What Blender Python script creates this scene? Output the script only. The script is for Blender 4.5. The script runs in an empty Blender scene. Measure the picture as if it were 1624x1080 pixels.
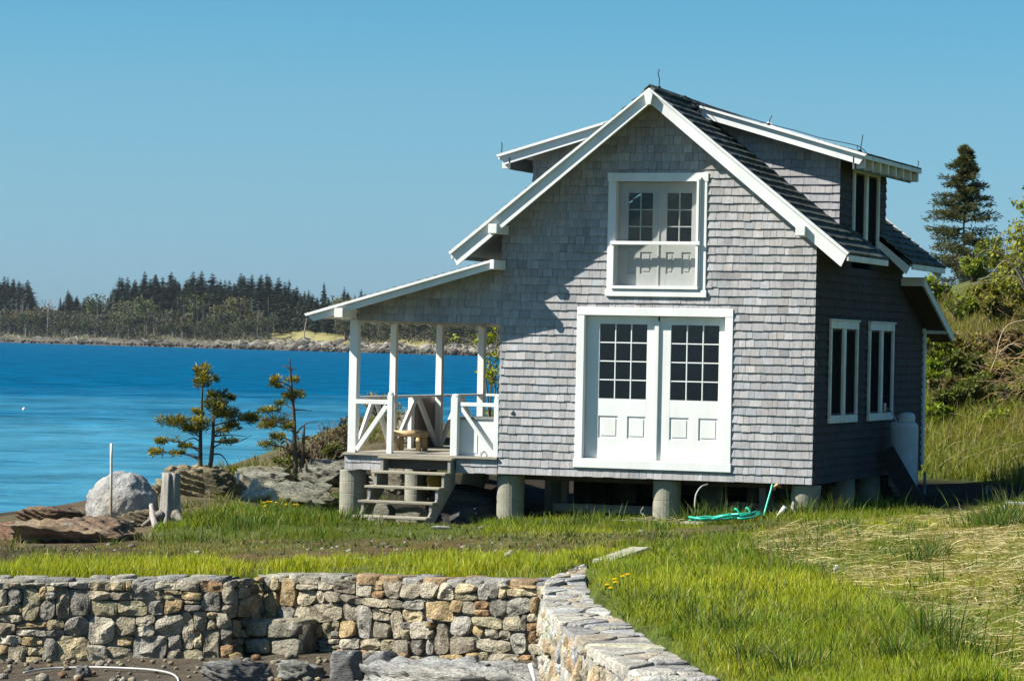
SKY_STR = .078; SUN_E = 4.9; EXPO = 1.1
SKY_AIR, SKY_DUST, SKY_OZ = 1.0, .3, 3.0
SKY_RAMP = [(0, (.28, .47, .80)), (.025, (.29, .49, .775)), (.048, (.31, .52, .72)), (.08, (.31, .55, .685)), (.105, (.26, .556, .685)), (1, (.28, .56, .685))]
HAZE = .00003
import bpy, math, random
import numpy as np
from mathutils import Vector, Matrix
rng = np.random.default_rng(7)
random.seed(7)
sc = bpy.context.scene
COL = sc.collection

# ------------------------------------------------------------------ camera
CF, CPIT, CROL, CYAW = 4968.75, 0.0018185, 0.0203246, 0.3526238
CX, CY, CZ = 16.9027, -45.43155, 1.97315
CPOS = np.array([CX, CY, CZ])
FW = np.array([-math.sin(CYAW)*math.cos(CPIT), math.cos(CYAW)*math.cos(CPIT), math.sin(CPIT)])
R0 = np.array([math.cos(CYAW), math.sin(CYAW), 0.0])
U0 = np.cross(R0, FW)
RV = math.cos(CROL)*R0 + math.sin(CROL)*U0
UV = -math.sin(CROL)*R0 + math.cos(CROL)*U0
FH = np.array([-math.sin(CYAW), math.cos(CYAW), 0.0])
RH = R0

def ray(u, v): return FW + RV*(u-812)/CF - UV*(v-540)/CF
def atY(u, v, y): d = ray(u, v); return CPOS + d*(y-CY)/d[1]
def atX(u, v, x): d = ray(u, v); return CPOS + d*(x-CX)/d[0]
def atZ(u, v, z): d = ray(u, v); return CPOS + d*(z-CZ)/d[2]
def atD(u, v, D): d = ray(u, v); return CPOS + d*D/(d@FH)
def proj(P):
    d = np.asarray(P, float)-CPOS
    w = d@FW
    return 812+CF*(d@RV)/w, 540-CF*(d@UV)/w
def sd(P):
    d = np.asarray(P, float)-CPOS
    return d@RH, d@FH
def wxy(s, D):
    s = np.asarray(s, float); D = np.asarray(D, float)
    return CX+s*RH[0]+D*FH[0], CY+s*RH[1]+D*FH[1]

cam_data = bpy.data.cameras.new('camera')
cam = bpy.data.objects.new('camera', cam_data)
COL.objects.link(cam)
cam_data.sensor_width = 36.0; cam_data.sensor_fit = 'HORIZONTAL'
cam_data.lens = CF/1624*36
cam_data.clip_start = 0.5; cam_data.clip_end = 20000
m = Matrix.Identity(4)
for i in range(3):
    m[i][0] = RV[i]; m[i][1] = UV[i]; m[i][2] = -FW[i]; m[i][3] = CPOS[i]
cam.matrix_world = m
sc.camera = cam

# ------------------------------------------------------------------ noise
def _hash(ix, iy, iz, seed):
    h = (ix*374761393 + iy*668265263 + iz*2147483647 + seed*1442695041) & 0x7fffffff
    h = ((h ^ (h >> 13))*1274126177) & 0x7fffffff
    h = h ^ (h >> 16)
    return (h & 0xffff)/65535.0
def vnoise(p, seed=0):
    p = np.asarray(p, float)
    i = np.floor(p).astype(np.int64); f = p-i
    f = f*f*(3-2*f)
    r = 0
    for dx in (0, 1):
        for dy in (0, 1):
            for dz in (0, 1):
                w = (f[..., 0] if dx else 1-f[..., 0])*(f[..., 1] if dy else 1-f[..., 1])*(f[..., 2] if dz else 1-f[..., 2])
                r = r + w*_hash(i[..., 0]+dx, i[..., 1]+dy, i[..., 2]+dz, seed)
    return r*2-1
def fbm(p, oct=4, seed=0, gain=.5):
    p = np.asarray(p, float); a = 1.0; t = 0; s = 0
    for k in range(oct):
        t = t + a*vnoise(p*(2.03**k)+k*17.3, seed+k); s += a; a *= gain
    return t/s
def n2(x, y, sc_, seed=0, oct=3):
    x = np.asarray(x, float); y = np.asarray(y, float)
    return fbm(np.stack([x*sc_, y*sc_, np.zeros_like(x)+seed*3.7], -1), oct, seed)

# ------------------------------------------------------------------ mesh builder
class MB:
    def __init__(self):
        self.v = []; self.f = []; self.c = []; self.n = 0
    def add(self, verts, faces, col=(1, 1, 1)):
        verts = np.asarray(verts, float).reshape(-1, 3)
        k = len(verts)
        self.v.append(verts)
        c = np.asarray(col, float)
        if c.ndim == 1: c = np.tile(c[:3], (k, 1))
        self.c.append(c[:, :3])
        o = self.n
        for f in faces: self.f.append([int(i)+o for i in f])
        self.n += k
        return self
    def box(self, x0, x1, y0, y1, z0, z1, col=(1, 1, 1)):
        v = [(x, y, z) for z in (z0, z1) for y in (y0, y1) for x in (x0, x1)]
        return self.add(v, [(0, 2, 3, 1), (4, 5, 7, 6), (0, 1, 5, 4), (2, 6, 7, 3), (0, 4, 6, 2), (1, 3, 7, 5)], col)
    def bbox(self, x0, x1, y0, y1, z0, z1, b=.006, col=(1, 1, 1)):
        """box with chamfered edges"""
        xs = (x0, x1); ys = (y0, y1); zs = (z0, z1)
        cx, cy, cz = (x0+x1)/2, (y0+y1)/2, (z0+z1)/2
        hx, hy, hz = abs(x1-x0)/2, abs(y1-y0)/2, abs(z1-z0)/2
        b = min(b, hx*.6, hy*.6, hz*.6)
        return self.obox((cx, cy, cz), (1, 0, 0), (0, 1, 0), (0, 0, 1), hx, hy, hz, b, col)
    def obox(self, c, ax, ay, az, hx, hy, hz, b=.005, col=(1, 1, 1)):
        c = np.array(c, float); A = np.array([ax, ay, az], float)
        b = min(b, hx*.6, hy*.6, hz*.6)
        V = []; idx = {}
        H = (hx, hy, hz)
        for sx in (-1, 1):
            for sy in (-1, 1):
                for sz in (-1, 1):
                    s = (sx, sy, sz)
                    for k in range(3):
                        p = [s[j]*(H[j]-(0 if j == k else b)) for j in range(3)]
                        idx[(sx, sy, sz, k)] = len(V)
                        V.append(c+p[0]*A[0]+p[1]*A[1]+p[2]*A[2])
        Fc = []
        for k in range(3):
            i, j = [(1, 2), (2, 0), (0, 1)][k]
            for s in (-1, 1):
                q = []
                for a, bb in ((-1, -1), (1, -1), (1, 1), (-1, 1)):
                    t = [0, 0, 0]; t[k] = s; t[i] = a; t[j] = bb
                    q.append(idx[(t[0], t[1], t[2], k)])
                Fc.append(q if s > 0 else q[::-1])
        for k in range(3):      # edges along axis k
            i, j = [(1, 2), (2, 0), (0, 1)][k]
            for a in (-1, 1):
                for bb in (-1, 1):
                    t0 = [0, 0, 0]; t0[k] = -1; t0[i] = a; t0[j] = bb
                    t1 = list(t0); t1[k] = 1
                    q = [idx[(*t0, i)], idx[(*t1, i)], idx[(*t1, j)], idx[(*t0, j)]]
                    Fc.append(q if a*bb < 0 else q[::-1])
        for sx in (-1, 1):
            for sy in (-1, 1):
                for sz in (-1, 1):
                    q = [idx[(sx, sy, sz, k)] for k in range(3)]
                    Fc.append(q if sx*sy*sz > 0 else q[::-1])
        return self.add(V, Fc, col)
    def beam(self, p0, p1, w, h, up=(0, 0, 1), b=.005, col=(1, 1, 1)):
        p0 = np.array(p0, float); p1 = np.array(p1, float)
        d = p1-p0; L = np.linalg.norm(d); d /= L
        up = np.array(up, float)
        s = np.cross(d, up); s /= np.linalg.norm(s)
        t = np.cross(s, d)
        return self.obox((p0+p1)/2, d, s, t, L/2, w/2, h/2, b, col)
    def prism(self, poly, origin, ax, az, n, d0, d1, col=(1, 1, 1)):
        o = np.array(origin, float); ax = np.array(ax, float); az = np.array(az, float); n = np.array(n, float)
        k = len(poly)
        V = [o+ax*a+az*b+n*d0 for a, b in poly]+[o+ax*a+az*b+n*d1 for a, b in poly]
        F_ = [list(range(k)), list(range(2*k-1, k-1, -1))]
        # orient: face list fixed up by recalc normals in build
        for i in range(k):
            j = (i+1) % k
            F_.append([i, i+k, j+k, j])
        return self.add(V, F_, col)
    def tube(self, pts, rad, n=8, col=(1, 1, 1), cap=True, jit=0):
        pts = np.array(pts, float); m_ = len(pts)
        rad = np.broadcast_to(np.asarray(rad, float), (m_,))
        tg = np.gradient(pts, axis=0); tg /= (np.linalg.norm(tg, axis=1, keepdims=True)+1e-9)
        ref = np.array([0, 0, 1.0]) if abs(tg[0][2]) < .9 else np.array([1.0, 0, 0])
        V = []; a = np.linspace(0, 2*math.pi, n, endpoint=False)
        x = np.cross(tg[0], ref); x /= np.linalg.norm(x)
        for i in range(m_):
            x = x-tg[i]*(x@tg[i]); x /= (np.linalg.norm(x)+1e-9); y = np.cross(tg[i], x)
            r = rad[i]*(1+jit*rng.uniform(-1, 1, n)) if jit else np.full(n, rad[i])
            V.append(pts[i]+np.cos(a)[:, None]*x*r[:, None]+np.sin(a)[:, None]*y*r[:, None])
        V = np.concatenate(V); F_ = []
        for i in range(m_-1):
            for j in range(n):
                k = (j+1) % n
                F_.append((i*n+j, i*n+k, (i+1)*n+k, (i+1)*n+j))
        if cap:
            F_.append(list(range(n))[::-1]); F_.append([(m_-1)*n+j for j in range(n)])
        if isinstance(col, np.ndarray) and col.ndim == 2: col = np.repeat(col, n, 0)
        return self.add(V, F_, col)
    def lathe(self, prof, base, n=24, col=(1, 1, 1)):
        base = np.array(base, float); V = []; F_ = []
        for r, z in prof:
            for j in range(n):
                t = 2*math.pi*j/n
                V.append(base+np.array([r*math.cos(t), r*math.sin(t), z]))
        for i in range(len(prof)-1):
            for j in range(n):
                k = (j+1) % n
                F_.append((i*n+j, i*n+k, (i+1)*n+k, (i+1)*n+j))
        F_.append(list(range(n))[::-1]); F_.append([(len(prof)-1)*n+j for j in range(n)])
        return self.add(V, F_, col)
    def build(self, name, mat, parent=None, base=(0, 0, 0), smooth=False, fix=True):
        me = bpy.data.meshes.new(name)
        V = np.concatenate(self.v)-np.array(base, float) if self.v else np.zeros((0, 3))
        me.from_pydata(V.tolist(), [], self.f)
        C_ = np.concatenate(self.c)
        at = me.color_attributes.new('col', 'FLOAT_COLOR', 'POINT')
        at.data.foreach_set('color', np.concatenate([C_, np.ones((len(C_), 1))], 1).astype(np.float32).ravel())
        if fix:
            import bmesh
            bm = bmesh.new(); bm.from_mesh(me)
            bmesh.ops.recalc_face_normals(bm, faces=bm.faces)
            bm.to_mesh(me); bm.free()
        if smooth:
            me.polygons.foreach_set('use_smooth', [True]*len(me.polygons))
        me.materials.append(mat)
        o = bpy.data.objects.new(name, me); COL.objects.link(o)
        if parent is not None: o.parent = parent
        return o

def raw_mesh(name, V, F_, C_, mat, smooth=False, parent=None):
    """fast numpy mesh: F_ is (n,3) or (n,4)"""
    me = bpy.data.meshes.new(name)
    V = np.asarray(V, np.float32); F_ = np.asarray(F_, np.int32)
    n, k = F_.shape
    me.vertices.add(len(V)); me.vertices.foreach_set('co', V.ravel())
    me.loops.add(n*k); me.loops.foreach_set('vertex_index', F_.ravel())
    me.polygons.add(n)
    me.polygons.foreach_set('loop_start', np.arange(0, n*k, k, dtype=np.int32))
    if smooth: me.polygons.foreach_set('use_smooth', np.ones(n, bool))
    me.update(calc_edges=True)
    at = me.color_attributes.new('col', 'FLOAT_COLOR', 'POINT')
    at.data.foreach_set('color', np.concatenate([C_, np.ones((len(C_), 1))], 1).astype(np.float32).ravel())
    me.materials.append(mat)
    o = bpy.data.objects.new(name, me); COL.objects.link(o)
    if parent is not None: o.parent = parent
    return o

def empty(name, loc, label, cat, group=None):
    o = bpy.data.objects.new(name, None); COL.objects.link(o)
    o.location = tuple(float(a) for a in loc); o.empty_display_size = .2
    o['label'] = label; o['category'] = cat
    if group: o['group'] = group
    return o
def tag(o, label, cat, group=None, kind=None):
    o['label'] = label; o['category'] = cat
    if group: o['group'] = group
    if kind: o['kind'] = kind
    return o
def struct(o):
    o['kind'] = 'structure'; return o
def copy_tree(o, loc, label=None, group=None, rotz=None, scale=None):
    r = o.copy(); COL.objects.link(r); r.location = tuple(float(a) for a in loc)
    if rotz is not None: r.rotation_euler = (0, 0, rotz)
    if scale is not None: r.scale = scale if isinstance(scale, tuple) else (scale,)*3
    if label: r['label'] = label
    if group: r['group'] = group
    for ch in list(o.children):
        c = ch.copy(); COL.objects.link(c); c.parent = r
        for g in list(ch.children):
            d = g.copy(); COL.objects.link(d); d.parent = c
    return r

# ------------------------------------------------------------------ materials
def new_mat(name):
    mt = bpy.data.materials.new(name); mt.use_nodes = True
    nt = mt.node_tree; nt.nodes.clear()
    out = nt.nodes.new('ShaderNodeOutputMaterial')
    return mt, nt, out
def N(nt, t, **kw):
    n = nt.nodes.new(t)
    for k, v in kw.items():
        if k.startswith('i_'): n.inputs[k[2:].replace('_', ' ')].default_value = v
        else: setattr(n, k, v)
    return n
def ramp(nt, pts, interp='LINEAR'):
    r = nt.nodes.new('ShaderNodeValToRGB'); r.color_ramp.interpolation = interp
    e = r.color_ramp.elements
    while len(e) < len(pts): e.new(.5)
    for i, (p, c) in enumerate(pts):
        e[i].position = p; e[i].color = (c, c, c, 1) if not hasattr(c, '__len__') else (*c, 1)
    return r
def coords(nt, scale=(1, 1, 1), geo=True):
    if geo: g = N(nt, 'ShaderNodeNewGeometry'); src = g.outputs['Position']
    else: g = N(nt, 'ShaderNodeTexCoord'); src = g.outputs['Object']
    mp = N(nt, 'ShaderNodeMapping'); mp.inputs['Scale'].default_value = scale
    nt.links.new(src, mp.inputs['Vector'])
    return mp.outputs['Vector']
def noise(nt, vec, scale, detail=4, rough=.55, dist=0):
    n = N(nt, 'ShaderNodeTexNoise'); n.inputs['Scale'].default_value = scale
    n.inputs['Detail'].default_value = detail; n.inputs['Roughness'].default_value = rough
    n.inputs['Distortion'].default_value = dist
    nt.links.new(vec, n.inputs['Vector']); return n.outputs['Fac']
def mixc(nt, fac, a, b, mode='MIX'):
    mx = N(nt, 'ShaderNodeMix', data_type='RGBA', blend_type=mode)
    L = nt.links
    for sock, val in ((mx.inputs['Factor'], fac), (mx.inputs[6], a), (mx.inputs[7], b)):
        if hasattr(val, 'is_linked') or hasattr(val, 'links'): L.new(val, sock)
        elif hasattr(val, '__len__'): sock.default_value = (*val, 1) if len(val) == 3 else val
        else: sock.default_value = val
    return mx.outputs[2]
def bump(nt, h, strength=.3, dist=.01, normal=None):
    b = N(nt, 'ShaderNodeBump'); b.inputs['Strength'].default_value = strength; b.inputs['Distance'].default_value = dist
    nt.links.new(h, b.inputs['Height'])
    if normal is not None: nt.links.new(normal, b.inputs['Normal'])
    return b.outputs['Normal']
def principled(nt, out, color, rough=.6, spec=.4, normal=None, metal=0):
    p = N(nt, 'ShaderNodeBsdfPrincipled')
    if hasattr(color, 'links'): nt.links.new(color, p.inputs['Base Color'])
    else: p.inputs['Base Color'].default_value = (*color, 1)
    if hasattr(rough, 'links'): nt.links.new(rough, p.inputs['Roughness'])
    else: p.inputs['Roughness'].default_value = rough
    p.inputs['Specular IOR Level'].default_value = spec
    p.inputs['Metallic'].default_value = metal
    if normal is not None: nt.links.new(normal, p.inputs['Normal'])
    nt.links.new(p.outputs[0], out.inputs['Surface'])
    return p
def attr(nt, name='col'):
    a = N(nt, 'ShaderNodeAttribute'); a.attribute_name = name
    return a.outputs['Color']

def simple(name, color, rough=.6, var=.18, scale=8, spec=.35, bstr=.15, bdist=.004, stretch=(1, 1, 1), metal=0, geo=True):
    mt, nt, out = new_mat(name)
    v = coords(nt, stretch, geo)
    n1 = noise(nt, v, scale, 5)
    lo = tuple(c*(1-var) for c in color); hi = tuple(min(1, c*(1+var)) for c in color)
    r = ramp(nt, [(.25, lo), (.75, hi)]); nt.links.new(n1, r.inputs[0])
    n2_ = noise(nt, v, scale*5, 3)
    principled(nt, out, r.outputs[0], rough, spec, bump(nt, n2_, bstr, bdist), metal)
    return mt
def attr_mat(name, rough=.8, var=.25, scale=12, bstr=.4, bdist=.01, spec=.25, stretch=(1, 1, 1), tint=None, fine=5, spots=None, geo=True, macro=None):
    """colour comes from the per-piece 'col' attribute, broken up by noise"""
    mt, nt, out = new_mat(name)
    v = coords(nt, stretch, geo)
    n1 = noise(nt, v, scale, 5, .6)
    r = ramp(nt, [(.28, 1-var), (.72, 1+var*.6)]); nt.links.new(n1, r.inputs[0])
    c = mixc(nt, 1.0, attr(nt), r.outputs[0], 'MULTIPLY')
    nf = noise(nt, v, scale*fine, 4, .65)
    rf = ramp(nt, [(.3, 1-var*.8), (.7, 1+var*.3)]); nt.links.new(nf, rf.inputs[0])
    c = mixc(nt, 1.0, c, rf.outputs[0], 'MULTIPLY')
    if macro is not None:      # broad weathering streaks
        nm_ = noise(nt, coords(nt, macro[1]), macro[0], 4, .6); rm_ = ramp(nt, [(.3, macro[2]), (.7, 1.12)]); nt.links.new(nm_, rm_.inputs[0])
        c = mixc(nt, 1.0, c, rm_.outputs[0], 'MULTIPLY')
    if spots is not None:
        ns = noise(nt, v, spots[1], 4, .6)
        rs = ramp(nt, [(spots[2], 0), (spots[2]+.08, 1)]); nt.links.new(ns, rs.inputs[0])
        sm = mixc(nt, rs.outputs[0], c, spots[0]); c = sm
    h = N(nt, 'ShaderNodeMath', operation='ADD'); nt.links.new(n1, h.inputs[0]); nt.links.new(nf, h.inputs[1])
    principled(nt, out, c, rough, spec, bump(nt, h.outputs[0], bstr, bdist))
    return mt
def leaf_mat(name, trans=.35, rough=.6, spec=.25):
    mt, nt, out = new_mat(name)
    c = attr(nt)
    p = N(nt, 'ShaderNodeBsdfPrincipled'); nt.links.new(c, p.inputs['Base Color'])
    p.inputs['Roughness'].default_value = rough; p.inputs['Specular IOR Level'].default_value = spec
    t = N(nt, 'ShaderNodeBsdfTranslucent')
    tc = mixc(nt, 1.0, c, (1.25, 1.15, .6), 'MULTIPLY'); nt.links.new(tc, t.inputs['Color'])
    mx = N(nt, 'ShaderNodeMixShader'); mx.inputs[0].default_value = trans
    nt.links.new(p.outputs[0], mx.inputs[1]); nt.links.new(t.outputs[0], mx.inputs[2])
    nt.links.new(mx.outputs[0], out.inputs['Surface'])
    return mt

M = {}
M['shingle'] = attr_mat('weathered_shingle', .85, .24, 14, .5, .005, .2, (2.2, 2.2, .3), fine=6, macro=(1.1, (1, 1, .28), .80))
M['roofing'] = attr_mat('roof_shingle', .8, .35, 9, .5, .008, .25, fine=6)
M['stone'] = attr_mat('wall_stone', .9, .5, 7, 1.0, .045, .15, fine=5, spots=((.40, .38, .32), 11, .62))
M['rock'] = attr_mat('bedrock', .9, .5, 3.5, 1.0, .06, .15, (.7, .7, 3.2), fine=5, spots=((.30, .30, .25), 5, .64))
M['boulder'] = attr_mat('boulder_stone', .9, .36, 3.5, 1.0, .05, .2, fine=6, spots=((.13, .13, .12), 7, .64))
M['paint'] = simple('white_paint', (.71, .72, .70), .5, .09, 2.2, .3, .25, .004, (1, 1, .35))
M['paint_old'] = simple('worn_white_paint', (.7, .68, .62), .65, .22, 9, .25, .3, .004, (1, 1, .5))
M['wood'] = attr_mat('weathered_wood', .85, .3, 7, .5, .005, .2, (.6, 5, 5), fine=5)
M['wood_v'] = attr_mat('weathered_wood_upright', .85, .3, 7, .5, .005, .2, (5, 5, .5), fine=5)
M['drift'] = attr_mat('driftwood', .85, .35, 6, .6, .01, .2, (5, 5, .6), fine=4)
M['concrete'] = attr_mat('concrete', .9, .2, 5, .35, .006, .15, (1, 1, 1.6), fine=7)
M['mortar'] = simple('mortar', (.25, .235, .205), .95, .35, 7, .1, .6, .02)
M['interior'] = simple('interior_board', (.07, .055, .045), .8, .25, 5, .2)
M['white_inner'] = simple('white_inner_paint', (.62, .61, .6), .6, .08, 4, .25)
M['metal'] = simple('galvanised_metal', (.35, .36, .37), .4, .15, 20, .5, .1, .002, metal=.7)
M['cable'] = simple('dark_cable', (.03, .032, .035), .5, .2, 20)
M['tank'] = attr_mat('tank_paint', .5, .14, 5, .1, .003, .4, fine=4)
M['hose'] = simple('green_hose', (.02, .45, .3), .35, .12, 10, .5)
M['hose_dark'] = simple('grey_hose', (.4, .4, .38), .45, .15, 10, .4)
M['copper'] = simple('brass_pipe', (.35, .2, .1), .4, .25, 20, .5, metal=.5)
M['pvc'] = simple('white_plastic', (.75, .75, .72), .4, .08, 10, .4)
M['orange'] = simple('orange_cloth', (.7, .33, .03), .7, .3, 12)
M['log'] = attr_mat('peeled_log', .6, .2, 9, .3, .004, .3, (4, 4, .7), fine=4)
M['bark'] = attr_mat('bark', .95, .4, 14, .8, .01, .15, (1.5, 1.5, .4), fine=4)
M['leaf'] = leaf_mat('leaf', .35)
M['needle'] = leaf_mat('needles', .18, .7, .2)
M['grass'] = leaf_mat('grass_blade', .4, .55, .3)
M['straw'] = leaf_mat('straw', .2, .7, .2)

mt, nt, out = new_mat('white_paint'); M['paint'] = mt
v_ = coords(nt, (1, 1, .3)); v2_ = coords(nt)
nA = noise(nt, v_, 2.2, 5, .6); rA = ramp(nt, [(.3, (.62, .62, .59)), (.62, (.74, .75, .73))]); nt.links.new(nA, rA.inputs[0])
nB = noise(nt, v2_, 34, 4, .7); rB = ramp(nt, [(.66, 0), (.72, 1)]); nt.links.new(nB, rB.inputs[0])      # chips and flecks
cP = mixc(nt, rB.outputs[0], rA.outputs[0], (.46, .43, .37))
principled(nt, out, cP, .55, .3, bump(nt, nA, .3, .006))

# glass: clear pane with Fresnel reflection
mt, nt, out = new_mat('window_glass'); M['glass'] = mt
fr = N(nt, 'ShaderNodeFresnel'); fr.inputs['IOR'].default_value = 1.5
v = coords(nt); nb = bump(nt, noise(nt, v, 1.7, 2), .06, .02)
gl = N(nt, 'ShaderNodeBsdfGlossy'); gl.inputs['Roughness'].default_value = .02; nt.links.new(nb, gl.inputs['Normal'])
tr = N(nt, 'ShaderNodeBsdfTransparent'); tr.inputs['Color'].default_value = (.82, .86, .84, 1)
mx = N(nt, 'ShaderNodeMixShader'); nt.links.new(fr.outputs[0], mx.inputs[0]); nt.links.new(tr.outputs[0], mx.inputs[1]); nt.links.new(gl.outputs[0], mx.inputs[2])
nt.links.new(mx.outputs[0], out.inputs['Surface'])
# insect screen: fine mesh, partly see-through
mt, nt, out = new_mat('insect_screen'); M['screen'] = mt
df = N(nt, 'ShaderNodeBsdfDiffuse'); df.inputs['Color'].default_value = (.3, .3, .3, 1)
tr = N(nt, 'ShaderNodeBsdfTransparent')
mx = N(nt, 'ShaderNodeMixShader')
ns = noise(nt, coords(nt), 2.5, 2); rs = ramp(nt, [(.3, .12), (.7, .17)]); nt.links.new(ns, rs.inputs[0]); nt.links.new(rs.outputs[0], mx.inputs[0])
tr.inputs['Color'].default_value = (.87, .88, .87, 1); mx.inputs[0].default_value = .02; nt.links.remove(mx.inputs[0].links[0])
nt.links.new(tr.outputs[0], mx.inputs[1]); nt.links.new(df.outputs[0], mx.inputs[2])
nt.links.new(mx.outputs[0], out.inputs['Surface'])
mt, nt, out = new_mat('dark_insect_screen'); M['screen_dark'] = mt
df = N(nt, 'ShaderNodeBsdfDiffuse'); df.inputs['Color'].default_value = (.018, .019, .02, 1)
tr = N(nt, 'ShaderNodeBsdfTransparent'); mx = N(nt, 'ShaderNodeMixShader'); mx.inputs[0].default_value = .72
nt.links.new(tr.outputs[0], mx.inputs[1]); nt.links.new(df.outputs[0], mx.inputs[2]); nt.links.new(mx.outputs[0], out.inputs['Surface'])
# ------------------------------------------------------------------ house helpers
def clip_poly(P, a, b, c):
    """keep a*x+b*y<=c"""
    out = []
    k = len(P)
    for i in range(k):
        p, q = P[i], P[(i+1) % k]
        dp = a*p[0]+b*p[1]-c; dq = a*q[0]+b*q[1]-c
        if dp <= 0: out.append(p)
        if dp*dq < 0:
            t = dp/(dp-dq); out.append((p[0]+t*(q[0]-p[0]), p[1]+t*(q[1]-p[1])))
    return out
def halfplanes(poly):
    """convex CCW polygon -> half planes"""
    H = []
    k = len(poly)
    area = sum(poly[i][0]*poly[(i+1) % k][1]-poly[(i+1) % k][0]*poly[i][1] for i in range(k))
    if area < 0: poly = poly[::-1]
    for i in range(k):
        (x0, y0), (x1, y1) = poly[i], poly[(i+1) % k]
        a, b = (y1-y0), -(x1-x0)
        H.append((a, b, a*x0+b*y0))
    return H
def sub_rects(r, holes):
    rs = [r]
    for hx0, hx1, hz0, hz1 in holes:
        nr = []
        for (a0, a1, b0, b1) in rs:
            if hx1 <= a0 or hx0 >= a1 or hz1 <= b0 or hz0 >= b1: nr.append((a0, a1, b0, b1)); continue
            if a0 < hx0: nr.append((a0, hx0, b0, b1))
            if a1 > hx1: nr.append((hx1, a1, b0, b1))
            m0, m1 = max(a0, hx0), min(a1, hx1)
            if b0 < hz0: nr.append((m0, m1, b0, hz0))
            if b1 > hz1: nr.append((m0, m1, hz1, b1))
        rs = nr
    return [q for q in rs if q[1]-q[0] > .006 and q[3]-q[2] > .006]
def shingles(mb, origin, ax, az, n, polys, holes=(), expo=.127, thick=.021, wr=(.08, .20), colf=None, jit=.004, z_off=0, seed=1, zbase=None):
    r = np.random.default_rng(seed)
    o = np.array(origin, float); ax = np.array(ax, float); az = np.array(az, float); n = np.array(n, float)
    pts = [p for P in polys for p in P]
    a_min = min(p[0] for p in pts); a_max = max(p[0] for p in pts)
    b_min = min(p[1] for p in pts) if zbase is None else zbase
    b_max = max(p[1] for p in pts)
    Hs = [halfplanes(P) for P in polys]
    k = 0; b = b_min
    while b < b_max:
        a = a_min-r.uniform(0, .15)
        wav = r.uniform(-.004, .004)
        while a < a_max:
            w = r.uniform(*wr)
            if r.random() < .15: w *= 1.35
            zb = b+r.normal(0, jit)*.8+wav*math.sin(a*1.3+k); zt = b+expo+.002
            c = colf(r, a, b)
            lift = r.uniform(0, .005); tl = r.normal(0, .0025)
            for (q0, q1, q2, q3) in sub_rects((a+.0023, a+w-.0023, zb if k else max(zb, b_min), zt), holes):
                for H in Hs:
                    P = [(q0, q2), (q1, q2), (q1, q3), (q0, q3)]
                    for h in H:
                        P = clip_poly(P, *h)
                        if len(P) < 3: break
                    if len(P) < 3: continue
                    m_ = len(P); V = []
                    for (x, z) in P:
                        t = min(1, max(0, (z-b)/expo))
                        off = z_off+(thick+lift)*(1-t)+.003*t+tl*((x-a)/w-.5)
                        V.append(o+ax*x+az*z+n*off)
                    for (x, z) in P: V.append(o+ax*x+az*z+n*(z_off-.004))
                    F_ = [list(range(m_))]
                    for i in range(m_):
                        j = (i+1) % m_; F_.append([i, i+m_, j+m_, j])
                    mb.add(V, F_, c)
            a += w
        b += expo; k += 1
def wall_core(mb, origin, ax, az, n, polys, holes, t, col):
    """structural sheet behind the shingles, with real openings"""
    for P in polys:
        xs = sorted({p[0] for p in P}); zs = sorted({p[1] for p in P})
        r = (min(xs), max(xs), min(zs), max(zs))
        H = halfplanes(P)
        for (a0, a1, b0, b1) in sub_rects(r, holes):
            Q = [(a0, b0), (a1, b0), (a1, b1), (a0, b1)]
            for h in H:
                Q = clip_poly(Q, *h)
                if len(Q) < 3: break
            if len(Q) >= 3: mb.prism(Q, origin, ax, az, n, -t, -.006, col)

def wall_col(base=(.385, .375, .375)):
    def f(r, a, b):
        v = r.normal(1, .075)
        if r.random() < .05: v *= .82
        if r.random() < .06: v *= 1.12
        tn = r.normal(0, .008)
        return np.clip(np.array(base)*v+np.array([tn, 0, -tn*.9]), .06, .62)
    return f
def roof_col(r, a, b):
    v = r.lognormal(0, .35)
    return np.clip(np.array((.075, .088, .078))*v+r.normal(0, .004, 3), .015, .16)

X = np.array([1., 0, 0]); Y = np.array([0, 1., 0]); Z = np.array([0, 0, 1.])
W = 5.0; SL = .79
def zs(x): return 5.92-SL*abs(x-2.5)       # top of main roof shingles
def zp(x): return 3.31+.2825*x             # porch roof top
def zdm(x): return 5.87-.287*abs(x-2.5)    # dormer roof top
YF, YR = -.50, 6.1                         # roof ends
YB = 5.6                                   # rear wall of main block
house = empty('cottage', (2.5, 0, -.6), 'small grey shingled cottage standing on concrete piers, with white double doors and a seaside porch', 'house')
HB = (2.5, 0, -.6)
DK = (.12, .09, .07)

# openings
DOOR = (1.33, 3.655, .19, 2.53)
WIN = (1.80, 3.20, 2.88, 4.56)
SW1 = (.78, 2.36, .98, 2.39); SW2 = (3.25, 4.78, .98, 2.39)
DWIN = (2.05, 3.68, 3.75, 4.80)

def part(mb, name, mat, parent=None, smooth=False, label=None):
    o = mb.build(name, M[mat] if isinstance(mat, str) else mat, parent or house, HB, smooth)
    if label: o['label'] = label
    return o

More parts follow.
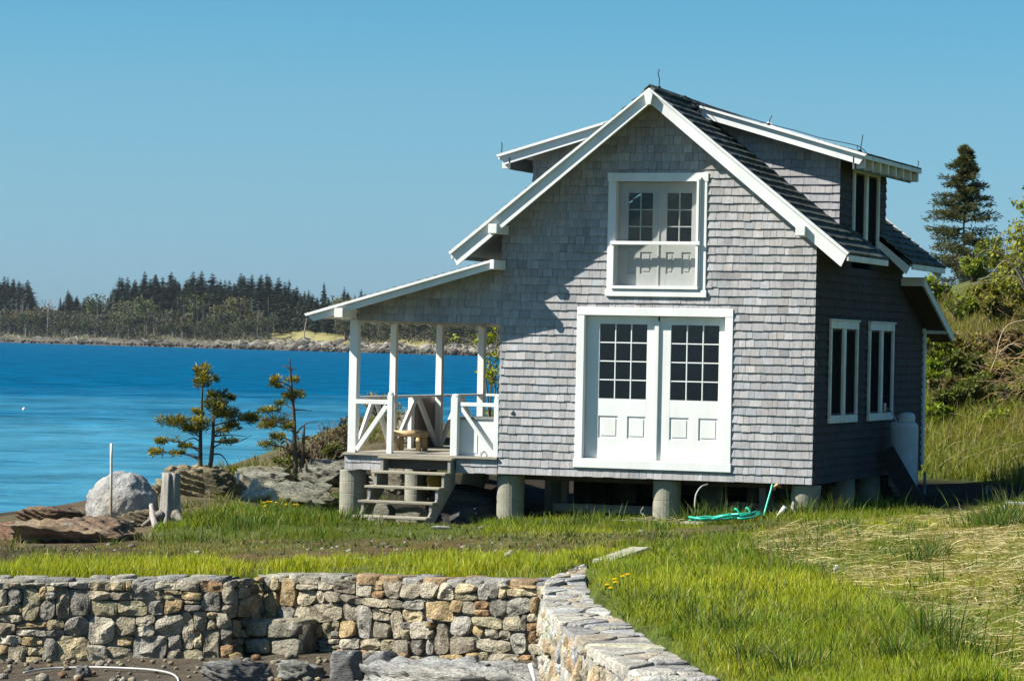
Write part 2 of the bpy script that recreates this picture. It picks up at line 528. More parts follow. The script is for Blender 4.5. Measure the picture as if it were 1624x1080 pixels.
# ---- front wall
mb = MB()
g = .12
gable = [(0, 0), (W, 0), (W, zs(W)-g), (2.5, 5.92-g), (0, zs(0)-g)]
porchtri = [(-2.41, 2.33), (0, 2.31), (0, zp(0)-.1), (-2.41, zp(-2.41)-.1)]
trims = [(1.26, 3.725, .142, 2.59), (1.72, 3.28, 2.775, 4.64)]
shingles(mb, (0, 0, 0), X, Z, -Y, [gable], trims, colf=wall_col(), seed=11)
shingles(mb, (0, 0, 0), X, Z, -Y, [porchtri], [], colf=wall_col(), seed=12, zbase=2.31-.127*.0)
wall_core(mb, (0, 0, 0), X, Z, -Y, [gable], [DOOR, WIN], .11, DK)
wall_core(mb, (0, 0, 0), X, Z, -Y, [porchtri], [], .06, DK)
front = part(mb, 'wall', 'shingle')

# ---- right side wall (faces +x): coordinates a = y
mb = MB()
zE = zs(W)-.13
side = [(0.0, 0), (YB, 0), (YB, zE), (0.0, zE)]
zl0, zl1 = 3.24-.12, 2.60
lean = [(YB, 0), (7.2, 0), (7.2, 2.45), (YB, 3.08)]
sholes = [(.72, 2.42, .9, 2.455), (3.19, 4.84, .9, 2.455)]
dwh = [(2.03, 3.7, 3.3, 4.87)]
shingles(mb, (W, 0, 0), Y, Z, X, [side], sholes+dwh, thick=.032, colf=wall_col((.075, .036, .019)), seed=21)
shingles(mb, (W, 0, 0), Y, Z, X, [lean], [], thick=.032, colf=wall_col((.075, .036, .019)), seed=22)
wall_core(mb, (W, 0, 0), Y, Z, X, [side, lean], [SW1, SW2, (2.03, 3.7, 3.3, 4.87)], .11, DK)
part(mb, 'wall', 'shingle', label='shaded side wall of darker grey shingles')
# ---- left wall (faces -x)
mb = MB()
shingles(mb, (0, 0, 0), Y, Z, -X, [[(.0, .0), (YB, 0), (YB, zE), (0, zE)]], [(2.2, 3.1, .0, 2.3), (3.9, 5.0, .9, 2.3)], colf=wall_col(), seed=31)
wall_core(mb, (0, 0, 0), Y, Z, -X, [[(.11, 0), (7.2, 0), (7.2, 2.45), (YB, 3.08), (YB, zE), (.11, zE)]], [(2.2, 3.1, .05, 2.3), (3.9, 5.0, .9, 2.3)], .11, DK)
part(mb, 'wall', 'shingle')
# ---- rear walls
mb = MB()
rg = [(0, 2.6), (W, 2.6), (W, zs(W)-g), (2.5, 5.92-g-.14), (0, zs(0)-g)]
shingles(mb, (0, YB, 0), X, Z, Y, [rg], [], colf=wall_col(), seed=41)
wall_core(mb, (.11, YB, 0), X, Z, Y, [[(0, 0), (W-.22, 0), (W-.22, zs(.11)-g), (2.39, 5.55), (0, zs(.11)-g)]], [(1.0, 1.9, 0, 2.2), (3.0, 4.3, .3, 2.3)], .1, DK)
lw = [(0, 0), (W, 0), (W, 2.45), (0, 2.45)]
shingles(mb, (0, 7.2, 0), X, Z, Y, [lw], [(2.9, 4.5, .5, 2.3)], colf=wall_col(), seed=42)
wall_core(mb, (.11, 7.2, 0), X, Z, Y, [[(0, 0), (W-.22, 0), (W-.22, 2.45), (0, 2.45)]], [(2.9, 4.3, .5, 2.3)], .1, DK)
part(mb, 'wall', 'shingle')
# ---- floors inside
mb = MB()
mb.box(.12, W-.12, .12, 7.05, .02, .17)
mb.box(.12, W-.12, .13, 5.48, 2.60, 2.70)
mb.box(.02, W-.02, .02, .10, .0, .13); mb.box(W-.10, W-.02, .12, 7.1, .005, .13); mb.box(.02, .10, .12, 7.1, .005, .13)
for k in range(9): mb.box(.15, W-.15, .55+.75*k, .60+.75*k, -.10, .018)
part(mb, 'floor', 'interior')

# ---- corner boards of darker tone at rear
mb = MB(); mb.bbox(W+.004, W+.06, 7.14, 7.26, .1, 2.42, .006); part(mb, 'corner_board', 'paint_old')

# ------------------------------------------------------------------ roofs
cs = 1/math.sqrt(1+SL*SL); sn = SL*cs
def slope_frame(side):
    # origin at ridge line x=2.5, going down-slope; ax along +y, az up-slope
    s = 1 if side > 0 else -1
    az = np.array([-s*cs, 0, sn]); n = np.array([s*sn, 0, cs])
    return az, n
RL = (2.5+.66)/cs     # slope length left; eave x=-.66
RRt = (5.6-2.5)/cs
def roof_slope(mb, side, y0, y1, x_in, x_out, seed, zt=5.89):
    """x_in/x_out distances from ridge (horizontal) ; shingled slab"""
    az, n = slope_frame(side)
    L1 = x_out/cs; L0 = x_in/cs
    o = np.array([2.5, 0, zt])-az*L1
    P = [(y0, 0), (y1, 0), (y1, L1-L0), (y0, L1-L0)]
    shingles(mb, o, Y, az, n, [P], [], expo=.195, thick=.034, wr=(.09, .26), colf=roof_col, jit=.010, seed=seed)
    P2 = [(max(p[0], YF+.002), p[1]) for p in P]
    mb.prism(P2, o, Y, az, n, -.035, -.004, (.05, .05, .05))
mb = MB()
roof_slope(mb, -1, YF-.03, 1.33, 0, 3.17, 51)
roof_slope(mb, -1, 1.33, 4.31, 2.5, 3.17, 52)
roof_slope(mb, -1, 4.31, YR, 0, 3.17, 53)
roof_slope(mb, -1, 1.33, 4.31, 0, .35, 58)
roof_slope(mb, 1, YF-.03, 1.33, 0, 3.12, 54)
roof_slope(mb, 1, 1.33, 2.02, 2.5, 3.12, 55)
roof_slope(mb, 1, 3.71, 4.31, 2.5, 3.12, 56)
roof_slope(mb, 1, 4.31, YR, 0, 3.12, 57)
roof_slope(mb, 1, 1.33, 4.31, 0, .35, 59)
# ridge cap
for k in range(46):
    y = YF-.02+k*.145
    for s in (-1, 1):
        az, n = slope_frame(s)
        c = np.array([2.5, y+.08, 5.945])-az*.055
        mb.obox(c, Y, az, n, .085, .062, .009, .003, roof_col(rng, 0, 0))
def sag(mb, z0, z1, k=.022):
    for V in mb.v:      # the old ridge dips slightly toward the back
        V[:, 2] -= k*(V[:, 1]+.5)*np.clip((V[:, 2]-z0)/(z1-z0), 0, 1)
sag(mb, 3.4, 5.9)
roof = part(mb, 'roof', 'roofing')

def rake(mb, xa, xb, zf, y, dv, th=.035, crown=True, top=.03):
    """barge board along a slope from xa (ridge end) to xb (eave end), front face at y"""
    P = [(xa, zf(xa)-top), (xb, zf(xb)-top), (xb+(.10 if xb < xa else -.10), zf(xb)-dv+.02), (xa, zf(xa)-dv)]
    mb.prism(P, (0, y, 0), X, Z, -Y, -th, 0, (1, 1, 1))
    if crown:
        P = [(xa, zf(xa)-top+.006), (xb-(.03 if xb < xa else -.03), zf(xb)-top+.004), (xb-(.0 if xb < xa else 0), zf(xb)-top-.030), (xa, zf(xa)-top-.030)]
        mb.prism(P, (0, y, 0), X, Z, -Y, .002, .052, (1, 1, 1))
mb = MB(); rake(mb, 2.5, -.66, zs, YF, .25); part(mb, 'rake_board', 'paint', roof)
mb = MB(); rake(mb, 2.5, 5.6, zs, YF, .25); part(mb, 'rake_board', 'paint', roof)
mb = MB(); rake(mb, 2.5, -.66, zs, YR+.035, .25, crown=False); rake(mb, 2.5, 5.6, zs, YR+.035, .25, crown=False); part(mb, 'rake_board', 'paint', roof)
# soffit boards (underside of overhangs)
mb = MB()
for s in (-1, 1):
    az, n = slope_frame(s)
    L1 = (3.12 if s > 0 else 3.14)/cs
    o = np.array([2.5, 0, 5.89])-az*L1
    for (y0, y1) in ((YF+.038, -.026), (YB+.03, YR-.003)):
        mb.prism([(y0, 0), (y1, 0), (y1, L1-.03), (y0, L1-.03)], o, Y, az, n, -.075, -.04, (.9, .9, .9))
    for (y0, y1) in (((-.02, 2.02), (3.71, YB)) if s > 0 else ((-.02, YB),)):
        mb.prism([(y0, 0), (y1, 0), (y1, .70), (y0, .70)], o, Y, az, n, -.075, -.04, (.9, .9, .9))
part(mb, 'soffit', 'paint_old', roof)
# eave fascias
ze = zs(5.62)-.03
for (y0, y1) in ((YF+.01, 2.02), (3.71, YR)):
    mb = MB(); mb.bbox(5.585, 5.615, y0, y1, ze-.10, ze-.012, .004); part(mb, 'fascia', 'paint_old', roof)
mb = MB(); mb.bbox(-.665, -.635, YF+.01, YR, zs(-.66)-.13, zs(-.66)-.035, .004); part(mb, 'fascia', 'paint_old', roof)
# short rakes on either side of the side dormer window
mb = MB()
rake(mb, 5.02, 5.6, zs, 3.71, .24, crown=False)
part(mb, 'rake_board', 'paint', roof)
# beam ends under the rakes + keystone block at the apex
for (x0, x1, zz) in ((-.03, .11, 3.69), (4.82, 4.965, 3.69)):
    mb = MB(); mb.bbox(x0, x1, -.575, -.03, zz, zz+.145, .006); part(mb, 'beam_end', 'paint', roof)
mb = MB()
mb.prism([(2.43, 5.80), (2.50, 5.865), (2.565, 5.80), (2.535, 5.645), (2.465, 5.645)], (0, YF, 0), X, Z, -Y, -.12, .085, (1, 1, 1)); part(mb, 'apex_block', 'paint', roof)

# ---- dormers
def dormer(s):
    xw = 5.0 if s > 0 else 0.0
    sgn = 1 if s > 0 else -1
    nm = 'right' if s > 0 else 'left'
    yA, yB_ = 1.33, 4.31
    mb = MB()
    # side walls (facing -y and +y), triangle between main roof and dormer roof
    xi = 2.5+sgn*.28
    P = [(xi, zs(xi)-.03), (xw, zs(xw)-.03), (xw, zdm(xw)-.13), (xi, zdm(xi)-.10)]
    cf = wall_col((.36, .35, .355)) if s > 0 else wall_col()
    shingles(mb, (0, yA, 0), X, Z, -Y, [P], [], colf=cf, seed=61+s, wr=(.1, .24))
    mb.prism(P, (0, yA, 0), X, Z, -Y, -.06, -.005, DK)
    shingles(mb, (0, yB_, 0), X, Z, Y, [P], [], colf=cf, seed=63+s)
    mb.prism(P, (0, yB_, 0), X, Z, Y, -.06, -.005, DK)
    # window wall
    zb = zs(xw)-.12; zt_ = zdm(xw)-.13
    Q = [(yA, zb), (yB_, zb), (yB_, zt_), (yA, zt_)]
    hl = [(2.03, 3.7, 3.3, 4.87)]
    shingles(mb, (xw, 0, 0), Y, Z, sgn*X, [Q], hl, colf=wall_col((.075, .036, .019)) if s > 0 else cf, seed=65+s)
    wall_core(mb, (xw-sgn*.0, 0, 0), Y, Z, sgn*X, [[(yA+.07, zb), (yB_-.07, zb), (yB_-.07, zt_), (yA+.07, zt_)]], hl, .1, DK)
    part(mb, 'dormer_wall', 'shingle')
    # roof
    dsl = .287; c2 = 1/math.sqrt(1+dsl*dsl); s2 = dsl*c2
    az = np.array([-sgn*c2, 0, s2]); n = np.array([sgn*s2, 0, c2])
    xo = 2.97; L1 = xo/c2; L0 = .10/c2
    o = np.array([2.5, 0, 5.84])-az*L1
    mb = MB()
    y0, y1 = .97, 4.80
    P = [(y0, 0), (y1, 0), (y1, L1-L0), (y0, L1-L0)]
    shingles(mb, o, Y, az, n, [P], [], expo=.14, thick=.022, wr=(.09, .24), colf=roof_col, jit=.006, seed=71+s)
    mb.prism([(max(p[0], 1.003), p[1]) for p in P], o, Y, az, n, -.035, -.004, (.05, .05, .05))
    sag(mb, 5.0, 5.85)
    dr = part(mb, 'dormer_roof', 'roofing')
    mb = MB()
    rake(mb, 2.5+sgn*.30, 2.5+sgn*2.97, zdm, 1.0, .20)
    part(mb, 'rake_board', 'paint', dr)
    mb = MB(); rake(mb, 2.5+sgn*.30, 2.5+sgn*2.97, zdm, 4.80, .20, crown=False); part(mb, 'rake_board', 'paint', dr)
    mb = MB()
    for (q0, q1) in ((1.003, 1.30), (4.34, 4.762)):
        mb.prism([(q0, .02), (q1, .02), (q1, L1-.45), (q0, L1-.45)], o, Y, az, n, -.075, -.04, (.8, .8, .8))
    mb.prism([(1.30, .02), (4.34, .02), (4.34, .52), (1.30, .52)], o, Y, az, n, -.075, -.04, (.8, .8, .8))
    part(mb, 'soffit', 'paint_old', dr)
    # eave: thin fascia, then rafter tails against a dark board
    zee = zdm(2.5+sgn*2.97)
    mb = MB(); mb.bbox(xw+sgn*.445, xw+sgn*.475, 1.0, 4.80, zee-.10, zee-.035, .004); part(mb, 'fascia', 'paint_old', dr)
    for k in range(8):
        yy = 1.08+k*.515
        mb = MB(); mb.bbox(xw+sgn*.30, xw+sgn*.44, yy, yy+.06, zee-.24, zee-.085, .005); part(mb, 'rafter_tail', 'paint_old', dr)
    mb = MB(); mb.bbox(xw+sgn*.27, xw+sgn*.30, 1.0, 4.80, zee-.255, zee-.06, .004, (.16, .19, .19)); part(mb, 'frieze_board', 'wood', dr)
    return dr
drR = dormer(1); drL = dormer(-1)

# ---- porch roof
c2 = 1/math.sqrt(1+.2825**2); s2 = .2825*c2
az = np.array([c2, 0, s2]); n = np.array([-s2, 0, c2])
o = np.array([-3.08, 0, zp(-3.08)-.03]); L = 3.08/c2
mb = MB()
P = [(YF-.03, 0), (6.3, 0), (6.3, L), (YF-.03, L)]
shingles(mb, o, Y, az, n, [P], [], expo=.14, thick=.02, wr=(.09, .24), colf=roof_col, jit=.005, seed=81)
mb.prism([(max(p[0], YF+.002), p[1]) for p in P], o, Y, az, n, -.035, -.004, (.05, .05, .05))
pr = part(mb, 'porch_roof', 'roofing')
mb = MB(); rake(mb, 0.0, -3.06, zp, YF, .165, top=.035); part(mb, 'rake_board', 'paint', pr)
mb = MB(); mb.bbox(.002, .07, YF-.055, -.03, zp(0)-.165, zp(0)-.02, .005); part(mb, 'beam_end', 'paint', pr)
mb = MB(); mb.bbox(-2.565, -2.42, -.575, -.03, 2.365, 2.51, .006); part(mb, 'beam_end', 'paint_old', pr)
mb = MB()
mb.prism([(YF+.038, .02), (6.25, .02), (6.25, L-.02), (YF+.038, L-.02)], o, Y, az, n, -.07, -.04, (.9, .9, .9)); part(mb, 'soffit', 'paint_old', pr)
# header beam above the posts with a scalloped valance
mb = MB(); mb.bbox(-2.545, -2.425, .005, 6.2, 2.335, 2.45, .006)
def valance(mb, frm, a0, a1, nn, z0, ax, nrm):
    P = [(a0, .075), (a1, .075)]
    K = 60
    for i in range(K+1):
        t = 1-i/K; a = a0+(a1-a0)*t
        P.append((a, -.035+.03*abs(math.sin(math.pi*nn*t))))
    # thin strips so the outline stays convex per piece
    for i in range(K):
        t0, t1 = i/K, (i+1)/K
        A0, A1 = a0+(a1-a0)*t0, a0+(a1-a0)*t1
        mb.prism([(A0, -.04+.045*abs(math.sin(math.pi*nn*t0))), (A1, -.04+.045*abs(math.sin(math.pi*nn*t1))), (A1, .05), (A0, .05)], frm, ax, Z, nrm, 0, .02, (1, 1, 1))
valance(mb, (-2.42, 0, 2.30), .1, 5.65, 9, 0, Y, X)
hb = part(mb, 'header_beam', 'paint_old')
mb = MB(); mb.bbox(-2.54, -.02, 5.72, 5.82, 2.30, 2.42, .006); part(mb, 'header_beam', 'paint_old')
# posts
for i, (y, w_, zb) in enumerate(((.02, .135, .25), (1.65, .105, .25), (3.68, .11, .25), (5.66, .115, .25))):
    mb = MB(); x0 = -2.55 if i == 0 else -2.53
    mb.bbox(x0, x0+w_, y, y+w_, zb, 2.362 if i == 0 else 2.333, .006); part(mb, 'porch_post', 'paint')
# newels with rounded tops
for (x, w_, zt_) in ((-1.87, .088, 1.16), (-.80, .115, 1.15), (-.082, .079, 1.15)):
    mb = MB(); mb.bbox(x, x+w_, -.02, -.02+w_, .25, zt_, .006)
    c = np.array([x+w_/2, -.02+w_/2, zt_-.004]); h = w_/2
    prof = [(h*1.25, 0), (h*1.2, .02), (h*1.0, .045), (h*.6, .062), (h*.05, .068)]
    V = []; F_ = []
    for r_, z_ in prof:
        for j in range(16):
            t = 2*math.pi*j/16
            cx_, sx_ = math.cos(t), math.sin(t)
            q = max(abs(cx_), abs(sx_))
            rr = min(r_, h/q)
            V.append(c+np.array([rr*cx_, rr*sx_, z_]))
    for i in range(len(prof)-1):
        for j in range(16):
            k = (j+1) % 16; F_.append((i*16+j, i*16+k, (i+1)*16+k, (i+1)*16+j))
    F_.append([(len(prof)-1)*16+j for j in range(16)]); F_.append(list(range(16))[::-1])
    mb.add(V, F_)
    part(mb, 'newel_post', 'paint')
# rails and braces
def bar(name, p0, p1, w_, h_, up=(0, 0, 1), mat='paint'):
    mb = MB(); mb.beam(p0, p1, w_, h_, up, .004); return part(mb, name, mat)
bar('rail', (-2.41, .03, 1.055), (-1.872, .03, 1.055), .05, .07)
bar('rail', (-.683, .03, 1.055), (-.084, .03, 1.055), .05, .06)
bar('brace', (-2.40, .03, .29), (-1.90, .03, 1.00), .04, .07)
bar('brace', (-.64, .03, 1.0), (-.10, .03, .29), .04, .06)
ys = [.155, 1.65, 3.68, 5.66]
for i in range(3):
    y0, y1 = ys[i]+(.0 if i == 0 else .11), ys[i+1]
    bar('rail', (-2.475, y0, 1.115), (-2.475, y1, 1.115), .10, .035)
    ym = (y0+y1)/2
    bar('brace', (-2.475, y0+.03, .28), (-2.475, ym-.03, 1.09), .045, .11)
    bar('brace', (-2.475, ym+.06, 1.09), (-2.475, y1-.03, .28), .045, .11)
bar('rail', (-2.41, 5.72, 1.115), (-.03, 5.72, 1.115), .07, .04)
# solid boarded panel on the outside of the sea-side railing
mb = MB()
for k in range(7):
    y0 = 2.88+k*.18
    mb.bbox(-2.60, -2.575, y0, y0+.175, .22, 1.09, .003, np.array((.24, .21, .19))*rng.uniform(.85, 1.15))
part(mb, 'railing_panel', 'wood_v')
mb = MB(); mb.bbox(-2.635, -2.57, 2.74, 2.87, .2, 1.12, .004); part(mb, 'panel_post', 'paint')

# ---- deck
mb = MB()
k = 0; y = -.06
while y < 5.95:
    w_ = .136
    mb.bbox(-2.60, -.006, y, y+w_-.006, .215, .25, .004, np.array((.33, .30, .24))*rng.uniform(.75, 1.2))
    y += w_
mb.box(-2.56, -2.52, .05, 5.9, .02, .212, (.2, .18, .15)); mb.box(-.06, -.02, .03, 5.9, .02, .212, (.2, .18, .15))
mb.box(-2.5, -.07, .05, .09, .02, .212, (.12, .11, .1)); mb.box(-2.5, -.07, 5.85, 5.9, .02, .212, (.2, .18, .15))
for k in range(7): mb.box(-2.5, -.08, .7+.75*k, .745+.75*k, .03, .21, (.18, .16, .13))
deck = part(mb, 'deck', 'wood')
dsk = [(-2.58, -.01), (-1.93, -.01), (-1.93, .215), (-2.58, .215)]
dsk2 = [(-.70, -.01), (-.012, -.01), (-.012, .215), (-.70, .215)]
for i, q_ in enumerate((dsk, dsk2)):
    mb = MB()
    shingles(mb, (0, 0, 0), X, Z, -Y, [q_], [], expo=.113, thick=.014, colf=wall_col(), seed=91+i)
    mb.prism(q_, (0, 0, 0), X, Z, -Y, -.03, -.006, DK); part(mb, 'deck_skirt', 'shingle', deck)


# ---- piers
def pier(x, y, r, z0, z1, tilt=0, bands=0, col=(.27, .26, .205)):
    mb = MB(); nn = 28
    zz = [z0]
    nb = max(1, bands)
    prof = []
    for k in range(nb):
        a = z0+(z1-z0)*k/nb; b = z0+(z1-z0)*(k+1)/nb
        prof += [(r*.985, a), (r*1.0, a+.012), (r*rng.uniform(.985, 1.005), (a+b)/2), (r, b-.012), (r*.985, b-.001)]
    prof.append((r*.9, z1))
    mb.lathe([(q[0], q[1]-z0) for q in prof], (x, y, z0), nn, col)
    V = mb.v[0]
    if tilt: V[:, 0] += (V[:, 2]-z0)*tilt
    V += fbm(V*3.1, 2, 5)[:, None]*.006*np.array([1, 1, 0])
    return part(mb, 'pier', 'concrete', smooth=False)
# front row under deck and gable
pier(-2.54, .25, .212, -.95, -.03, bands=5)
pier(.11, .28, .215, -.95, -.02, bands=1)
pier(2.655, .27, .215, -.95, -.02, bands=3)
pier(4.775, .28, .22, -.9, -.02, tilt=.08)
# rear rows
pier(-2.45, 2.7, .19, -1.0, .0, bands=2); pier(-1.15, 1.5, .2, -.9, .0, tilt=.25); pier(-.05, 2.9, .2, -.9, .0)
pier(-2.45, 5.6, .19, -1.0, .0); pier(.3, 5.4, .2, -.9, .0); pier(2.6, 2.9, .2, -.9, .0); pier(2.6, 5.6, .2, -.9, .0)
pier(4.8, 2.6, .2, -.8, .0); pier(4.8, 4.3, .2, -.8, .0); pier(4.8, 6.8, .2, -.8, .0); pier(2.6, 7.0, .2, -.9, .0); pier(.3, 7.0, .2, -.9, .0)
# bracing boards under the floor
for (x0, x1, yy, z0, z1) in ((.62, .72, 1.2, -.62, -.03), (3.05, 3.15, 1.6, -.6, -.03), (3.6, 3.72, 2.5, -.6, -.03)):
    mb = MB(); mb.bbox(x0, x1, yy, yy+.05, z0, z1, .004, (.22, .17, .14)); part(mb, 'floor_post', 'wood_v')
mb = MB(); mb.bbox(4.02, 4.12, .6, .66, -.75, -.02, .004, (.22, .2, .18)); part(mb, 'floor_post', 'wood_v')

# added boards keeping light out from under the house, at back and sea side
mb = MB()
for k in range(34): mb.bbox(.06+k*.145, .06+k*.145+.139, 7.14, 7.165, -1.0, -.02, .003, np.array((.17, .14, .12))*rng.uniform(.8, 1.2))
part(mb, 'shade_boards', 'wood_v')
mb = MB()
for k in range(25): mb.bbox(.03, .055, 3.5+k*.145, 3.5+k*.145+.139, -1.0, -.02, .003, np.array((.17, .14, .12))*rng.uniform(.8, 1.2))
part(mb, 'shade_boards', 'wood_v')

# ---- double door
mb = MB()
yo = -.032
mb.bbox(1.25, 1.372, yo, -.002, .275, 2.47, .005); mb.bbox(3.612, 3.735, yo, -.002, .275, 2.47, .005)
mb.bbox(1.25, 3.735, yo-.003, -.002, 2.472, 2.595, .005)
mb.bbox(1.235, 3.748, yo-.012, -.002, .14, .272, .006)
# jambs
mb.box(1.334, 1.370, .0, .115, .275, 2.47); mb.box(3.614, 3.652, .0, .115, .275, 2.47); mb.box(1.372, 3.61, .0, .115, 2.473, 2.528)
door_frame = part(mb, 'door_frame', 'paint')
mb = MB(); mb.bbox(1.374, 3.610, -.03, .118, .262, .284, .004); part(mb, 'door_sill', 'paint_old', door_frame)
def leaf(x0, x1, gx0, gx1, pans, zb=.29, zt_=2.466, gz0=1.204, gz1=2.345, y=.085, cols=3, rows=4, mat='paint', name='door', pz=(.602, .94), th=.045, pane=.018):
    mb = MB()
    mb.bbox(x0, gx0, y, y+th, zb, zt_, .003); mb.bbox(gx1, x1, y, y+th, zb, zt_, .003)
    mb.box(gx0, gx1, y+.0005, y+th, gz1, zt_); 
    # lower area with sunk panels
    xs_ = [gx0]
    for (p0, p1) in pans: xs_ += [p0, p1]
    # rails above and below the panels
    lo = min(pans[0][0], gx0); hi = max(pans[-1][1], gx1)
    mb.box(gx0, gx1, y+.0005, y+th, pz[1], gz0); mb.box(gx0, gx1, y+.0005, y+th, zb, pz[0])
    prev = gx0
    for (p0, p1) in pans:
        q0, q1 = max(p0, gx0), min(p1, gx1)
        if q0 > prev+.002: mb.box(prev, q0, y+.0005, y+th, pz[0], pz[1])
        mb.box(q0, q1, y+.016, y+th, pz[0], pz[1])                       # sunk panel
        mb.bbox(q0+.035, q1-.035, y+.007, y+.018, pz[0]+.035, pz[1]-.035, .006)    # raised field
        prev = q1
    if gx1 > prev+.002: mb.box(prev, gx1, y+.0005, y+th, pz[0], pz[1])
    o_ = part(mb, name, mat)
    mb = MB(); w_ = .017
    for k in range(1, cols):
        xx = gx0+(gx1-gx0)*k/cols; mb.bbox(xx-w_/2, xx+w_/2, y+.004, y+th-.004, gz0, gz1, .003)
    for k in range(1, rows):
        zz = gz0+(gz1-gz0)*k/rows; mb.bbox(gx0, gx1, y+.0065, y+th-.006, zz-w_/2, zz+w_/2, .003)
    part(mb, 'muntins', mat, o_)
    mb = MB(); mb.box(gx0, gx1, y+.024, y+.028, gz0, gz1); part(mb, 'pane', 'glass', o_)
    return o_
dl = leaf(1.374, 2.515, 1.585, 2.345, [(1.585, 1.90), (2.05, 2.345)])
d2 = leaf(2.545, 3.610, 2.727, 3.487, [(2.727, 3.03), (3.185, 3.487)])
mb = MB(); mb.bbox(2.475, 2.543, .05, .12, .29, 2.40, .006); part(mb, 'astragal', 'paint', dl)

# ---- upper opening: wide trim, storm frame with screen, recessed doors behind it
mb = MB()
mb.bbox(1.715, 1.845, -.032, -.002, 2.872, 4.515, .005); mb.bbox(3.165, 3.29, -.032, -.002, 2.872, 4.515, .005)
mb.bbox(1.70, 3.305, -.035, -.002, 4.517, 4.648, .005); mb.bbox(1.695, 3.31, -.05, -.002, 2.765, 2.870, .006)
mb.box(1.802, 1.844, .0, .16, 2.872, 4.515); mb.box(3.166, 3.198, .0, .16, 2.872, 4.515); mb.box(1.846, 3.164, .0, .16, 4.518, 4.556)
mb.box(1.846, 3.164, -.03, .16, 2.885, 2.92)
up_frame = part(mb, 'window_frame', 'paint')
mb = MB()
yb = -.075
mb.bbox(3.135, 3.175, yb, -.034, 2.93, 4.56, .004); mb.bbox(1.795, 1.833, yb, -.034, 2.93, 3.55, .004)
mb.bbox(1.79, 3.18, yb, -.034, 2.88, 2.928, .004); mb.bbox(3.179, 3.197, yb+.012, -.034, 2.9, 4.585, .004)
mb.bbox(1.78, 3.20, yb-.012, -.034, 3.552, 3.605, .004)
part(mb, 'storm_frame', 'paint', up_frame)
mb = MB(); mb.box(1.846, 3.134, -.050, -.047, 2.93, 3.551); mb.box(1.846, 3.134, -.050, -.047, 3.606, 4.516); part(mb, 'screen', 'screen', up_frame)
u1 = leaf(1.846, 2.485, 2.00, 2.39, [(2.0, 2.12), (2.20, 2.385)], 2.922, 4.51, 3.58, 4.35, .10, 2, 3, 'white_inner', 'window_sash', (3.12, 3.45), .04)
u2 = leaf(2.507, 3.164, 2.615, 3.01, [(2.615, 2.74), (2.86, 3.01)], 2.922, 4.51, 3.58, 4.35, .10, 2, 3, 'white_inner', 'window_sash', (3.12, 3.45), .04)
mb = MB(); mb.bbox(2.484, 2.508, .085, .14, 2.922, 4.50, .004); part(mb, 'astragal', 'white_inner', u1)

# ---- side windows: pair of tall casements in each frame
def side_window(y0, y1, z0, z1, x, tw=.065, bt=.12, fw=.06, mat='paint_old'):
    mb = MB()
    mb.bbox(x+.002, x+.045, y0, y0+tw, z0+bt+.002, z1-bt-.002, .005); mb.bbox(x+.002, x+.045, y1-tw, y1, z0+bt+.002, z1-bt-.002, .005)
    mb.bbox(x+.002, x+.048, y0, y1, z1-bt, z1, .005); mb.bbox(x+.002, x+.05, y0, y1, z0, z0+bt, .005)
    ym = (y0+y1)/2
    mb.bbox(x+.002, x+.047, ym-.07, ym+.07, z0+bt+.001, z1-bt-.001, .005)
    mb.bbox(x+.004, x+.07, y0-.02, y1+.02, z1+.001, z1+.026, .004)
    o_ = part(mb, 'window', mat)
    for (a, b) in ((y0+tw, ym-.07), (ym+.07, y1-tw)):
        mb = MB(); zz0, zz1 = z0+bt, z1-bt
        mb.box(x-.03, x-.001, a-.02, a+.03, zz0, zz1); mb.box(x-.03, x-.001, b-.03, b+.02, zz0, zz1)
        mb.box(x-.03, x-.001, a+.03, b-.03, zz1-.03, zz1+.02); mb.box(x-.03, x-.001, a+.03, b-.03, zz0-.02, zz0+.03)
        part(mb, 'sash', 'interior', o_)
        mb = MB(); mb.box(x-.018, x-.014, a+.03, b-.03, zz0+.03, zz1-.03); part(mb, 'pane', 'glass', o_)
        mb = MB(); mb.box(x-.004, x-.002, a+.002, b-.002, zz0+.002, zz1-.002); part(mb, 'insect_screen', 'screen_dark', o_)
    return o_
side_window(.714, 2.427, .90, 2.46, W+.026)
side_window(3.183, 4.844, .90, 2.46, W+.026)
side_window(2.03, 3.70, 3.55, 4.87, W+.012, .07, .09)
# inside faces so the rooms read dark through the panes: ceilings and a partition
mb = MB()
mb.box(.13, W-.13, 4.0, 4.06, .18, 2.58); 
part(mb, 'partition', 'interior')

# ---- rear lean-to roof, seen end-on
zl = lambda y: 3.27-.392*(y-5.4)
mb = MB()
nl = np.array([0, .392, 1]); nl /= np.linalg.norm(nl); azl = np.array([0, -1, .392]); azl /= np.linalg.norm(azl)
Ll = (7.8-5.62)*math.sqrt(1+.392**2)
ol = np.array([0, 7.8, zl(7.8)-.03])
P = [(-.4, 0), (5.42, 0), (5.42, Ll), (-.4, Ll)]
shingles(mb, ol, X, azl, nl, [P], [], expo=.14, thick=.02, wr=(.09, .24), colf=roof_col, jit=.005, seed=95)
mb.prism(P, ol, X, azl, nl, -.035, -.004, (.05, .05, .05))
P = [(5.03, Ll), (5.42, Ll), (5.42, Ll+.22), (5.03, Ll+.22)]
mb.prism(P, ol, X, azl, nl, -.035, .01, (.04, .045, .042))
lr = part(mb, 'rear_roof', 'roofing')
mb = MB()
mb.prism([(5.40, zl(5.40)-.035), (7.78, zl(7.78)-.035), (7.72, zl(7.78)-.15), (5.40, zl(5.40)-.17)], (5.39, 0, 0), Y, Z, X, 0, .035, (.8, .8, .8)); part(mb, 'rake_board', 'paint_old', lr)
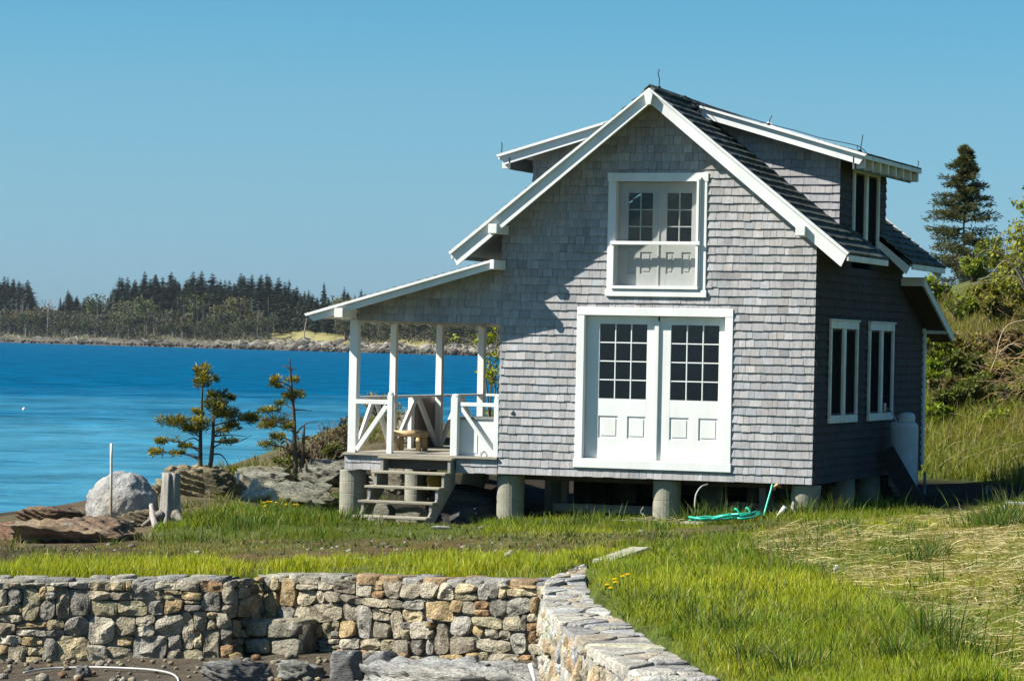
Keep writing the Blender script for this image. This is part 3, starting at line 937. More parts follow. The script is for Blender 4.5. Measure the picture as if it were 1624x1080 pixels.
mb = MB(); mb.bbox(5.03, 5.388, 5.385, 5.42, 3.10, 3.232, .004); part(mb, 'fascia', 'paint_old', lr)
mb = MB(); mb.bbox(5.03, 5.385, 7.24, 7.36, 2.33, 2.46, .005); part(mb, 'beam_end', 'paint_old', lr)
mb = MB(); mb.prism([(5.42, zl(5.42)-.175), (7.74, zl(7.74)-.16), (7.74, zl(7.74)-.12), (5.42, zl(5.42)-.12)], (5.03, 0, 0), Y, Z, X, 0, .355, (.5, .5, .5)); part(mb, 'soffit', 'interior', lr)

# ---- lightning rods and roof cable
def rod(base_, pts):
    mb = MB(); mb.tube([np.array(base_)+np.array(p) for p in pts], .0075, 6)
    b0 = np.array(base_); mb.tube([b0-[0, 0, .02], b0+[0, 0, .012]], .03, 8)
    part(mb, 'lightning_rod', 'cable')
rod((2.56, -.25, 5.93), [(0, 0, 0), (.005, 0, .12), (-.02, 0, .2), (0, 0, .27)])
def on_dormer(u, v, y):
    p = atY(u, v, y); return p
p = atY(797, 246, 1.15); rod(p, [(.13, 0, -.01), (.02, 0, .0), (-.02, 0, .05), (-.01, 0, .12), (-.02, 0, .2)])
p = atY(1219, 197, 1.15); rod(p, [(0, 0, 0), (.02, 0, .07), (.05, 0, .13)])
p = atY(1364, 239, 1.2); rod(p, [(0, 0, -.02), (.02, 0, .1), (.04, 0, .24)])
p = atY(1451, 274, 4.7); rod(p, [(0, 0, -.03), (.04, .05, .12), (.05, .05, .16), (.04, .02, .19)])
mb = MB()
def cab(pts, r=.007): mb.tube(pts, r, 6)
A = [atY(u, v, y) for u, v, y in ((1085, 152, .6), (1094, 158, .8), (1100, 164, .95), (1098, 172, .95), (1106, 170, .95), (1112, 178, .95))]
cab(A, .011)
A = [atY(u, v, y) for u, v, y in ((1080, 153, .5), (1090, 168, .8), (1097, 166, .9), (1108, 163, .95), (1107, 174, .95), (1111, 182, .97))]
cab(A, .011)
A = [atY(u, v, y) for u, v, y in ((1086, 153, .6), (1110, 163, .97), (1160, 179, 1.05), (1219, 197, 1.08), (1260, 207, 1.05), (1300, 219, 1.05), (1345, 228, 1.1), (1362, 232, 1.15), (1371, 239, 1.2), (1375, 244, 1.2))]
cab(A, .006)
cab([atY(1360, 231, 1.15), atY(1360, 238, 1.15)], .006)
part(mb, 'lightning_cable', 'cable')

# ---- spigot elbow at the sill
mb = MB()
p0 = atY(1236, 772, .0); 
mb.tube([p0+[.0, .08, .0], p0+[.0, -.02, .02], p0+[-.02, -.06, .03], p0+[-.055, -.07, .0], p0+[-.065, -.07, -.05]], [.03, .03, .032, .028, .025], 10)
part(mb, 'spigot', 'copper')
# knot on the wall: a small round wall fitting
p0 = atY(813, 654, -.0)
mb = MB(); mb.tube([p0+[0, .0, 0], p0+[0, -.03, 0], p0+[0.0, -.05, -.002]], [.04, .036, .012], 12, (.3, .29, .27)); part(mb, 'hose_hook', 'concrete')
# ------------------------------------------------------------------ terrain
WATER_Z = -1.42
CP = []   # control points (s, D, z)
def cpx(u, v, D):
    p = atD(u, v, D); s, d = sd(p); CP.append((s, d, p[2]))
for a in [(-300, 914, 37.2), (0, 912, 36.2), (200, 911, 35.5), (400, 909, 34.8), (560, 908, 34.0), (700, 909, 33.6), (860, 908, 33.2),
          (0, 872, 40.5), (300, 870, 40), (600, 867, 39.5), (800, 858, 39.5),
          (250, 857, 43), (350, 848, 43.5), (450, 834, 44), (330, 825, 45), (420, 818, 46), (540, 824, 47.2),
          (30, 857, 43.5), (150, 855, 44), (195, 838, 46), (70, 838, 47.5), (30, 826, 54), (100, 824, 55),
          (540, 826, 49), (620, 838, 47.6), (720, 838, 47.6), (805, 833, 47.8), (950, 831, 47.4), (1055, 829, 47), (1150, 827, 46.8), (1290, 814, 46.6), (1400, 806, 48), (1500, 803, 49.5),
          (1100, 848, 42), (1250, 835, 44), (1400, 820, 46), (1550, 803, 47), (1624, 792, 47),
          (960, 892, 35.5), (1150, 865, 38.5), (1300, 850, 40), (1500, 850, 38), (1624, 850, 36),
          (960, 915, 32.0), (1050, 920, 31), (1200, 920, 31.5), (1400, 920, 31), (1600, 920, 30),
          (1010, 990, 27.5), (1200, 1000, 26), (1400, 1000, 26), (1620, 1000, 25),
          (1150, 1080, 23.0), (1300, 1080, 22.0), (1450, 1080, 21), (1620, 1080, 20),
          (1500, 772, 55), (1600, 775, 53), (1480, 700, 60), (1600, 690, 59), (1500, 600, 65), (1600, 600, 64), (1540, 492, 72), (1620, 470, 70),
          (300, 790, 48), (330, 782, 50), (400, 784, 50.5), (480, 768, 53), (530, 760, 54), (440, 752, 56), (520, 735, 58), (600, 705, 56), (600, 655, 62), (650, 655, 62)]:
    cpx(*a)
CP += [(-15, 60, -1.9), (-30, 60, -3), (-9, 66, -2.2), (-4, 75, -2.4), (0, 90, -3), (-40, 45, -2), (-14, 46, -1.25), (-60, 100, -4), (0, 120, -4), (6, 72, .8), (0, 70, -2.2), (-1.5, 80, -3), (1.5, 100, -3.5), (2.5, 85, -2), (1.2, 66, -1.6), 
       (1.0, 55, -.6), (4, 52, -.55), (7, 53, -.4), (5, 62, .2), (12, 80, 4.0), (22, 75, 4.2), (13, 110, 3.7), (30, 110, 5), (40, 60, 4), (20, 45, 1.0), (30, 30, 1.2), (12, 20, .4),
       (20, 10, .6), (0, 10, .1), (8, 10, .3), (-5, 8, -.2), (-20, 25, -.6), (-40, 25, -.9), (60, 140, 6), (-14, 33, -.6), (-14, 39, -.75), (6.5, 85, 1.5), (-60, 200, -6), (0, 200, -5), (-100, 400, -8), (0, 400, -8), (-200, 300, -8), (-200, 100, -6), (-120, 60, -4), (20, 200, 4), (60, 300, 6), (100, 150, 6), (200, 300, 8), (-20, 110, -4), (0, 300, -8), (8, 200, -4), (5, 300, -8), (15, 300, -4), (7, 140, -2), (40, 300, 1), (0, 250, -7), (4, 110, -2.5), (9, 250, -6), (-8, 150, -4), (0, 14, 0.0), (6, 14, .1)]
CPA = np.array(CP)
def _ker(a, b): return np.sqrt(((a[:, None, :]-b[None, :, :])**2).sum(-1)+1.0)
_A = _ker(CPA[:, :2], CPA[:, :2])
_mean = 0.0
_w = np.linalg.solve(_A+np.eye(len(CPA))*.02*np.sign(np.diag(_A).mean())*-1, CPA[:, 2])
def ground0(s, D):
    s = np.asarray(s, float); D = np.asarray(D, float)
    q = np.stack([s.ravel(), D.ravel()], -1)
    out = np.empty(len(q))
    for i in range(0, len(q), 20000):
        out[i:i+20000] = _ker(q[i:i+20000], CPA[:, :2])@_w
    return out.reshape(s.shape)
ZT = -.60                                    # lowest top of the stone walls; they rise gently to the left and toward the viewer
ZL, ZR = -.74, -.46
fe = [atZ(-420, 920, -.87), atZ(0, 918, ZL), atZ(365, 915, ZL+(ZR-ZL)*.42), atZ(868, 923, ZR)]
FE = np.array([sd(p) for p in fe])
_q = np.array(sd(atZ(400, 913.5, -.66))); _e = FE[3]; _d = (_q-_e)/np.linalg.norm(_q-_e)
_j = FE[2]+np.array([.44, .9])*.5; _k = (_j-_e)@_d; _j = _e+_d*_k         # the right-hand length is set back behind the left one
FE = np.vstack([FE[:3], _j, _e])           # front top edge of the back wall in (s, D)
inn = [(934, 894.5), (902, 903.5), (880, 912), (868, 923), (866, 940), (868, 960), (884, 982), (915, 1006), (950, 1031), (998, 1060), (1030, 1080)]
outr = [(935, 899), (926, 915), (930, 935), (946, 956), (976, 977), (1012, 1002), (1062, 1034), (1140, 1080)]
INC = np.array([sd(atZ(u, v, -.46)) for (u, v) in inn]); OUT = np.array([sd(atZ(u, v, -.46)) for (u, v) in outr]); IN = INC[3:]
dI = (IN[-1]-IN[-3]); dI /= np.linalg.norm(dI)
IN = np.vstack([IN, IN[-1]+dI*2.5, IN[-1]+dI*6]); dO = OUT[-1]-OUT[-2]; dO /= np.linalg.norm(dO)
OUT = np.vstack([OUT, OUT[-1]+dI*2.5, OUT[-1]+dI*6]); INC = np.vstack([INC, INC[-1]+dI*2.5, INC[-1]+dI*6])
def resample(P, n):
    L = np.r_[0, np.cumsum(np.linalg.norm(np.diff(P, axis=0), axis=1))]
    t = np.linspace(0, L[-1], n)
    return np.stack([np.interp(t, L, P[:, 0]), np.interp(t, L, P[:, 1])], -1)
def smooth(P, k=4):
    P = P.copy()
    for _ in range(k): P[1:-1] = (P[:-2]+2*P[1:-1]+P[2:])/4
    return P
IN = smooth(resample(IN, 60), 6); OUT = smooth(resample(OUT, 70), 6); INC = smooth(resample(INC, 70), 5)
BAS = np.vstack([[FE[0]+[-12, 0]], FE, IN[1:], [[-20, IN[-1, 1]-1]]])     # basin outline
def inpoly(s, D, P):
    s = np.asarray(s, float); D = np.asarray(D, float); r = np.zeros(s.shape, bool)
    j = len(P)-1
    for i in range(len(P)):
        c = ((P[i, 1] > D) != (P[j, 1] > D)) & (s < (P[j, 0]-P[i, 0])*(D-P[i, 1])/(P[j, 1]-P[i, 1]+1e-12)+P[i, 0])
        r ^= c; j = i
    return r
def distpoly(s, D, P):
    best = np.full(np.shape(s), 1e9)
    for i in range(len(P)-1):
        a = P[i]; b = P[i+1]; ab = b-a
        t = np.clip(((s-a[0])*ab[0]+(D-a[1])*ab[1])/(ab@ab+1e-12), 0, 1)
        best = np.minimum(best, np.hypot(s-a[0]-t*ab[0], D-a[1]-t*ab[1]))
    return best
BASIN_Z = -1.45
def BZ(s): return np.interp(s, [-9, -5.8, .4, 3], [-1.80, -1.66, -1.27, -1.25])
CAPP = np.vstack([INC, OUT[::-1]])
def ground(s, D, detail=True):
    s = np.asarray(s, float); D = np.asarray(D, float)
    z = ground0(s, D)
    if detail:
        a = np.clip((D-14)/10, 0, 1)
        z = z+.035*n2(s, D, .8, 3)*a+.012*n2(s, D, 3.1, 5)*a
    near = (D < 40) & (s < 12)
    ins = inpoly(s, D, BAS) & near
    # earth stays just below the tops of the walls, and drops inside them
    cap = inpoly(s, D, CAPP)
    z = np.where(cap, np.minimum(z, -.46-.10), z)
    if ins.any():
        d = distpoly(s, D, BAS[1:-1])
        fl = BZ(s)+.05*n2(s, D, 1.3, 8)
        z = np.where(ins | (near & (d < .22)), fl, z)
        dF = distpoly(s, D, FE); ztop = np.interp(s, FE[:, 0], [-.87, ZL, ZL+(ZR-ZL)*.42, ZL+(ZR-ZL)*.42, ZR])
        z = np.where(near & (dF < 1.6) & ~ins & (d >= .22), np.minimum(z, ztop-.09+np.maximum(0, dF-.55)*.28), z)
    return z
def gz(s, D): return float(ground(np.array([float(s)]), np.array([float(D)]))[0])
def gp(u, v, D):
    """point on the ground under the photo position (u, v) near depth D"""
    p = atD(u, v, D); s, d = sd(p)
    x, y = wxy(s, d); return np.array([float(x), float(y), gz(s, d)])

sa = np.unique(np.concatenate([-np.geomspace(9, 260, 40)[::-1], np.arange(-9, 12.001, .13), np.geomspace(12.1, 400, 45)]))
Da = np.unique(np.concatenate([np.linspace(-40, 15, 25), np.arange(16, 60.001, .13), np.geomspace(60.2, 420, 60)]))
S_, D_ = np.meshgrid(sa, Da, indexing='ij')
Zg = ground(S_, D_)
# rocky outcrop left of the house gets sharper relief
Xg, Yg = wxy(S_, D_)
ug, vg = proj(np.stack([Xg, Yg, Zg], -1).reshape(-1, 3)) if False else (None, None)
Vg = np.stack([Xg, Yg, Zg], -1).reshape(-1, 3)
dv = Vg-CPOS; wv = np.maximum(dv@FW, 1)
UG = 812+CF*(dv@RV)/wv; VG = 540-CF*(dv@UV)/wv
def pip(u, v, P):
    return inpoly(u, v, np.array(P, float))
PATH = [(-400, 864), (0, 860), (250, 858), (420, 858), (650, 856), (820, 849), (1000, 845), (1150, 833), (1270, 827), (1290, 838), (1150, 852), (1010, 869), (800, 882), (500, 893), (250, 895), (0, 896), (-400, 898)]
ROCKY = [(-500, 770), (140, 768), (285, 765), (300, 740), (560, 690), (640, 620), (700, 620), (720, 700), (555, 745), (545, 800), (420, 802), (330, 812), (250, 838), (222, 862), (150, 866), (0, 872), (-500, 880)]
STRAW = [(1190, 856), (1250, 838), (1420, 822), (1624, 806), (2200, 790), (2200, 1200), (1660, 1120), (1560, 1060), (1480, 1010), (1400, 950), (1290, 915), (1190, 880)]
HOUSE_SHADE = [(1295, 797), (1420, 808), (1520, 815), (1610, 797), (1720, 775), (1600, 768), (1460, 758), (1300, 775)]
UNDER_SHADE = [(545, 822), (700, 826), (830, 822), (1290, 812), (1295, 770), (548, 742)]
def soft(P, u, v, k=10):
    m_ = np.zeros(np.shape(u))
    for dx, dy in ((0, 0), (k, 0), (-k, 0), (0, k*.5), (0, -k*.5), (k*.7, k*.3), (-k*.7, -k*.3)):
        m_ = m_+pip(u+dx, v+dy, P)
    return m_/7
nz = n2(Vg[:, 0], Vg[:, 1], .9, 21); nz2 = n2(Vg[:, 0], Vg[:, 1], 3.5, 22)
jx = 60*nz; jy = 9*nz2+5*nz
mpath = soft(PATH, UG+jx, VG+jy, 26); mrock = soft(ROCKY, UG+jx, VG+jy, 10); mstraw = soft(STRAW, UG+jx, VG+jy*2, 22)
fl_ = inpoly(Vg@np.array([*RH[:2], 0])-CPOS@RH, Vg@np.array([*FH[:2], 0])-CPOS@FH, BAS)
colg = np.tile(np.array([.07, .095, .02]), (len(Vg), 1))            # soil under grass
colg *= (1+.3*nz2)[:, None]
def lay(mask, c):
    global colg
    m_ = np.clip(mask, 0, 1)[:, None]; colg = colg*(1-m_)+np.array(c)*m_
lay(mstraw*np.clip(.6+.5*nz, 0, 1), (.15, .18, .03)); lay(mstraw*np.clip(-.1+1.0*nz2+.5*(UG > 1480)*(VG < 960), 0, .8), (.31, .26, .11))
lay(mpath*.95, (.095, .056, .026)); lay(mpath*np.clip(nz2*1.4-.1, 0, .6), (.19, .135, .07)); lay(mpath*np.clip(.15-nz*1.5, 0, .8), (.085, .095, .024))
lay(mrock, (.10, .085, .05)); lay(mrock*np.clip(.2+nz*1.3, 0, .8)*(UG < 240), (.16, .085, .05))
lay(soft([(-300, 858), (60, 866), (200, 862), (340, 868), (270, 886), (0, 892), (-300, 896)], UG+jx, VG+jy, 14)*np.clip(.7+nz2, .2, .9), (.035, .025, .017))
dk = soft(UNDER_SHADE, UG, VG, 10); lay(dk, (.035, .03, .022))  # shade below the floor painted into the ground colour
dg = soft(HOUSE_SHADE, UG, VG, 10); lay(dg, (.017, .014, .011))  # cast shadow of the house painted near-black into the ground
wet = np.clip((-1.05-Vg[:, 2])/.3, 0, 1)*(VG < 860); lay(wet*(~fl_), (.035, .03, .02))
lay(fl_*1.0, (.085, .07, .05))
far_l = (D_.ravel() > 75); lay(far_l*.8, (.09, .10, .03))
I, J = len(sa), len(Da)
ii, jj = np.meshgrid(np.arange(I-1), np.arange(J-1), indexing='ij')
q = (ii*J+jj).ravel(); Fg = np.stack([q, q+J, q+J+1, q+1], -1)
# material: colour from the land cover and painted shade, broken up at several scales
mt, nt, out = new_mat('ground'); M['ground'] = mt
v = coords(nt)
na = noise(nt, v, 3.0, 6, .65); nb_ = noise(nt, v, 22, 5, .7)
r1 = ramp(nt, [(.3, .62), (.7, 1.3)]); nt.links.new(na, r1.inputs[0]); r2 = ramp(nt, [(.28, .5), (.72, 1.45)]); nt.links.new(nb_, r2.inputs[0])
c = mixc(nt, 1.0, mixc(nt, 1.0, attr(nt), r1.outputs[0], 'MULTIPLY'), r2.outputs[0], 'MULTIPLY')
hh = N(nt, 'ShaderNodeMath', operation='ADD'); nt.links.new(na, hh.inputs[0]); nt.links.new(nb_, hh.inputs[1])
principled(nt, out, c, .95, .1, bump(nt, hh.outputs[0], .8, .04))
grd = raw_mesh('ground', Vg, Fg, colg, M['ground'], True); struct(grd)

# ------------------------------------------------------------------ sea
mt, nt, out = new_mat('sea_water'); M['water'] = mt
vec = N(nt, 'ShaderNodeTexCoord').outputs['Object']           # sheet turned so that its own x runs along the shore
def mapped(scale):
    mp = N(nt, 'ShaderNodeMapping'); mp.inputs['Scale'].default_value = scale; nt.links.new(vec, mp.inputs['Vector']); return mp.outputs['Vector']
w1 = noise(nt, mapped((.35, 1.0, 1)), 1.3, 5, .6, .3)
w2 = noise(nt, mapped((.12, .5, 1)), .22, 3, .5, .2)
w3 = noise(nt, mapped((.5, 1.2, 1)), 5.0, 3, .5)
hs = N(nt, 'ShaderNodeMath', operation='MULTIPLY_ADD'); nt.links.new(w2, hs.inputs[0]); hs.inputs[1].default_value = 2.2; nt.links.new(w1, hs.inputs[2])
hs2 = N(nt, 'ShaderNodeMath', operation='MULTIPLY_ADD'); nt.links.new(w3, hs2.inputs[0]); hs2.inputs[1].default_value = .25; nt.links.new(hs.outputs[0], hs2.inputs[2])
# ruffled further out, slick near the bank and in long streaks
sep = N(nt, 'ShaderNodeSeparateXYZ'); nt.links.new(vec, sep.inputs[0])
mr = N(nt, 'ShaderNodeMapRange'); mr.inputs['From Min'].default_value = 80; mr.inputs['From Max'].default_value = 240; nt.links.new(sep.outputs['Y'], mr.inputs['Value'])
st = noise(nt, mapped((.02, .05, 1)), 1.0, 6, .65, .5)
rs = ramp(nt, [(.36, 0), (.64, 1)]); nt.links.new(st, rs.inputs[0])
st2 = noise(nt, mapped((.20, .75, 1)), 1.0, 5, .62, .35)
rs2 = ramp(nt, [(.52, 0), (.66, 1)]); nt.links.new(st2, rs2.inputs[0])
sm = N(nt, 'ShaderNodeMath', operation='MULTIPLY_ADD'); nt.links.new(rs.outputs[0], sm.inputs[0]); sm.inputs[1].default_value = .34; nt.links.new(mr.outputs[0], sm.inputs[2]); sm.use_clamp = True
sm2 = N(nt, 'ShaderNodeMath', operation='MULTIPLY_ADD'); nt.links.new(rs2.outputs[0], sm2.inputs[0]); sm2.inputs[1].default_value = .45; nt.links.new(sm.outputs[0], sm2.inputs[2]); sm2.use_clamp = True
bs = N(nt, 'ShaderNodeMapRange'); bs.inputs['To Min'].default_value = .25; bs.inputs['To Max'].default_value = .9; nt.links.new(sm2.outputs[0], bs.inputs['Value'])
bp = N(nt, 'ShaderNodeBump'); bp.inputs['Distance'].default_value = .35; nt.links.new(hs2.outputs[0], bp.inputs['Height']); nt.links.new(bs.outputs[0], bp.inputs['Strength'])
cw = mixc(nt, sm2.outputs[0], (.045, .21, .30), (.0, .067, .146))
rip = noise(nt, mapped((.22, .11, 1)), 1.0, 8, .80, .4)
rrip = ramp(nt, [(.3, .45), (.7, 1.6)]); nt.links.new(rip, rrip.inputs[0]); cw = mixc(nt, 1.0, cw, rrip.outputs[0], 'MULTIPLY')
dfw = N(nt, 'ShaderNodeBsdfDiffuse'); nt.links.new(cw, dfw.inputs['Color'])
glw = N(nt, 'ShaderNodeBsdfGlossy'); glw.inputs['Roughness'].default_value = .12; nt.links.new(bp.outputs['Normal'], glw.inputs['Normal'])
frw = N(nt, 'ShaderNodeFresnel'); frw.inputs['IOR'].default_value = 1.33; nt.links.new(bp.outputs['Normal'], frw.inputs['Normal'])
lim = N(nt, 'ShaderNodeMapRange'); lim.inputs['To Min'].default_value = .55; lim.inputs['To Max'].default_value = .07; nt.links.new(sm2.outputs[0], lim.inputs['Value'])
mf = N(nt, 'ShaderNodeMath', operation='MULTIPLY'); nt.links.new(frw.outputs[0], mf.inputs[0]); nt.links.new(lim.outputs[0], mf.inputs[1])
mxw = N(nt, 'ShaderNodeMixShader'); nt.links.new(mf.outputs[0], mxw.inputs[0]); nt.links.new(dfw.outputs[0], mxw.inputs[1]); nt.links.new(glw.outputs[0], mxw.inputs[2])
nt.links.new(mxw.outputs[0], out.inputs['Surface'])
me = bpy.data.meshes.new('sea')
me.from_pydata([(-1500, 47, 0), (900, 47, 0), (900, 2600, 0), (-1500, 2600, 0)], [], [(0, 1, 2, 3)])
me.materials.append(M['water'])
sea = bpy.data.objects.new('sea', me); COL.objects.link(sea)
sea.location = (CX, CY, WATER_Z); sea.rotation_euler = (0, 0, CYAW); struct(sea)

# ------------------------------------------------------------------ sea air
if HAZE > 0:
    mt, nt, out = new_mat('haze_air')
    pv = N(nt, 'ShaderNodeVolumePrincipled'); pv.inputs['Color'].default_value = (.75, .88, .97, 1); pv.inputs['Density'].default_value = HAZE; pv.inputs['Anisotropy'].default_value = .2
    nt.links.new(pv.outputs[0], out.inputs['Volume'])
    mb = MB(); mb.box(-1700, 1000, -70, 2800, -14, 75)
    hz = mb.build('haze', mt); hz.location = (CX, CY, 0); hz.rotation_euler = (0, 0, CYAW); hz['kind'] = 'stuff'; hz['label'] = 'thin sea haze over the water and shores'; hz['category'] = 'haze'

# ------------------------------------------------------------------ world + sun
LD = np.array([1.80, 1.0, -1.80]); LD /= np.linalg.norm(LD)
EL = math.asin(-LD[2]); AZ = math.atan2(-LD[0], -LD[1])
wd = bpy.data.worlds.new('World'); sc.world = wd; wd.use_nodes = True
nt = wd.node_tree; nt.nodes.clear()
wo = nt.nodes.new('ShaderNodeOutputWorld'); bg = nt.nodes.new('ShaderNodeBackground')
sky = nt.nodes.new('ShaderNodeTexSky'); sky.sky_type = 'NISHITA'; sky.sun_disc = False
sky.sun_elevation = EL; sky.sun_rotation = AZ % (2*math.pi); sky.altitude = 0
sky.air_density = SKY_AIR; sky.dust_density = SKY_DUST; sky.ozone_density = SKY_OZ
# a clean sea sky: cyan-tinted, deepening quickly above the horizon haze
tc = nt.nodes.new('ShaderNodeTexCoord'); sp = nt.nodes.new('ShaderNodeSeparateXYZ'); nt.links.new(tc.outputs['Generated'], sp.inputs[0])
rr = nt.nodes.new('ShaderNodeValToRGB'); e = rr.color_ramp.elements
while len(e) < len(SKY_RAMP): e.new(.5)
for i, (p_, c_) in enumerate(SKY_RAMP): e[i].position = p_; e[i].color = (*c_, 1)
nt.links.new(sp.outputs['Z'], rr.inputs[0])
mm = nt.nodes.new('ShaderNodeMix'); mm.data_type = 'RGBA'; mm.blend_type = 'MULTIPLY'; mm.inputs['Factor'].default_value = 1
nt.links.new(sky.outputs[0], mm.inputs[6]); nt.links.new(rr.outputs[0], mm.inputs[7])
nt.links.new(mm.outputs[2], bg.inputs['Color']); bg.inputs['Strength'].default_value = SKY_STR
nt.links.new(bg.outputs[0], wo.inputs['Surface'])
sl = bpy.data.lights.new('sun', 'SUN'); sl.energy = SUN_E; sl.angle = math.radians(.5); sl.color = (1.0, .955, .87)
so = bpy.data.objects.new('sun', sl); COL.objects.link(so)
so.rotation_euler = Vector(LD).to_track_quat('-Z', 'Y').to_euler()
so.location = (-30, -20, 40)
sc.view_settings.view_transform = 'Standard'; sc.view_settings.look = 'None'
sc.view_settings.exposure = EXPO; sc.view_settings.gamma = 1.0
sc.render.engine = 'CYCLES'
sc.cycles.use_denoising = True
sc.cycles.max_bounces = 6; sc.cycles.diffuse_bounces = 3; sc.cycles.glossy_bounces = 3
sc.cycles.transparent_max_bounces = 12; sc.cycles.transmission_bounces = 4; sc.cycles.volume_bounces = 0
sc.cycles.sample_clamp_indirect = 8
# ------------------------------------------------------------------ dry stone walls
STONE_COLS = [(.43, .37, .26), (.36, .335, .28), (.48, .395, .24), (.46, .34, .18), (.31, .27, .20), (.50, .44, .32), (.38, .24, .125), (.39, .345, .22), (.25, .23, .19), (.52, .47, .36)]
STONE_W = np.array([16, 14, 12, 8, 9, 9, 5, 12, 6, 6], float); STONE_W /= STONE_W.sum()
def voronoi_cells(pts, bounds, k=26, sx=1.0):
    """clipped Voronoi polygons of 2D points (x is squeezed by sx so that cells lie flat)"""
    P = pts*np.array([sx, 1.0])
    x0, x1, y0, y1 = bounds
    cells = []
    for i, p in enumerate(P):
        poly = [(x0*sx, y0), (x1*sx, y0), (x1*sx, y1), (x0*sx, y1)]
        d = ((P-p)**2).sum(1); o_ = np.argsort(d)[1:k]
        for j in o_:
            q = P[j]; a, b = q-p; c = (q@q-p@p)/2
            poly = clip_poly(poly, a, b, c)
            if len(poly) < 3: break
        cells.append([(x/sx, y) for x, y in poly] if len(poly) >= 3 else None)
    return cells
def chaikin(P, n=1, w=.25):
    P = np.array(P)
    for _ in range(n):
        Q = np.roll(P, -1, 0)
        P = np.stack([P*(1-w)+Q*w, P*w+Q*(1-w)], 1).reshape(-1, 2)
    return P
def face_stones(mb, pts, bounds, mapf, gap=.012, depth=.10, sx=.62, seed=0, cols=None, bulge=1.0, rough=.02):
    """mapf(a, b, h) -> world point h metres proud of the wall core"""
    r = np.random.default_rng(seed)
    for ci, cell in enumerate(pts if isinstance(pts, list) else voronoi_cells(pts, bounds, sx=sx)):
        if cell is None: continue
        P = np.array(cell); c = P.mean(0)
        if np.ptp(P[:, 0]) < .04 or np.ptp(P[:, 1]) < .03: continue
        size = min(np.ptp(P[:, 0]), np.ptp(P[:, 1]))
        g_ = gap*r.uniform(.3, 1.5)
        P = c+(P-c)*np.maximum(.55, 1-2*g_/np.array([np.ptp(P[:, 0]), np.ptp(P[:, 1])]))
        P = chaikin(P, 1, r.uniform(.10, .22))
        P = chaikin(P, 1, .22) if r.random() < .3 else P
        n_ = len(P)
        dep = depth*r.uniform(.55, 1.25); tl = r.normal(0, .07, 2)
        col = np.array(STONE_COLS[r.choice(len(STONE_COLS), p=STONE_W)]) if cols is None else np.array(cols[r.integers(len(cols))])
        col = col*r.uniform(.75, 1.2)
        V = []; C_ = []
        e = min(.5, .05/size)
        if len(P) < 10:      # more points round the rim so that the edge can break up
            P = np.stack([P, (P+np.roll(P, -1, 0))/2], 1).reshape(-1, 2)
            n_ = len(P)
        for (f, h) in ((1.0, -.04), (1.0, dep*.5), (1-e*.3, dep*.85), (1-e*.9, dep), (max(.45, 1-e*2.4), dep*1.0), (max(.3, 1-e*4), dep*1.02), (.12, dep*1.0)):
            for k in range(n_):
                a, b = c+(P[k]-c)*f
                hh_ = h+((a-c[0])*tl[0]+(b-c[1])*tl[1])*(1 if h > 0 else 0)*bulge
                V.append((a, b, hh_))
        V = np.array(V)
        for _k in range(3 if bulge == 1.0 else 0):       # chiselled facets
            an = r.uniform(0, 2*math.pi); gx, gy = math.cos(an)*r.uniform(.2, .7), math.sin(an)*r.uniform(.2, .7)
            lim_ = dep*r.uniform(.9, 1.15)-((V[:, 0]-c[0])*gx+(V[:, 1]-c[1])*gy)
            V[:, 2] = np.where(V[:, 2] > 0, np.minimum(V[:, 2], np.maximum(lim_, dep*.3)), V[:, 2])
        nzv = fbm(np.stack([V[:, 0]*9+ci*3.1, V[:, 1]*9, V[:, 2]*9], -1), 3, 3)
        V[:, 2] += nzv*rough*(V[:, 2] > 0)
        V[:, 0] += fbm(np.stack([V[:, 0]*7, V[:, 1]*7, V[:, 2]*7+ci], -1), 2, 5)*.012; 
        Wp = np.array([mapf(*q_) for q_ in V])
        m_ = 7; F_ = []
        for i in range(m_-1):
            for k in range(n_):
                k2 = (k+1) % n_; F_.append((i*n_+k, i*n_+k2, (i+1)*n_+k2, (i+1)*n_+k))
        F_.append([(m_-1)*n_+k for k in range(n_)])
        shade = 1+.18*fbm(Wp*5, 2, 9)[:, None]
        mb.add(Wp, F_, np.clip(col*shade, .02, .6))
def scatter_rows(L, H, hmin, hmax, wmin, wmax, r, jx_=.3, jz=.28):
    pts = []; z = 0
    while z < H-.03:
        h = r.uniform(hmin, hmax); h = min(h, H-z) if H-z-h > .06 else H-z
        a = -r.uniform(0, .2)
        while a < L+.1:
            w = r.uniform(wmin, wmax)
            if r.random() < .22:        # two small stones stacked
                for q in (.27, .75): pts.append((a+w*.5+r.normal(0, .02), z+h*q))
            elif r.random() < .12:
                pts.append((a+w*.3, z+h*.5)); pts.append((a+w*.75, z+h*.3)); pts.append((a+w*.8, z+h*.8))
            else: pts.append((a+w*.5+r.normal(0, w*.08), z+h*.5+r.normal(0, h*jz*.35)))
            a += w
        z += h
    return np.array(pts)
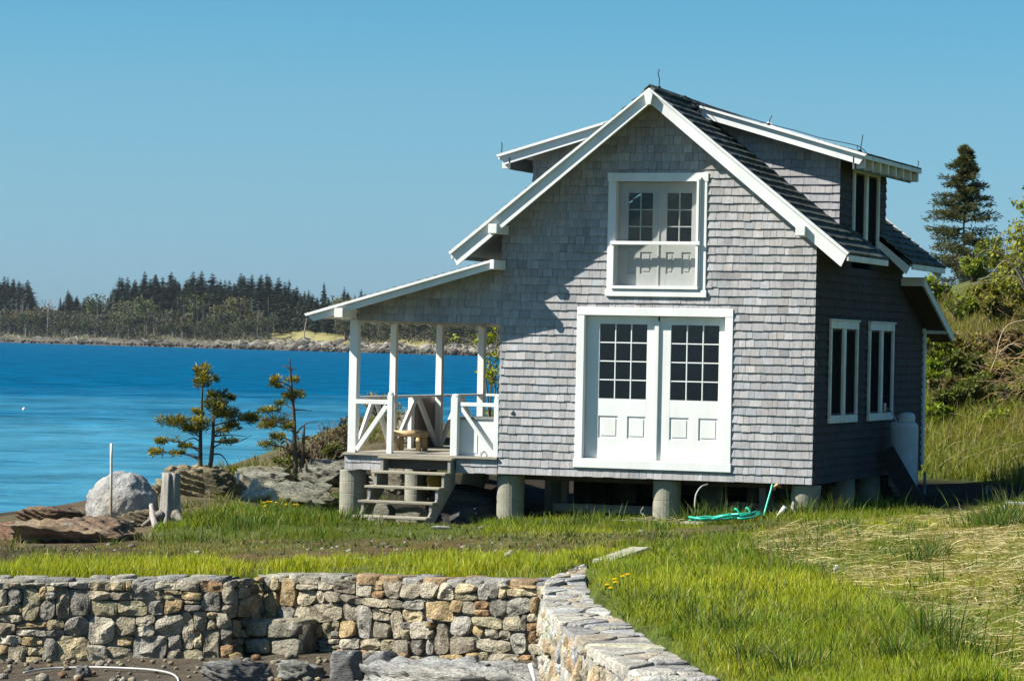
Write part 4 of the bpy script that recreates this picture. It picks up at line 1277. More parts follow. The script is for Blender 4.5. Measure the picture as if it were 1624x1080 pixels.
def rubble_cells(a0, L, H, hmin, hmax, wmin, wmax, r, skew=.16):
    """irregular coursed rubble: jittered quads, some two courses high, some split, corners knocked off"""
    cells = []; z = 0; blocked = []
    rows_ = []
    while z < H-.02:
        h = r.uniform(hmin, hmax); h = H-z if H-z-h < .09 else h
        rows_.append((z, h)); z += h
    wob = lambda a, z_: .035*math.sin(a*1.7+z_*9)+.02*math.sin(a*4.3+z_*5)
    for ri, (z, h) in enumerate(rows_):
        nxt = []; a = -r.uniform(0, .15)
        while a < L:
            b_ = [q for q in blocked if q[0] <= a+.02 < q[1]]
            if b_: a = b_[0][1]; continue
            w = r.lognormal(math.log((wmin+wmax)/2), .32); w = min(max(w, wmin), wmax*1.25)
            ahead = [q[0] for q in blocked if q[0] > a]
            if ahead and a+w > min(ahead)-.07: w = min(ahead)-a
            tall = ri+1 < len(rows_) and r.random() < .16 and w < .42 and w > .12
            hh = h+rows_[ri+1][1]*r.uniform(.85, 1) if tall else h
            if tall: nxt.append((a, a+w))
            qs = [(a, a+w, z, z+hh)]
            p_ = r.random()
            if not tall and p_ < .17 and w > .2: k = r.uniform(.35, .65); qs = [(a, a+w*k, z, z+hh), (a+w*k, a+w, z, z+hh*.52), (a+w*k, a+w, z+hh*.52, z+hh)]
            elif not tall and p_ < .30 and hh > .17: k = r.uniform(.4, .62); qs = [(a, a+w, z, z+hh*k), (a, a+w, z+hh*k, z+hh)]
            for (x0, x1, z0, z1) in qs:
                ww, h2 = x1-x0, z1-z0
                j = lambda s_: r.normal(0, skew*s_*.5)
                C4 = [np.array([x0+j(min(ww, h2)), z0+j(h2)*.6]), np.array([x1+j(min(ww, h2)), z0+j(h2)*.6]), np.array([x1+j(min(ww, h2)), z1+j(h2)*.6]), np.array([x0+j(min(ww, h2)), z1+j(h2)*.6])]
                P = []
                for i in range(4):
                    p0, p1, p2_ = C4[i-1], C4[i], C4[(i+1) % 4]
                    if r.random() < .55:
                        c1, c2_ = r.uniform(.08, .38), r.uniform(.08, .38); P += [p1+(p0-p1)*c1, p1+(p2_-p1)*c2_]
                    else: P.append(p1)
                P = [np.array([a0+min(max(p[0], -.02), L+.02), min(max(p[1]+wob(p[0], p[1])*(0 if p[1] < .05 or p[1] > H-.06 else 1), 0), H)]) for p in P]
                cells.append([tuple(p) for p in P])
            a += w
        blocked = nxt
    return cells
def lerp_line(P):
    P = np.asarray(P, float)
    L = np.r_[0, np.cumsum(np.linalg.norm(np.diff(P, axis=0), axis=1))]
    def f(a):
        return np.array([np.interp(a, L, P[:, 0]), np.interp(a, L, P[:, 1])])
    def tg(a):
        d = f(min(a+.05, L[-1]))-f(max(a-.05, 0)); return d/(np.linalg.norm(d)+1e-9)
    return f, tg, L[-1]
def sdz(s, D, z):
    x, y = wxy(s, D); return np.array([float(x), float(y), z])
HW_ = -.50-BASIN_Z+.10

# ---- back wall: left length, stair notch, right length
fF, tF, LF = lerp_line(FE)
_LA = np.r_[0, np.cumsum(np.linalg.norm(np.diff(FE, axis=0), axis=1))]
def ztF(a): return float(np.interp(a, _LA, [-.87, ZL, ZL+(ZR-ZL)*.42, ZL+(ZR-ZL)*.42, ZR]))     # top of the back wall
def ztC(t): return -.46                          # top of the curved wall
def arc_at_u(u):
    lo, hi = 0, LF
    for _ in range(40):
        mid = (lo+hi)/2; s, D = fF(mid)
        uu, _v = proj(sdz(s, D, ztF(mid)))
        if uu < u: lo = mid
        else: hi = mid
    return lo
a365, a432, a570 = float(_LA[2]), float(_LA[3]), arc_at_u(560)
bw = empty('retaining_wall', sdz(*fF(LF*.5), BASIN_Z), 'straight rubble stone wall of mixed grey, tan and rusty stones holding up the lawn edge, with a dark stair notch', 'stone wall')
bwb = tuple(bw.location)
H1 = HW_-.07
def fmap(off):
    def mp(a, b, h):
        s, D = fF(a); t = tF(a); nrm = np.array([t[1], -t[0]])      # toward the camera
        q = np.array([s, D])+nrm*(off+h)
        return sdz(q[0], q[1], BZ(q[0])-.06+b*(ztF(a)-BZ(q[0])+.03)/H1)
    return mp
r = np.random.default_rng(101)
mb = MB()
face_stones(mb, rubble_cells(0, a365, H1, .11, .22, .12, .38, r), None, fmap(.04), depth=.055, seed=1, gap=.005, rough=.03)
face_stones(mb, rubble_cells(a432, LF-a432, H1, .11, .22, .12, .38, r), None, fmap(.0), depth=.06, seed=2, gap=.006, rough=.03)
# end face of the left length, turned away from the sun
_jd = (FE[3]-FE[2])/np.linalg.norm(FE[3]-FE[2])
def endmap(a, b, h):
    q = FE[2]+_jd*(a-.03)+np.array([_jd[1], -_jd[0]])*(h-.02)
    return sdz(q[0], q[1], BZ(q[0])-.06+b*(ztF(a365)-BZ(q[0])+.03)/H1)
LJ = float(np.linalg.norm(FE[3]-FE[2]))+.05
face_stones(mb, rubble_cells(0, LJ, H1, .10, .2, .10, .3, r), None, endmap, depth=.05, seed=3, gap=.005)
stones_bw = mb.build('facing_stones', M['stone'], bw, bwb)
# core and mortar
mb = MB()
def core(a0, a1, d0, d1, z0, z1, off=0, n_=12):
    for i in range(n_):
        b0, b1 = a0+(a1-a0)*i/n_, a0+(a1-a0)*(i+1)/n_
        q = []
        for aa in (b0, b1):
            s, D = fF(aa); t = tF(aa); n_in = np.array([-t[1], t[0]])
            for d in (d0, d1): q.append(np.array([s, D])+n_in*d)
        V = [sdz(*p_, (BZ(p_[0])-.2 if z < -1.5 else BZ(p_[0])+.34) if z < -1 else z+ztF((b0+b1)/2)) for z in (z0, z1) for p_ in (q[0], q[2], q[3], q[1])]
        mb.add(V, [(0, 1, 2, 3), (4, 5, 6, 7), (0, 1, 5, 4), (2, 3, 7, 6), (1, 2, 6, 5), (0, 3, 7, 4)], (.22, .20, .16))
core(0, a365-.03, .0, .62, BASIN_Z-.2, -.06)
core(a432, LF+.05, .04, .66, BASIN_Z-.2, -.06)
mb.build('mortar_core', M['mortar'], bw, bwb)
# flat cap stones
mb = MB()
def capmap(zt, d0):
    def mp(a, b, h):
        s, D = fF(a); t = tF(a); n_in = np.array([-t[1], t[0]])
        q = np.array([s, D])+n_in*(d0+b)
        return sdz(q[0], q[1], ztF(a)+zt-.04+h)
    return mp
def flat_pts(L, Wd, w, r):
    pts = []
    a = 0
    while a < L:
        ww = r.uniform(*w)
        b = 0
        while b < Wd:
            bb = r.uniform(.16, .42); pts.append((a+ww/2+r.normal(0, .04), b+bb/2)); b += bb
        a += ww
    return np.array(pts)
face_stones(mb, flat_pts(a365, .6, (.22, .5), r), (0, a365, -.03, .58), capmap(-.02, -.03), depth=.055, seed=6, sx=1, cols=[(.33, .32, .27), (.3, .29, .26), (.38, .35, .28)], bulge=.3, rough=.01)
face_stones(mb, flat_pts(a570-a432, .6, (.22, .5), r)+[a432, 0], (a432, a570, -.03, .58), capmap(.0, .0), depth=.045, seed=7, sx=1, cols=[(.40, .38, .31), (.34, .32, .27), (.42, .39, .30)], bulge=.3, rough=.01)
face_stones(mb, flat_pts(LF-a570, .5, (.2, .42), r)+[a570, 0], (a570, LF, -.03, .5), capmap(0, .0), depth=.06, seed=8, sx=1, cols=[(.40, .38, .33), (.28, .29, .3), (.40, .28, .16), (.36, .34, .3)], bulge=.3, rough=.01)
mb.build('cap_stones', M['stone'], bw, bwb, True)
# long dressed blocks at the foot, in front of the notch
mb = MB()
aB0, aB1 = a432+.0, arc_at_u(512)
Lb = aB1-aB0
p2 = []
for row, zz in enumerate((.16, .36)):
    a = 0
    while a < Lb:
        w = r.uniform(.36, .62); p2.append((aB0+a+w/2, zz)); a += w
face_stones(mb, np.array(p2), (aB0, aB1, .05, .47), fmap(.33), depth=.06, gap=.010, seed=9, sx=.5, cols=[(.35, .31, .22), (.31, .285, .215)], bulge=.4)
face_stones(mb, np.array([(aB0+.3*k+.15, .1) for k in range(int(Lb/.3)+1)]), (aB0, aB1, 0, .37), (lambda a, b, h: fmap(.37-b)(a, .45+h*.6, 0)), depth=.05, seed=10, sx=1, cols=[(.36, .32, .23)], bulge=.3)
core(aB0+.03, aB1-.03, -.33, .0, BASIN_Z-.1, BASIN_Z+.34, n_=3)
mb.build('foot_step', M['stone'], bw, bwb, True)

# ---- curved wall on the right
fI, tI, LI = lerp_line(IN); fO, tO, LO = lerp_line(OUT)
cw_ = empty('curved_wall', sdz(*IN[30], BASIN_Z), 'curved low stone wall with a pale flagstone top sweeping round the grass towards the viewer', 'stone wall')
cwb = tuple(cw_.location)
def imap(a, b, h):
    s, D = fI(a); t = tI(a); nrm = np.array([t[1], -t[0]])     # t runs toward the camera; outward = left
    if nrm[0] > 0: nrm = -nrm
    q = np.array([s, D])+nrm*(h-.03)
    return sdz(q[0], q[1], BZ(q[0])-.06+b*(ztC(a/LI)-BZ(q[0])+.03)/(H1+.03))
mb = MB()
warm = [(.60, .53, .40), (.62, .48, .30), (.52, .49, .43), (.66, .60, .48), (.56, .40, .24), (.47, .47, .46), (.64, .57, .43), (.34, .29, .22)]
face_stones(mb, rubble_cells(0, LI, H1+.03, .14, .30, .12, .32, r), None, imap, depth=.085, seed=12, gap=.004, cols=warm)
mb.build('facing_stones', M['stone'], cw_, cwb)
mb = MB()
fC, tC, LC = lerp_line(INC)
_oc = OUT[np.argsort(OUT[:, 1])]
def cap_pair(a):
    p = fC(a); k = np.interp(a, [0, .8, 1.6], [0, .6, 1.0])
    so = np.interp(p[1]+.12, _oc[:, 1], _oc[:, 0]); q1 = np.array([so, min(p[1]+.12, _oc[-1, 1])])
    return p, q1
def ztop_c(a): return float(np.interp(a, [0, LC*.75], [ZR+.0, -.455]))
K = 120
for i in range(K):
    (a0, b0), (a1, b1) = cap_pair(i/K*LC), cap_pair((i+1)/K*LC)
    V = [sdz(*p_, z) for z in (BASIN_Z-.2, ztop_c(i/K*LC)-.06) for p_ in (a0, a1, b1, b0)]
    mb.add(V, [(0, 1, 2, 3), (4, 5, 6, 7), (0, 1, 5, 4), (2, 3, 7, 6), (1, 2, 6, 5), (0, 3, 7, 4)])
mb.build('mortar_core', M['mortar'], cw_, cwb)
mb = MB()
def cmap_(a, b, h):
    p_, q_ = cap_pair(min(max(a, 0), LC)); p_ = p_*(1-b)+q_*b
    return sdz(p_[0], p_[1], ztop_c(a)-.045+h)
pts = []
a = 0
while a < LC:
    w = r.uniform(.14, .36)
    if r.random() < .5: pts.append((a+w/2, .5+r.normal(0, .1)))
    else:
        k = r.uniform(.3, .7); pts += [(a+w/2+r.normal(0, .03), k*.5), (a+w/2+r.normal(0, .03), k+(1-k)*.5)]
    a += w
face_stones(mb, np.array(pts), (0, LC, -.08, 1.05), cmap_, gap=.008, depth=.055, seed=13, sx=1.0, cols=[(.56, .52, .44), (.62, .58, .48), (.48, .48, .47), (.58, .50, .37), (.52, .44, .31), (.44, .42, .39)], bulge=.12, rough=.008)
mb.build('cap_stones', M['stone'], cw_, cwb, True)

def hit_ground(u, v, D0=34, D1=70):
    Ds = np.linspace(D0, D1, 160); Pm = np.array([atD(u, v, d_) for d_ in Ds]); s_, d_ = sd(Pm)
    h = np.nonzero(Pm[:, 2] < ground(s_, d_))[0]
    return Pm[h[0]] if len(h) else None
# ------------------------------------------------------------------ rocks
def rock_mesh(center, size, seed, flat=.35, strata=0.0, col=(.24, .22, .18), rot=0, n=3, boxy=.5, tint=None, cleave=5, bump=1.0):
    """noise-shaped rock: cube-sphere, squashed, with optional bedding steps; sits with its base sunk"""
    import bmesh
    bm = bmesh.new(); bmesh.ops.create_icosphere(bm, subdivisions=n+1, radius=1)
    V = np.array([v_.co[:] for v_ in bm.verts]); F_ = [[v_.index for v_ in f.verts] for f in bm.faces]; bm.free()
    mx_ = np.abs(V).max(1, keepdims=True)
    V = V*(1-boxy)+V/mx_*boxy*.8
    d = V/np.linalg.norm(V, axis=1, keepdims=True)
    V = V*(1+.28*bump*fbm(d*1.3+seed*7.7, 2, seed)+.13*fbm(d*3.5+seed*3.3, 3, seed+1))[:, None]
    for k in range(cleave):      # a few cleavage planes
        rr_ = np.random.default_rng(seed*13+k); nn = rr_.normal(size=3); nn /= np.linalg.norm(nn)
        h = rr_.uniform(.55, .85); dd_ = V@nn-h; V = V-np.where(dd_ > 0, dd_*.85, 0)[:, None]*nn
    V = V*np.array(size)/2
    if strata:
        tilt = V[:, 2]*1.0+V[:, 0]*.38+V[:, 1]*.1; st_ = strata
        ph = tilt/st_+.35*fbm(V*3, 2, seed)
        V += (((ph % 1)**1.5)-.4)[:, None]*st_*1.1*np.array([.55, .75, .35])*np.sign(d+1e-6)
    V += (fbm(V*5, 3, seed+2)*.02*min(1, max(size)))[:, None]*d
    c, s_ = math.cos(rot), math.sin(rot)
    V = np.stack([V[:, 0]*c-V[:, 1]*s_, V[:, 0]*s_+V[:, 1]*c, V[:, 2]], -1)
    cc = np.array(col)*(1+.2*fbm(V*2.3+seed, 3, seed+4))[:, None]
    if tint is not None:
        m_ = np.clip(.5+1.4*fbm(V*1.1+seed*2, 2, seed+6), 0, 1)[:, None]; cc = cc*(1-m_)+np.array(tint)*m_
    return V+np.array(center), F_, np.clip(cc, .02, .7)
def rock(name, label, cat, center, size, seed, mat='rock', group=None, **kw):
    mb = MB(); V, F_, c = rock_mesh(center, size, seed, **kw); mb.add(V, F_, c)
    base_ = (center[0], center[1], center[2]-size[2]/2)
    o = mb.build(name, M[mat], None, base_, True, fix=False); o.location = base_
    tag(o, label, cat, group); return o
pxm = lambda D: D/CF
# boulder
Db = 47.0; pb = gp(194, 838, Db); wb = 113*pxm(Db)
rock('boulder', 'big pale grey rounded boulder beside the silvery tree stump at the water', 'boulder', pb+[0, 0, .13], (wb*1.04, wb*.95, 1.14), 9, 'boulder', n=4, boxy=.0, cleave=2, bump=.22, col=(.48, .44, .36), tint=(.34, .335, .32))
# bedrock: rusty slab in front of the boulder, grey ledges behind
def ledge(label, u, v, D, wpx, hpx, dpt, seed, dz=.25, rot=0, **kw):
    p = gp(u, v, D); w = wpx*pxm(D); h = hpx*pxm(D)
    return rock('rock_ledge', label, 'rock ledge', p+[0, 0, h*dz], (w, dpt, h*1.5), seed, rot=CYAW+rot, **kw)
ledge('rusty orange-brown bedrock slab with a yellow-stained end, lying below the big boulder', 120, 868, 43.5, 215, 40, 2.6, 21, .15, strata=.09, col=(.25, .17, .11), tint=(.34, .27, .17), n=4)
ledge('dark wet brown rock at the water edge at the far left of the bank', 20, 846, 46, 110, 26, 1.8, 22, .1, col=(.17, .10, .065), strata=.07)
ledge('brown-green bedrock hump carrying the twin-stemmed small spruce', 322, 806, 49, 150, 58, 2.2, 23, .1, strata=.1, col=(.24, .2, .12), tint=(.32, .27, .17), n=5)
ledge('low pale striated ledge between the driftwood root and the first porch pier', 470, 806, 50.5, 130, 34, 2.0, 24, .12, strata=.11, col=(.19, .19, .15), tint=(.27, .26, .19), n=5)
ledge('dark hollowed grey ledge just left of the first porch pier', 520, 796, 53.5, 120, 42, 2.0, 25, .12, strata=.12, col=(.14, .14, .11), tint=(.24, .23, .18), n=5)
ledge('grey layered outcrop rising behind the porch railing and log stool', 664, 708, 58.5, 74, 50, 1.8, 26, .25, strata=.12, col=(.20, .19, .15), tint=(.28, .26, .2), n=5)
ledge('long brown rock bench under the porch seen between the piers', 640, 800, 53, 120, 60, 1.6, 27, .15, strata=.1, col=(.27, .24, .18), n=4)
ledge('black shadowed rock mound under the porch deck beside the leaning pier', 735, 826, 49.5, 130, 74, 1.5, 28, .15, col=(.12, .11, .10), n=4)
ledge('low mossy rock beside the small spruce on the right of the cove', 420, 766, 54.5, 110, 28, 1.6, 29, .15, strata=.08, col=(.22, .21, .14), n=4)
ledge('thin dark ledge lying at the water behind the twin spruce', 260, 800, 53, 90, 26, 1.3, 30, .1, strata=.07, col=(.2, .15, .1))
ledge('low brown ledge with wet dark foot between the boulder and the water on the left', 88, 836, 48.5, 120, 26, 1.8, 41, .12, strata=.07, col=(.21, .14, .085), tint=(.13, .11, .08), n=4)
ledge('reddish-brown broken ledge at the left edge, in front of the wet rock', 15, 868, 44.5, 120, 34, 1.7, 42, .12, strata=.08, col=(.22, .13, .085), tint=(.27, .2, .13), n=4)
ledge('brown ledge running under the tree stump and the right side of the boulder', 236, 846, 46.5, 110, 24, 1.5, 43, .12, strata=.07, col=(.24, .18, .11), tint=(.17, .14, .09), n=4)
ledge('small brown ledge between the bedrock hump and the driftwood root', 385, 800, 49.5, 84, 36, 1.6, 44, .12, strata=.08, col=(.25, .21, .14), tint=(.3, .27, .2), n=4)
ledge('grey tilted slab behind the driftwood root, left of the hollowed ledge', 420, 788, 52.5, 110, 30, 1.8, 45, .15, strata=.1, col=(.24, .235, .19), tint=(.31, .29, .22), n=5)
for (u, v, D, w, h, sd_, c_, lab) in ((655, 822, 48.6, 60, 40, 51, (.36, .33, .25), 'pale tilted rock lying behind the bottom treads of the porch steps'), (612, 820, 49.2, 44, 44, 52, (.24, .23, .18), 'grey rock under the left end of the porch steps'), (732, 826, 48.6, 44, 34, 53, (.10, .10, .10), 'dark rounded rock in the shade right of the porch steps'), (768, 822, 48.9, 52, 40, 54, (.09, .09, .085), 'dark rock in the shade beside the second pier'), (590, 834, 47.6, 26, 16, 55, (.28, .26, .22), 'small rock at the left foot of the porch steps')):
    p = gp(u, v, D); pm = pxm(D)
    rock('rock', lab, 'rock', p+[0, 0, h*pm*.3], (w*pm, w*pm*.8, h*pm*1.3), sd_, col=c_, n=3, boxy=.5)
# rocks at the foot of the walls
def bp_(u, v):
    p = atZ(u, v, BASIN_Z)
    for _ in range(4): p = atZ(u, v, float(BZ(sd(p)[0])))
    return p
def foot(label, u, v, wpx, hpx, dpt, seed, name='rock', cat='rock', **kw):
    p = bp_(u, v); D = sd(p)[1]; w = wpx*pxm(D); h = hpx*pxm(D)
    return rock(name, label, cat, p+[0, 0, h*.28], (w, dpt, h*1.5), seed, rot=CYAW, **kw)
foot('broad pale water-worn flat rock at the bottom centre of the basin', 735, 1092, 340, 42, 1.6, 33, col=(.40, .38, .33), tint=(.33, .33, .31), strata=.12, n=4, boxy=.3)
foot('dark upright wedge-shaped rock leaning at the foot of the wall', 549, 1078, 58, 56, .35, 34, col=(.24, .235, .22), boxy=.4)
foot('smooth rounded dark grey stone right of the upright wedge rock', 606, 1064, 62, 34, .4, 35, col=(.2, .2, .195), boxy=.2)
foot('long black flat stone at the foot of the wall below the notch', 372, 1080, 135, 34, .5, 36, col=(.22, .215, .2), boxy=.6, strata=.05)
foot('grey slabby stone between the black flat stone and the wedge rock', 478, 1074, 90, 28, .5, 37, col=(.3, .3, .26), boxy=.6, strata=.05)
foot('squarish dark stone block standing on the gravel beside the white pipe', 132, 1072, 30, 20, .2, 38, col=(.2, .19, .18), boxy=.9)
r = np.random.default_rng(55)
mb = MB()
for k in range(420):       # rubble and gravel strewn along the foot of the wall
    u = r.uniform(-60, 860); v = r.uniform(1040, 1095); p = bp_(u, v)
    sz = r.choice([.03, .05, .08, .12], p=[.4, .34, .18, .08])*r.uniform(.7, 1.3)
    V, F_, c = rock_mesh(p+[0, 0, sz*.2], (sz*1.4, sz*1.2, sz), int(r.integers(1e4)), n=0, boxy=.3, col=np.array(STONE_COLS[r.integers(len(STONE_COLS))])*.75)
    mb.add(V, F_, c)
o = mb.build('rubble', M['stone'], None, (0, 0, 0), True); tag(o, 'loose rubble and gravel strewn along the foot of the stone wall', 'rubble', kind='stuff')
mb = MB()
for k in range(170):
    u = r.uniform(-20, 1180); v = np.interp(u, [0, 650, 1180], [874, 868, 842])+r.normal(0, 6); p = hit_ground(u, v)
    if p is None: continue
    sz = r.choice([.025, .04, .07], p=[.5, .38, .12])*r.uniform(.7, 1.3)
    V, F_, c = rock_mesh(p+[0, 0, sz*.15], (sz*1.5, sz*1.3, sz), int(r.integers(1e4)), n=0, boxy=.3, col=np.array([(.34, .30, .24), (.25, .2, .15), (.42, .39, .33)][r.integers(3)])*.9)
    mb.add(V, F_, c)
o = mb.build('pebbles', M['stone'], None, (0, 0, 0), True); tag(o, 'pebbles scattered along the brown dirt track across the lawn', 'pebbles', kind='stuff')
# small flat stones lying on the track and lawn
for (u, v, D, w, lab) in ((570, 880, 36.8, 22, 'single grey flat stone lying where the dirt track meets the lawn band'), (770, 845, 44.5, 12, 'small pale stone in the grass in front of the second pier'), (700, 848, 44, 18, 'pale flat stone in the grass just right of the wooden steps'), (1105, 838, 46, 34, 'flat grey stone at the edge of the coiled hose')):
    p = gp(u, v, D); w_ = w*pxm(D)*2
    rock('flat_stone', lab, 'stone', p+[0, 0, .02], (w_, w_*.6, .07), int(u), col=(.36, .35, .31), n=2, boxy=.3)
# shore stones along the near bank
# ------------------------------------------------------------------ porch steps
st = empty('porch_steps', (-1.3, -1.1, -.75), 'five-tread weathered wooden steps leading up to the porch', 'steps'); sb_ = tuple(st.location)
RISE = .2185; RUN = .25
for k in range(5):
    y1 = .10-RUN*k; z = .215-RISE*k
    mb = MB(); w0 = .27 if k else .26
    mb.bbox(-1.945, -.70, y1-w0-.03, y1-.03, z-.038, z, .007, np.array((.33, .30, .23))*rng.uniform(.85, 1.1)); mb.build('tread', M['wood'], st, sb_)
for (x0, x1) in ((-1.90, -1.855), (-.775, -.73)):
    mb = MB()
    P = []
    for k in range(5):
        y1 = .06-RUN*k; z = .215-RISE*k-.04
        P.append((y1-.0, z)); P.append((y1-RUN, z))
    # saw-tooth carriage built as steps plus a sloping spine
    for k in range(5):
        y1 = .06-RUN*k; z = .215-RISE*k-.04
        zb = max(-.86, z-RISE-.02)
        mb.prism([(y1-RUN+.02, zb), (y1, zb), (y1, z), (y1-RUN+.02, z)], ((x0), 0, 0), Y, Z, X, .002*(k % 2), x1-x0-.002*(k % 2), np.array((.30, .29, .26)))
    mb.prism([(.06, .16), (.06, -.22), (-1.0, -.9), (-1.16, -.88), (-1.16, -.78)], (x0, 0, 0), Y, Z, X, .006, x1-x0-.006, (.26, .25, .22))
    mb.build('stringer', M['wood'], st, sb_)

# ------------------------------------------------------------------ porch furniture
DZ = .251
sx_, sy_ = -2.14, 1.62
tb = empty('log_stool', (sx_, sy_, DZ), 'small rustic stool of peeled yellow logs standing on the porch deck', 'stool'); b_ = tuple(tb.location)
mb = MB()
for k in range(4):
    yy = sy_-.15+k*.10
    mb.tube([(sx_-.25, yy, DZ+.275+rng.normal(0, .003)), (sx_+.25, yy+rng.normal(0, .01), DZ+.275)], [.048, .052], 12, np.array((.50, .36, .19))*rng.uniform(.9, 1.1))
mb.build('seat', M['log'], tb, b_, True)
for (dx, dy) in ((-.2, -.13), (.2, -.13), (-.2, .13), (.2, .13)):
    mb = MB(); mb.tube([(sx_+dx*1.05, sy_+dy*1.05, DZ), (sx_+dx, sy_+dy, DZ+.245)], [.046, .042], 12, (.50, .35, .17)); mb.build('leg', M['log'], tb, b_, True)
lk = empty('locker', (-.42, .4, DZ), 'white painted deck locker standing behind the right-hand porch railing', 'locker'); b_ = tuple(lk.location)
mb = MB(); mb.bbox(-.735, -.03, .12, .62, DZ, .82, .006); bod = mb.build('body', M['paint'], lk, b_)
mb = MB(); mb.bbox(-.75, -.02, .10, .64, .822, .862, .006, (.33, .33, .31)); mb.build('lid', M['wood'], lk, b_)
mb = MB(); mb.box(-.70, -.42, .113, .119, .54, .548); mb.bbox(-.71, -.40, .112, .119, .30, .78, .003); mb.build('door_panel', M['paint'], lk, b_)
mb = MB()
t = np.linspace(0, 2*math.pi, 24); mb.tube([(-.30+.045*math.cos(a), .108, .30+.045*math.sin(a)) for a in t], .005, 6); mb.build('pull_ring', M['metal'], lk, b_)

# ------------------------------------------------------------------ gas tank at the side
tx, ty = 5.37, 4.35
tz = gz(*sd(np.array([tx, ty, 0])))
tz = max(tz, -.25)
tk = empty('gas_tank', (tx, ty, tz), 'upright whitish gas tank standing in the shade against the side wall', 'gas tank'); b_ = tuple(tk.location)
mb = MB(); R_ = .235; top = .88
prof = [(.17, 0), (.18, .02), (.18, .06), (R_*.9, .065), (R_, .12)]+[(R_, z) for z in np.linspace(.2, top-tz-.1, 8)]+[(R_*.97, top-tz-.05), (R_*.85, top-tz-.015), (R_*.55, top-tz+.005), (.01, top-tz+.012)]
mb.lathe(prof, (tx, ty, tz), 36, (.50, .51, .50)); mb.build('body', M['tank'], tk, b_, True)
mb = MB(); mb.lathe([(.13, 0), (.135, .01), (.135, .09), (.12, .13), (.08, .155), (.01, .165)], (tx+.05, ty-.02, top-.004), 24, (.55, .57, .58)); mb.build('valve_hood', M['tank'], tk, b_, True)
mb = MB(); mb.tube([(tx-.1, ty-.1, top), (tx-.16, ty-.12, top+.12), (tx-.22, ty-.1, top+.2), (W+.02, ty-.1, top+.22)], .012, 8); mb.bbox(W+.016, W+.09, ty-.17, ty-.07, top+.16, top+.30, .006); mb.build('regulator_pipe', M['metal'], tk, b_)
# dark coil of old hose and a leaning board beside the tank
bx = 5.72; by = 3.95; bz = gz(*sd(np.array([bx, by, 0])))
mb = MB(); mb.beam((bx, by, bz-.02), (5.14, by+.12, .42), .30, .03, (0, 1, .2), .004, (.06, .055, .05)); o = mb.build('leaning_board', M['wood'], None, (bx, by, bz)); o.location = (bx, by, bz); tag(o, 'dark board leaning low against the shaded side wall in front of the gas tank', 'board')
# timbers under the house
for (x0, x1, yy, z0, lab) in ((.55, 2.42, 1.0, -.60, 'long squared grey-brown timber lying on the dark ground under the house'), (2.95, 4.5, 1.8, -.52, 'shorter timber lying under the house beyond the middle pier')):
    mb = MB(); mb.bbox(x0, x1, yy, yy+.16, z0, z0+.13, .008, (.28, .24, .21)); o = mb.build('timber', M['wood'], None, (x0, yy, z0)); o.location = (x0, yy, z0); tag(o, lab, 'timber', 'timbers under the house')

# ------------------------------------------------------------------ garden hose
p0 = atY(1236, 772, .0)
def gpt(u, v, D, dz=.02): return gp(u, v, D)+[0, 0, dz]
top_ = p0+[-.065, -.07, -.04]
Dh = sd(top_)[1]
pts = [top_, top_+[-.03, -.02, -.12], gpt(1214, 810, Dh-.2, .08), gpt(1211, 818, Dh-.3, .05)]
drop = []
P = np.array([atD(1225, 768, Dh), atD(1222, 780, Dh-.05), atD(1217, 797, Dh-.1), atD(1213, 812, Dh-.15), atD(1212, 820, Dh-.2)])
mb = MB()
def spline(P, n_=8):
    P = np.array(P, float); out_ = []
    Q = np.vstack([2*P[0]-P[1], P, 2*P[-1]-P[-2]])
    for i in range(1, len(Q)-2):
        for t in np.linspace(0, 1, n_, endpoint=False):
            a, b, c, d = Q[i-1], Q[i], Q[i+1], Q[i+2]
            out_.append(.5*((2*b)+(c-a)*t+(2*a-5*b+4*c-d)*t*t+(3*b-a-3*c+d)*t**3))
    out_.append(P[-1]); return np.array(out_)
mb.tube(spline(np.vstack([P, [gpt(1208, 816, 46.1, .08)], [gpt(1195, 817, 46.0, .1)]])), .017, 8)
rr_ = np.random.default_rng(5)
cen = [(1195, 816), (1160, 819), (1125, 823), (1100, 827)]
runs = []
for k in range(7):
    v0 = rr_.uniform(-1.5, 2.5)
    pth = [(1208-rr_.uniform(0, 10), 815+v0*.4, 46.1), (1180, 818+v0+rr_.uniform(-1, 1), 45.9+rr_.uniform(-.3, .3)), (1150, 819.5+v0+rr_.uniform(-1, 1), 45.8+rr_.uniform(-.4, .4)), (1118+rr_.uniform(-6, 6), 823+v0*.7, 45.6+rr_.uniform(-.3, .3)), (1096+rr_.uniform(-4, 10), 827+v0*.3, 45.5)]
    runs.append([gpt(u, v, D, .06+rr_.uniform(0, .07)) for u, v, D in pth])
for R_2 in runs: mb.tube(spline(R_2), .016, 8)
for (u, v) in ((1172, 816), (1190, 815)):
    q = gpt(u, v, 45.9, .1); mb.tube(spline([q, q+[-.01, 0, .06], q+[-.05, 0, .1], q+[-.07, .02, .08]]), .015, 8)
o = mb.build('garden_hose', M['hose'], None, tuple(p0), True); o.location = tuple(p0); tag(o, 'bright green garden hose hanging from the brass spigot and bundled on the grass', 'hose')
mb = MB(); q = gp(1106, 824, 46.2)
pth = [atD(1122, 768, 47.3), atD(1112, 772, 47.2), atD(1104, 784, 47.1), atD(1102, 800, 47.0), atD(1103, 812, 47.0)]
mb.tube(spline(pth), .012, 8); o = mb.build('hanging_pipe', M['hose_dark'], None, tuple(q)); o.location = tuple(q); tag(o, 'thin grey pipe curving down from the floor between the middle and last piers', 'pipe')
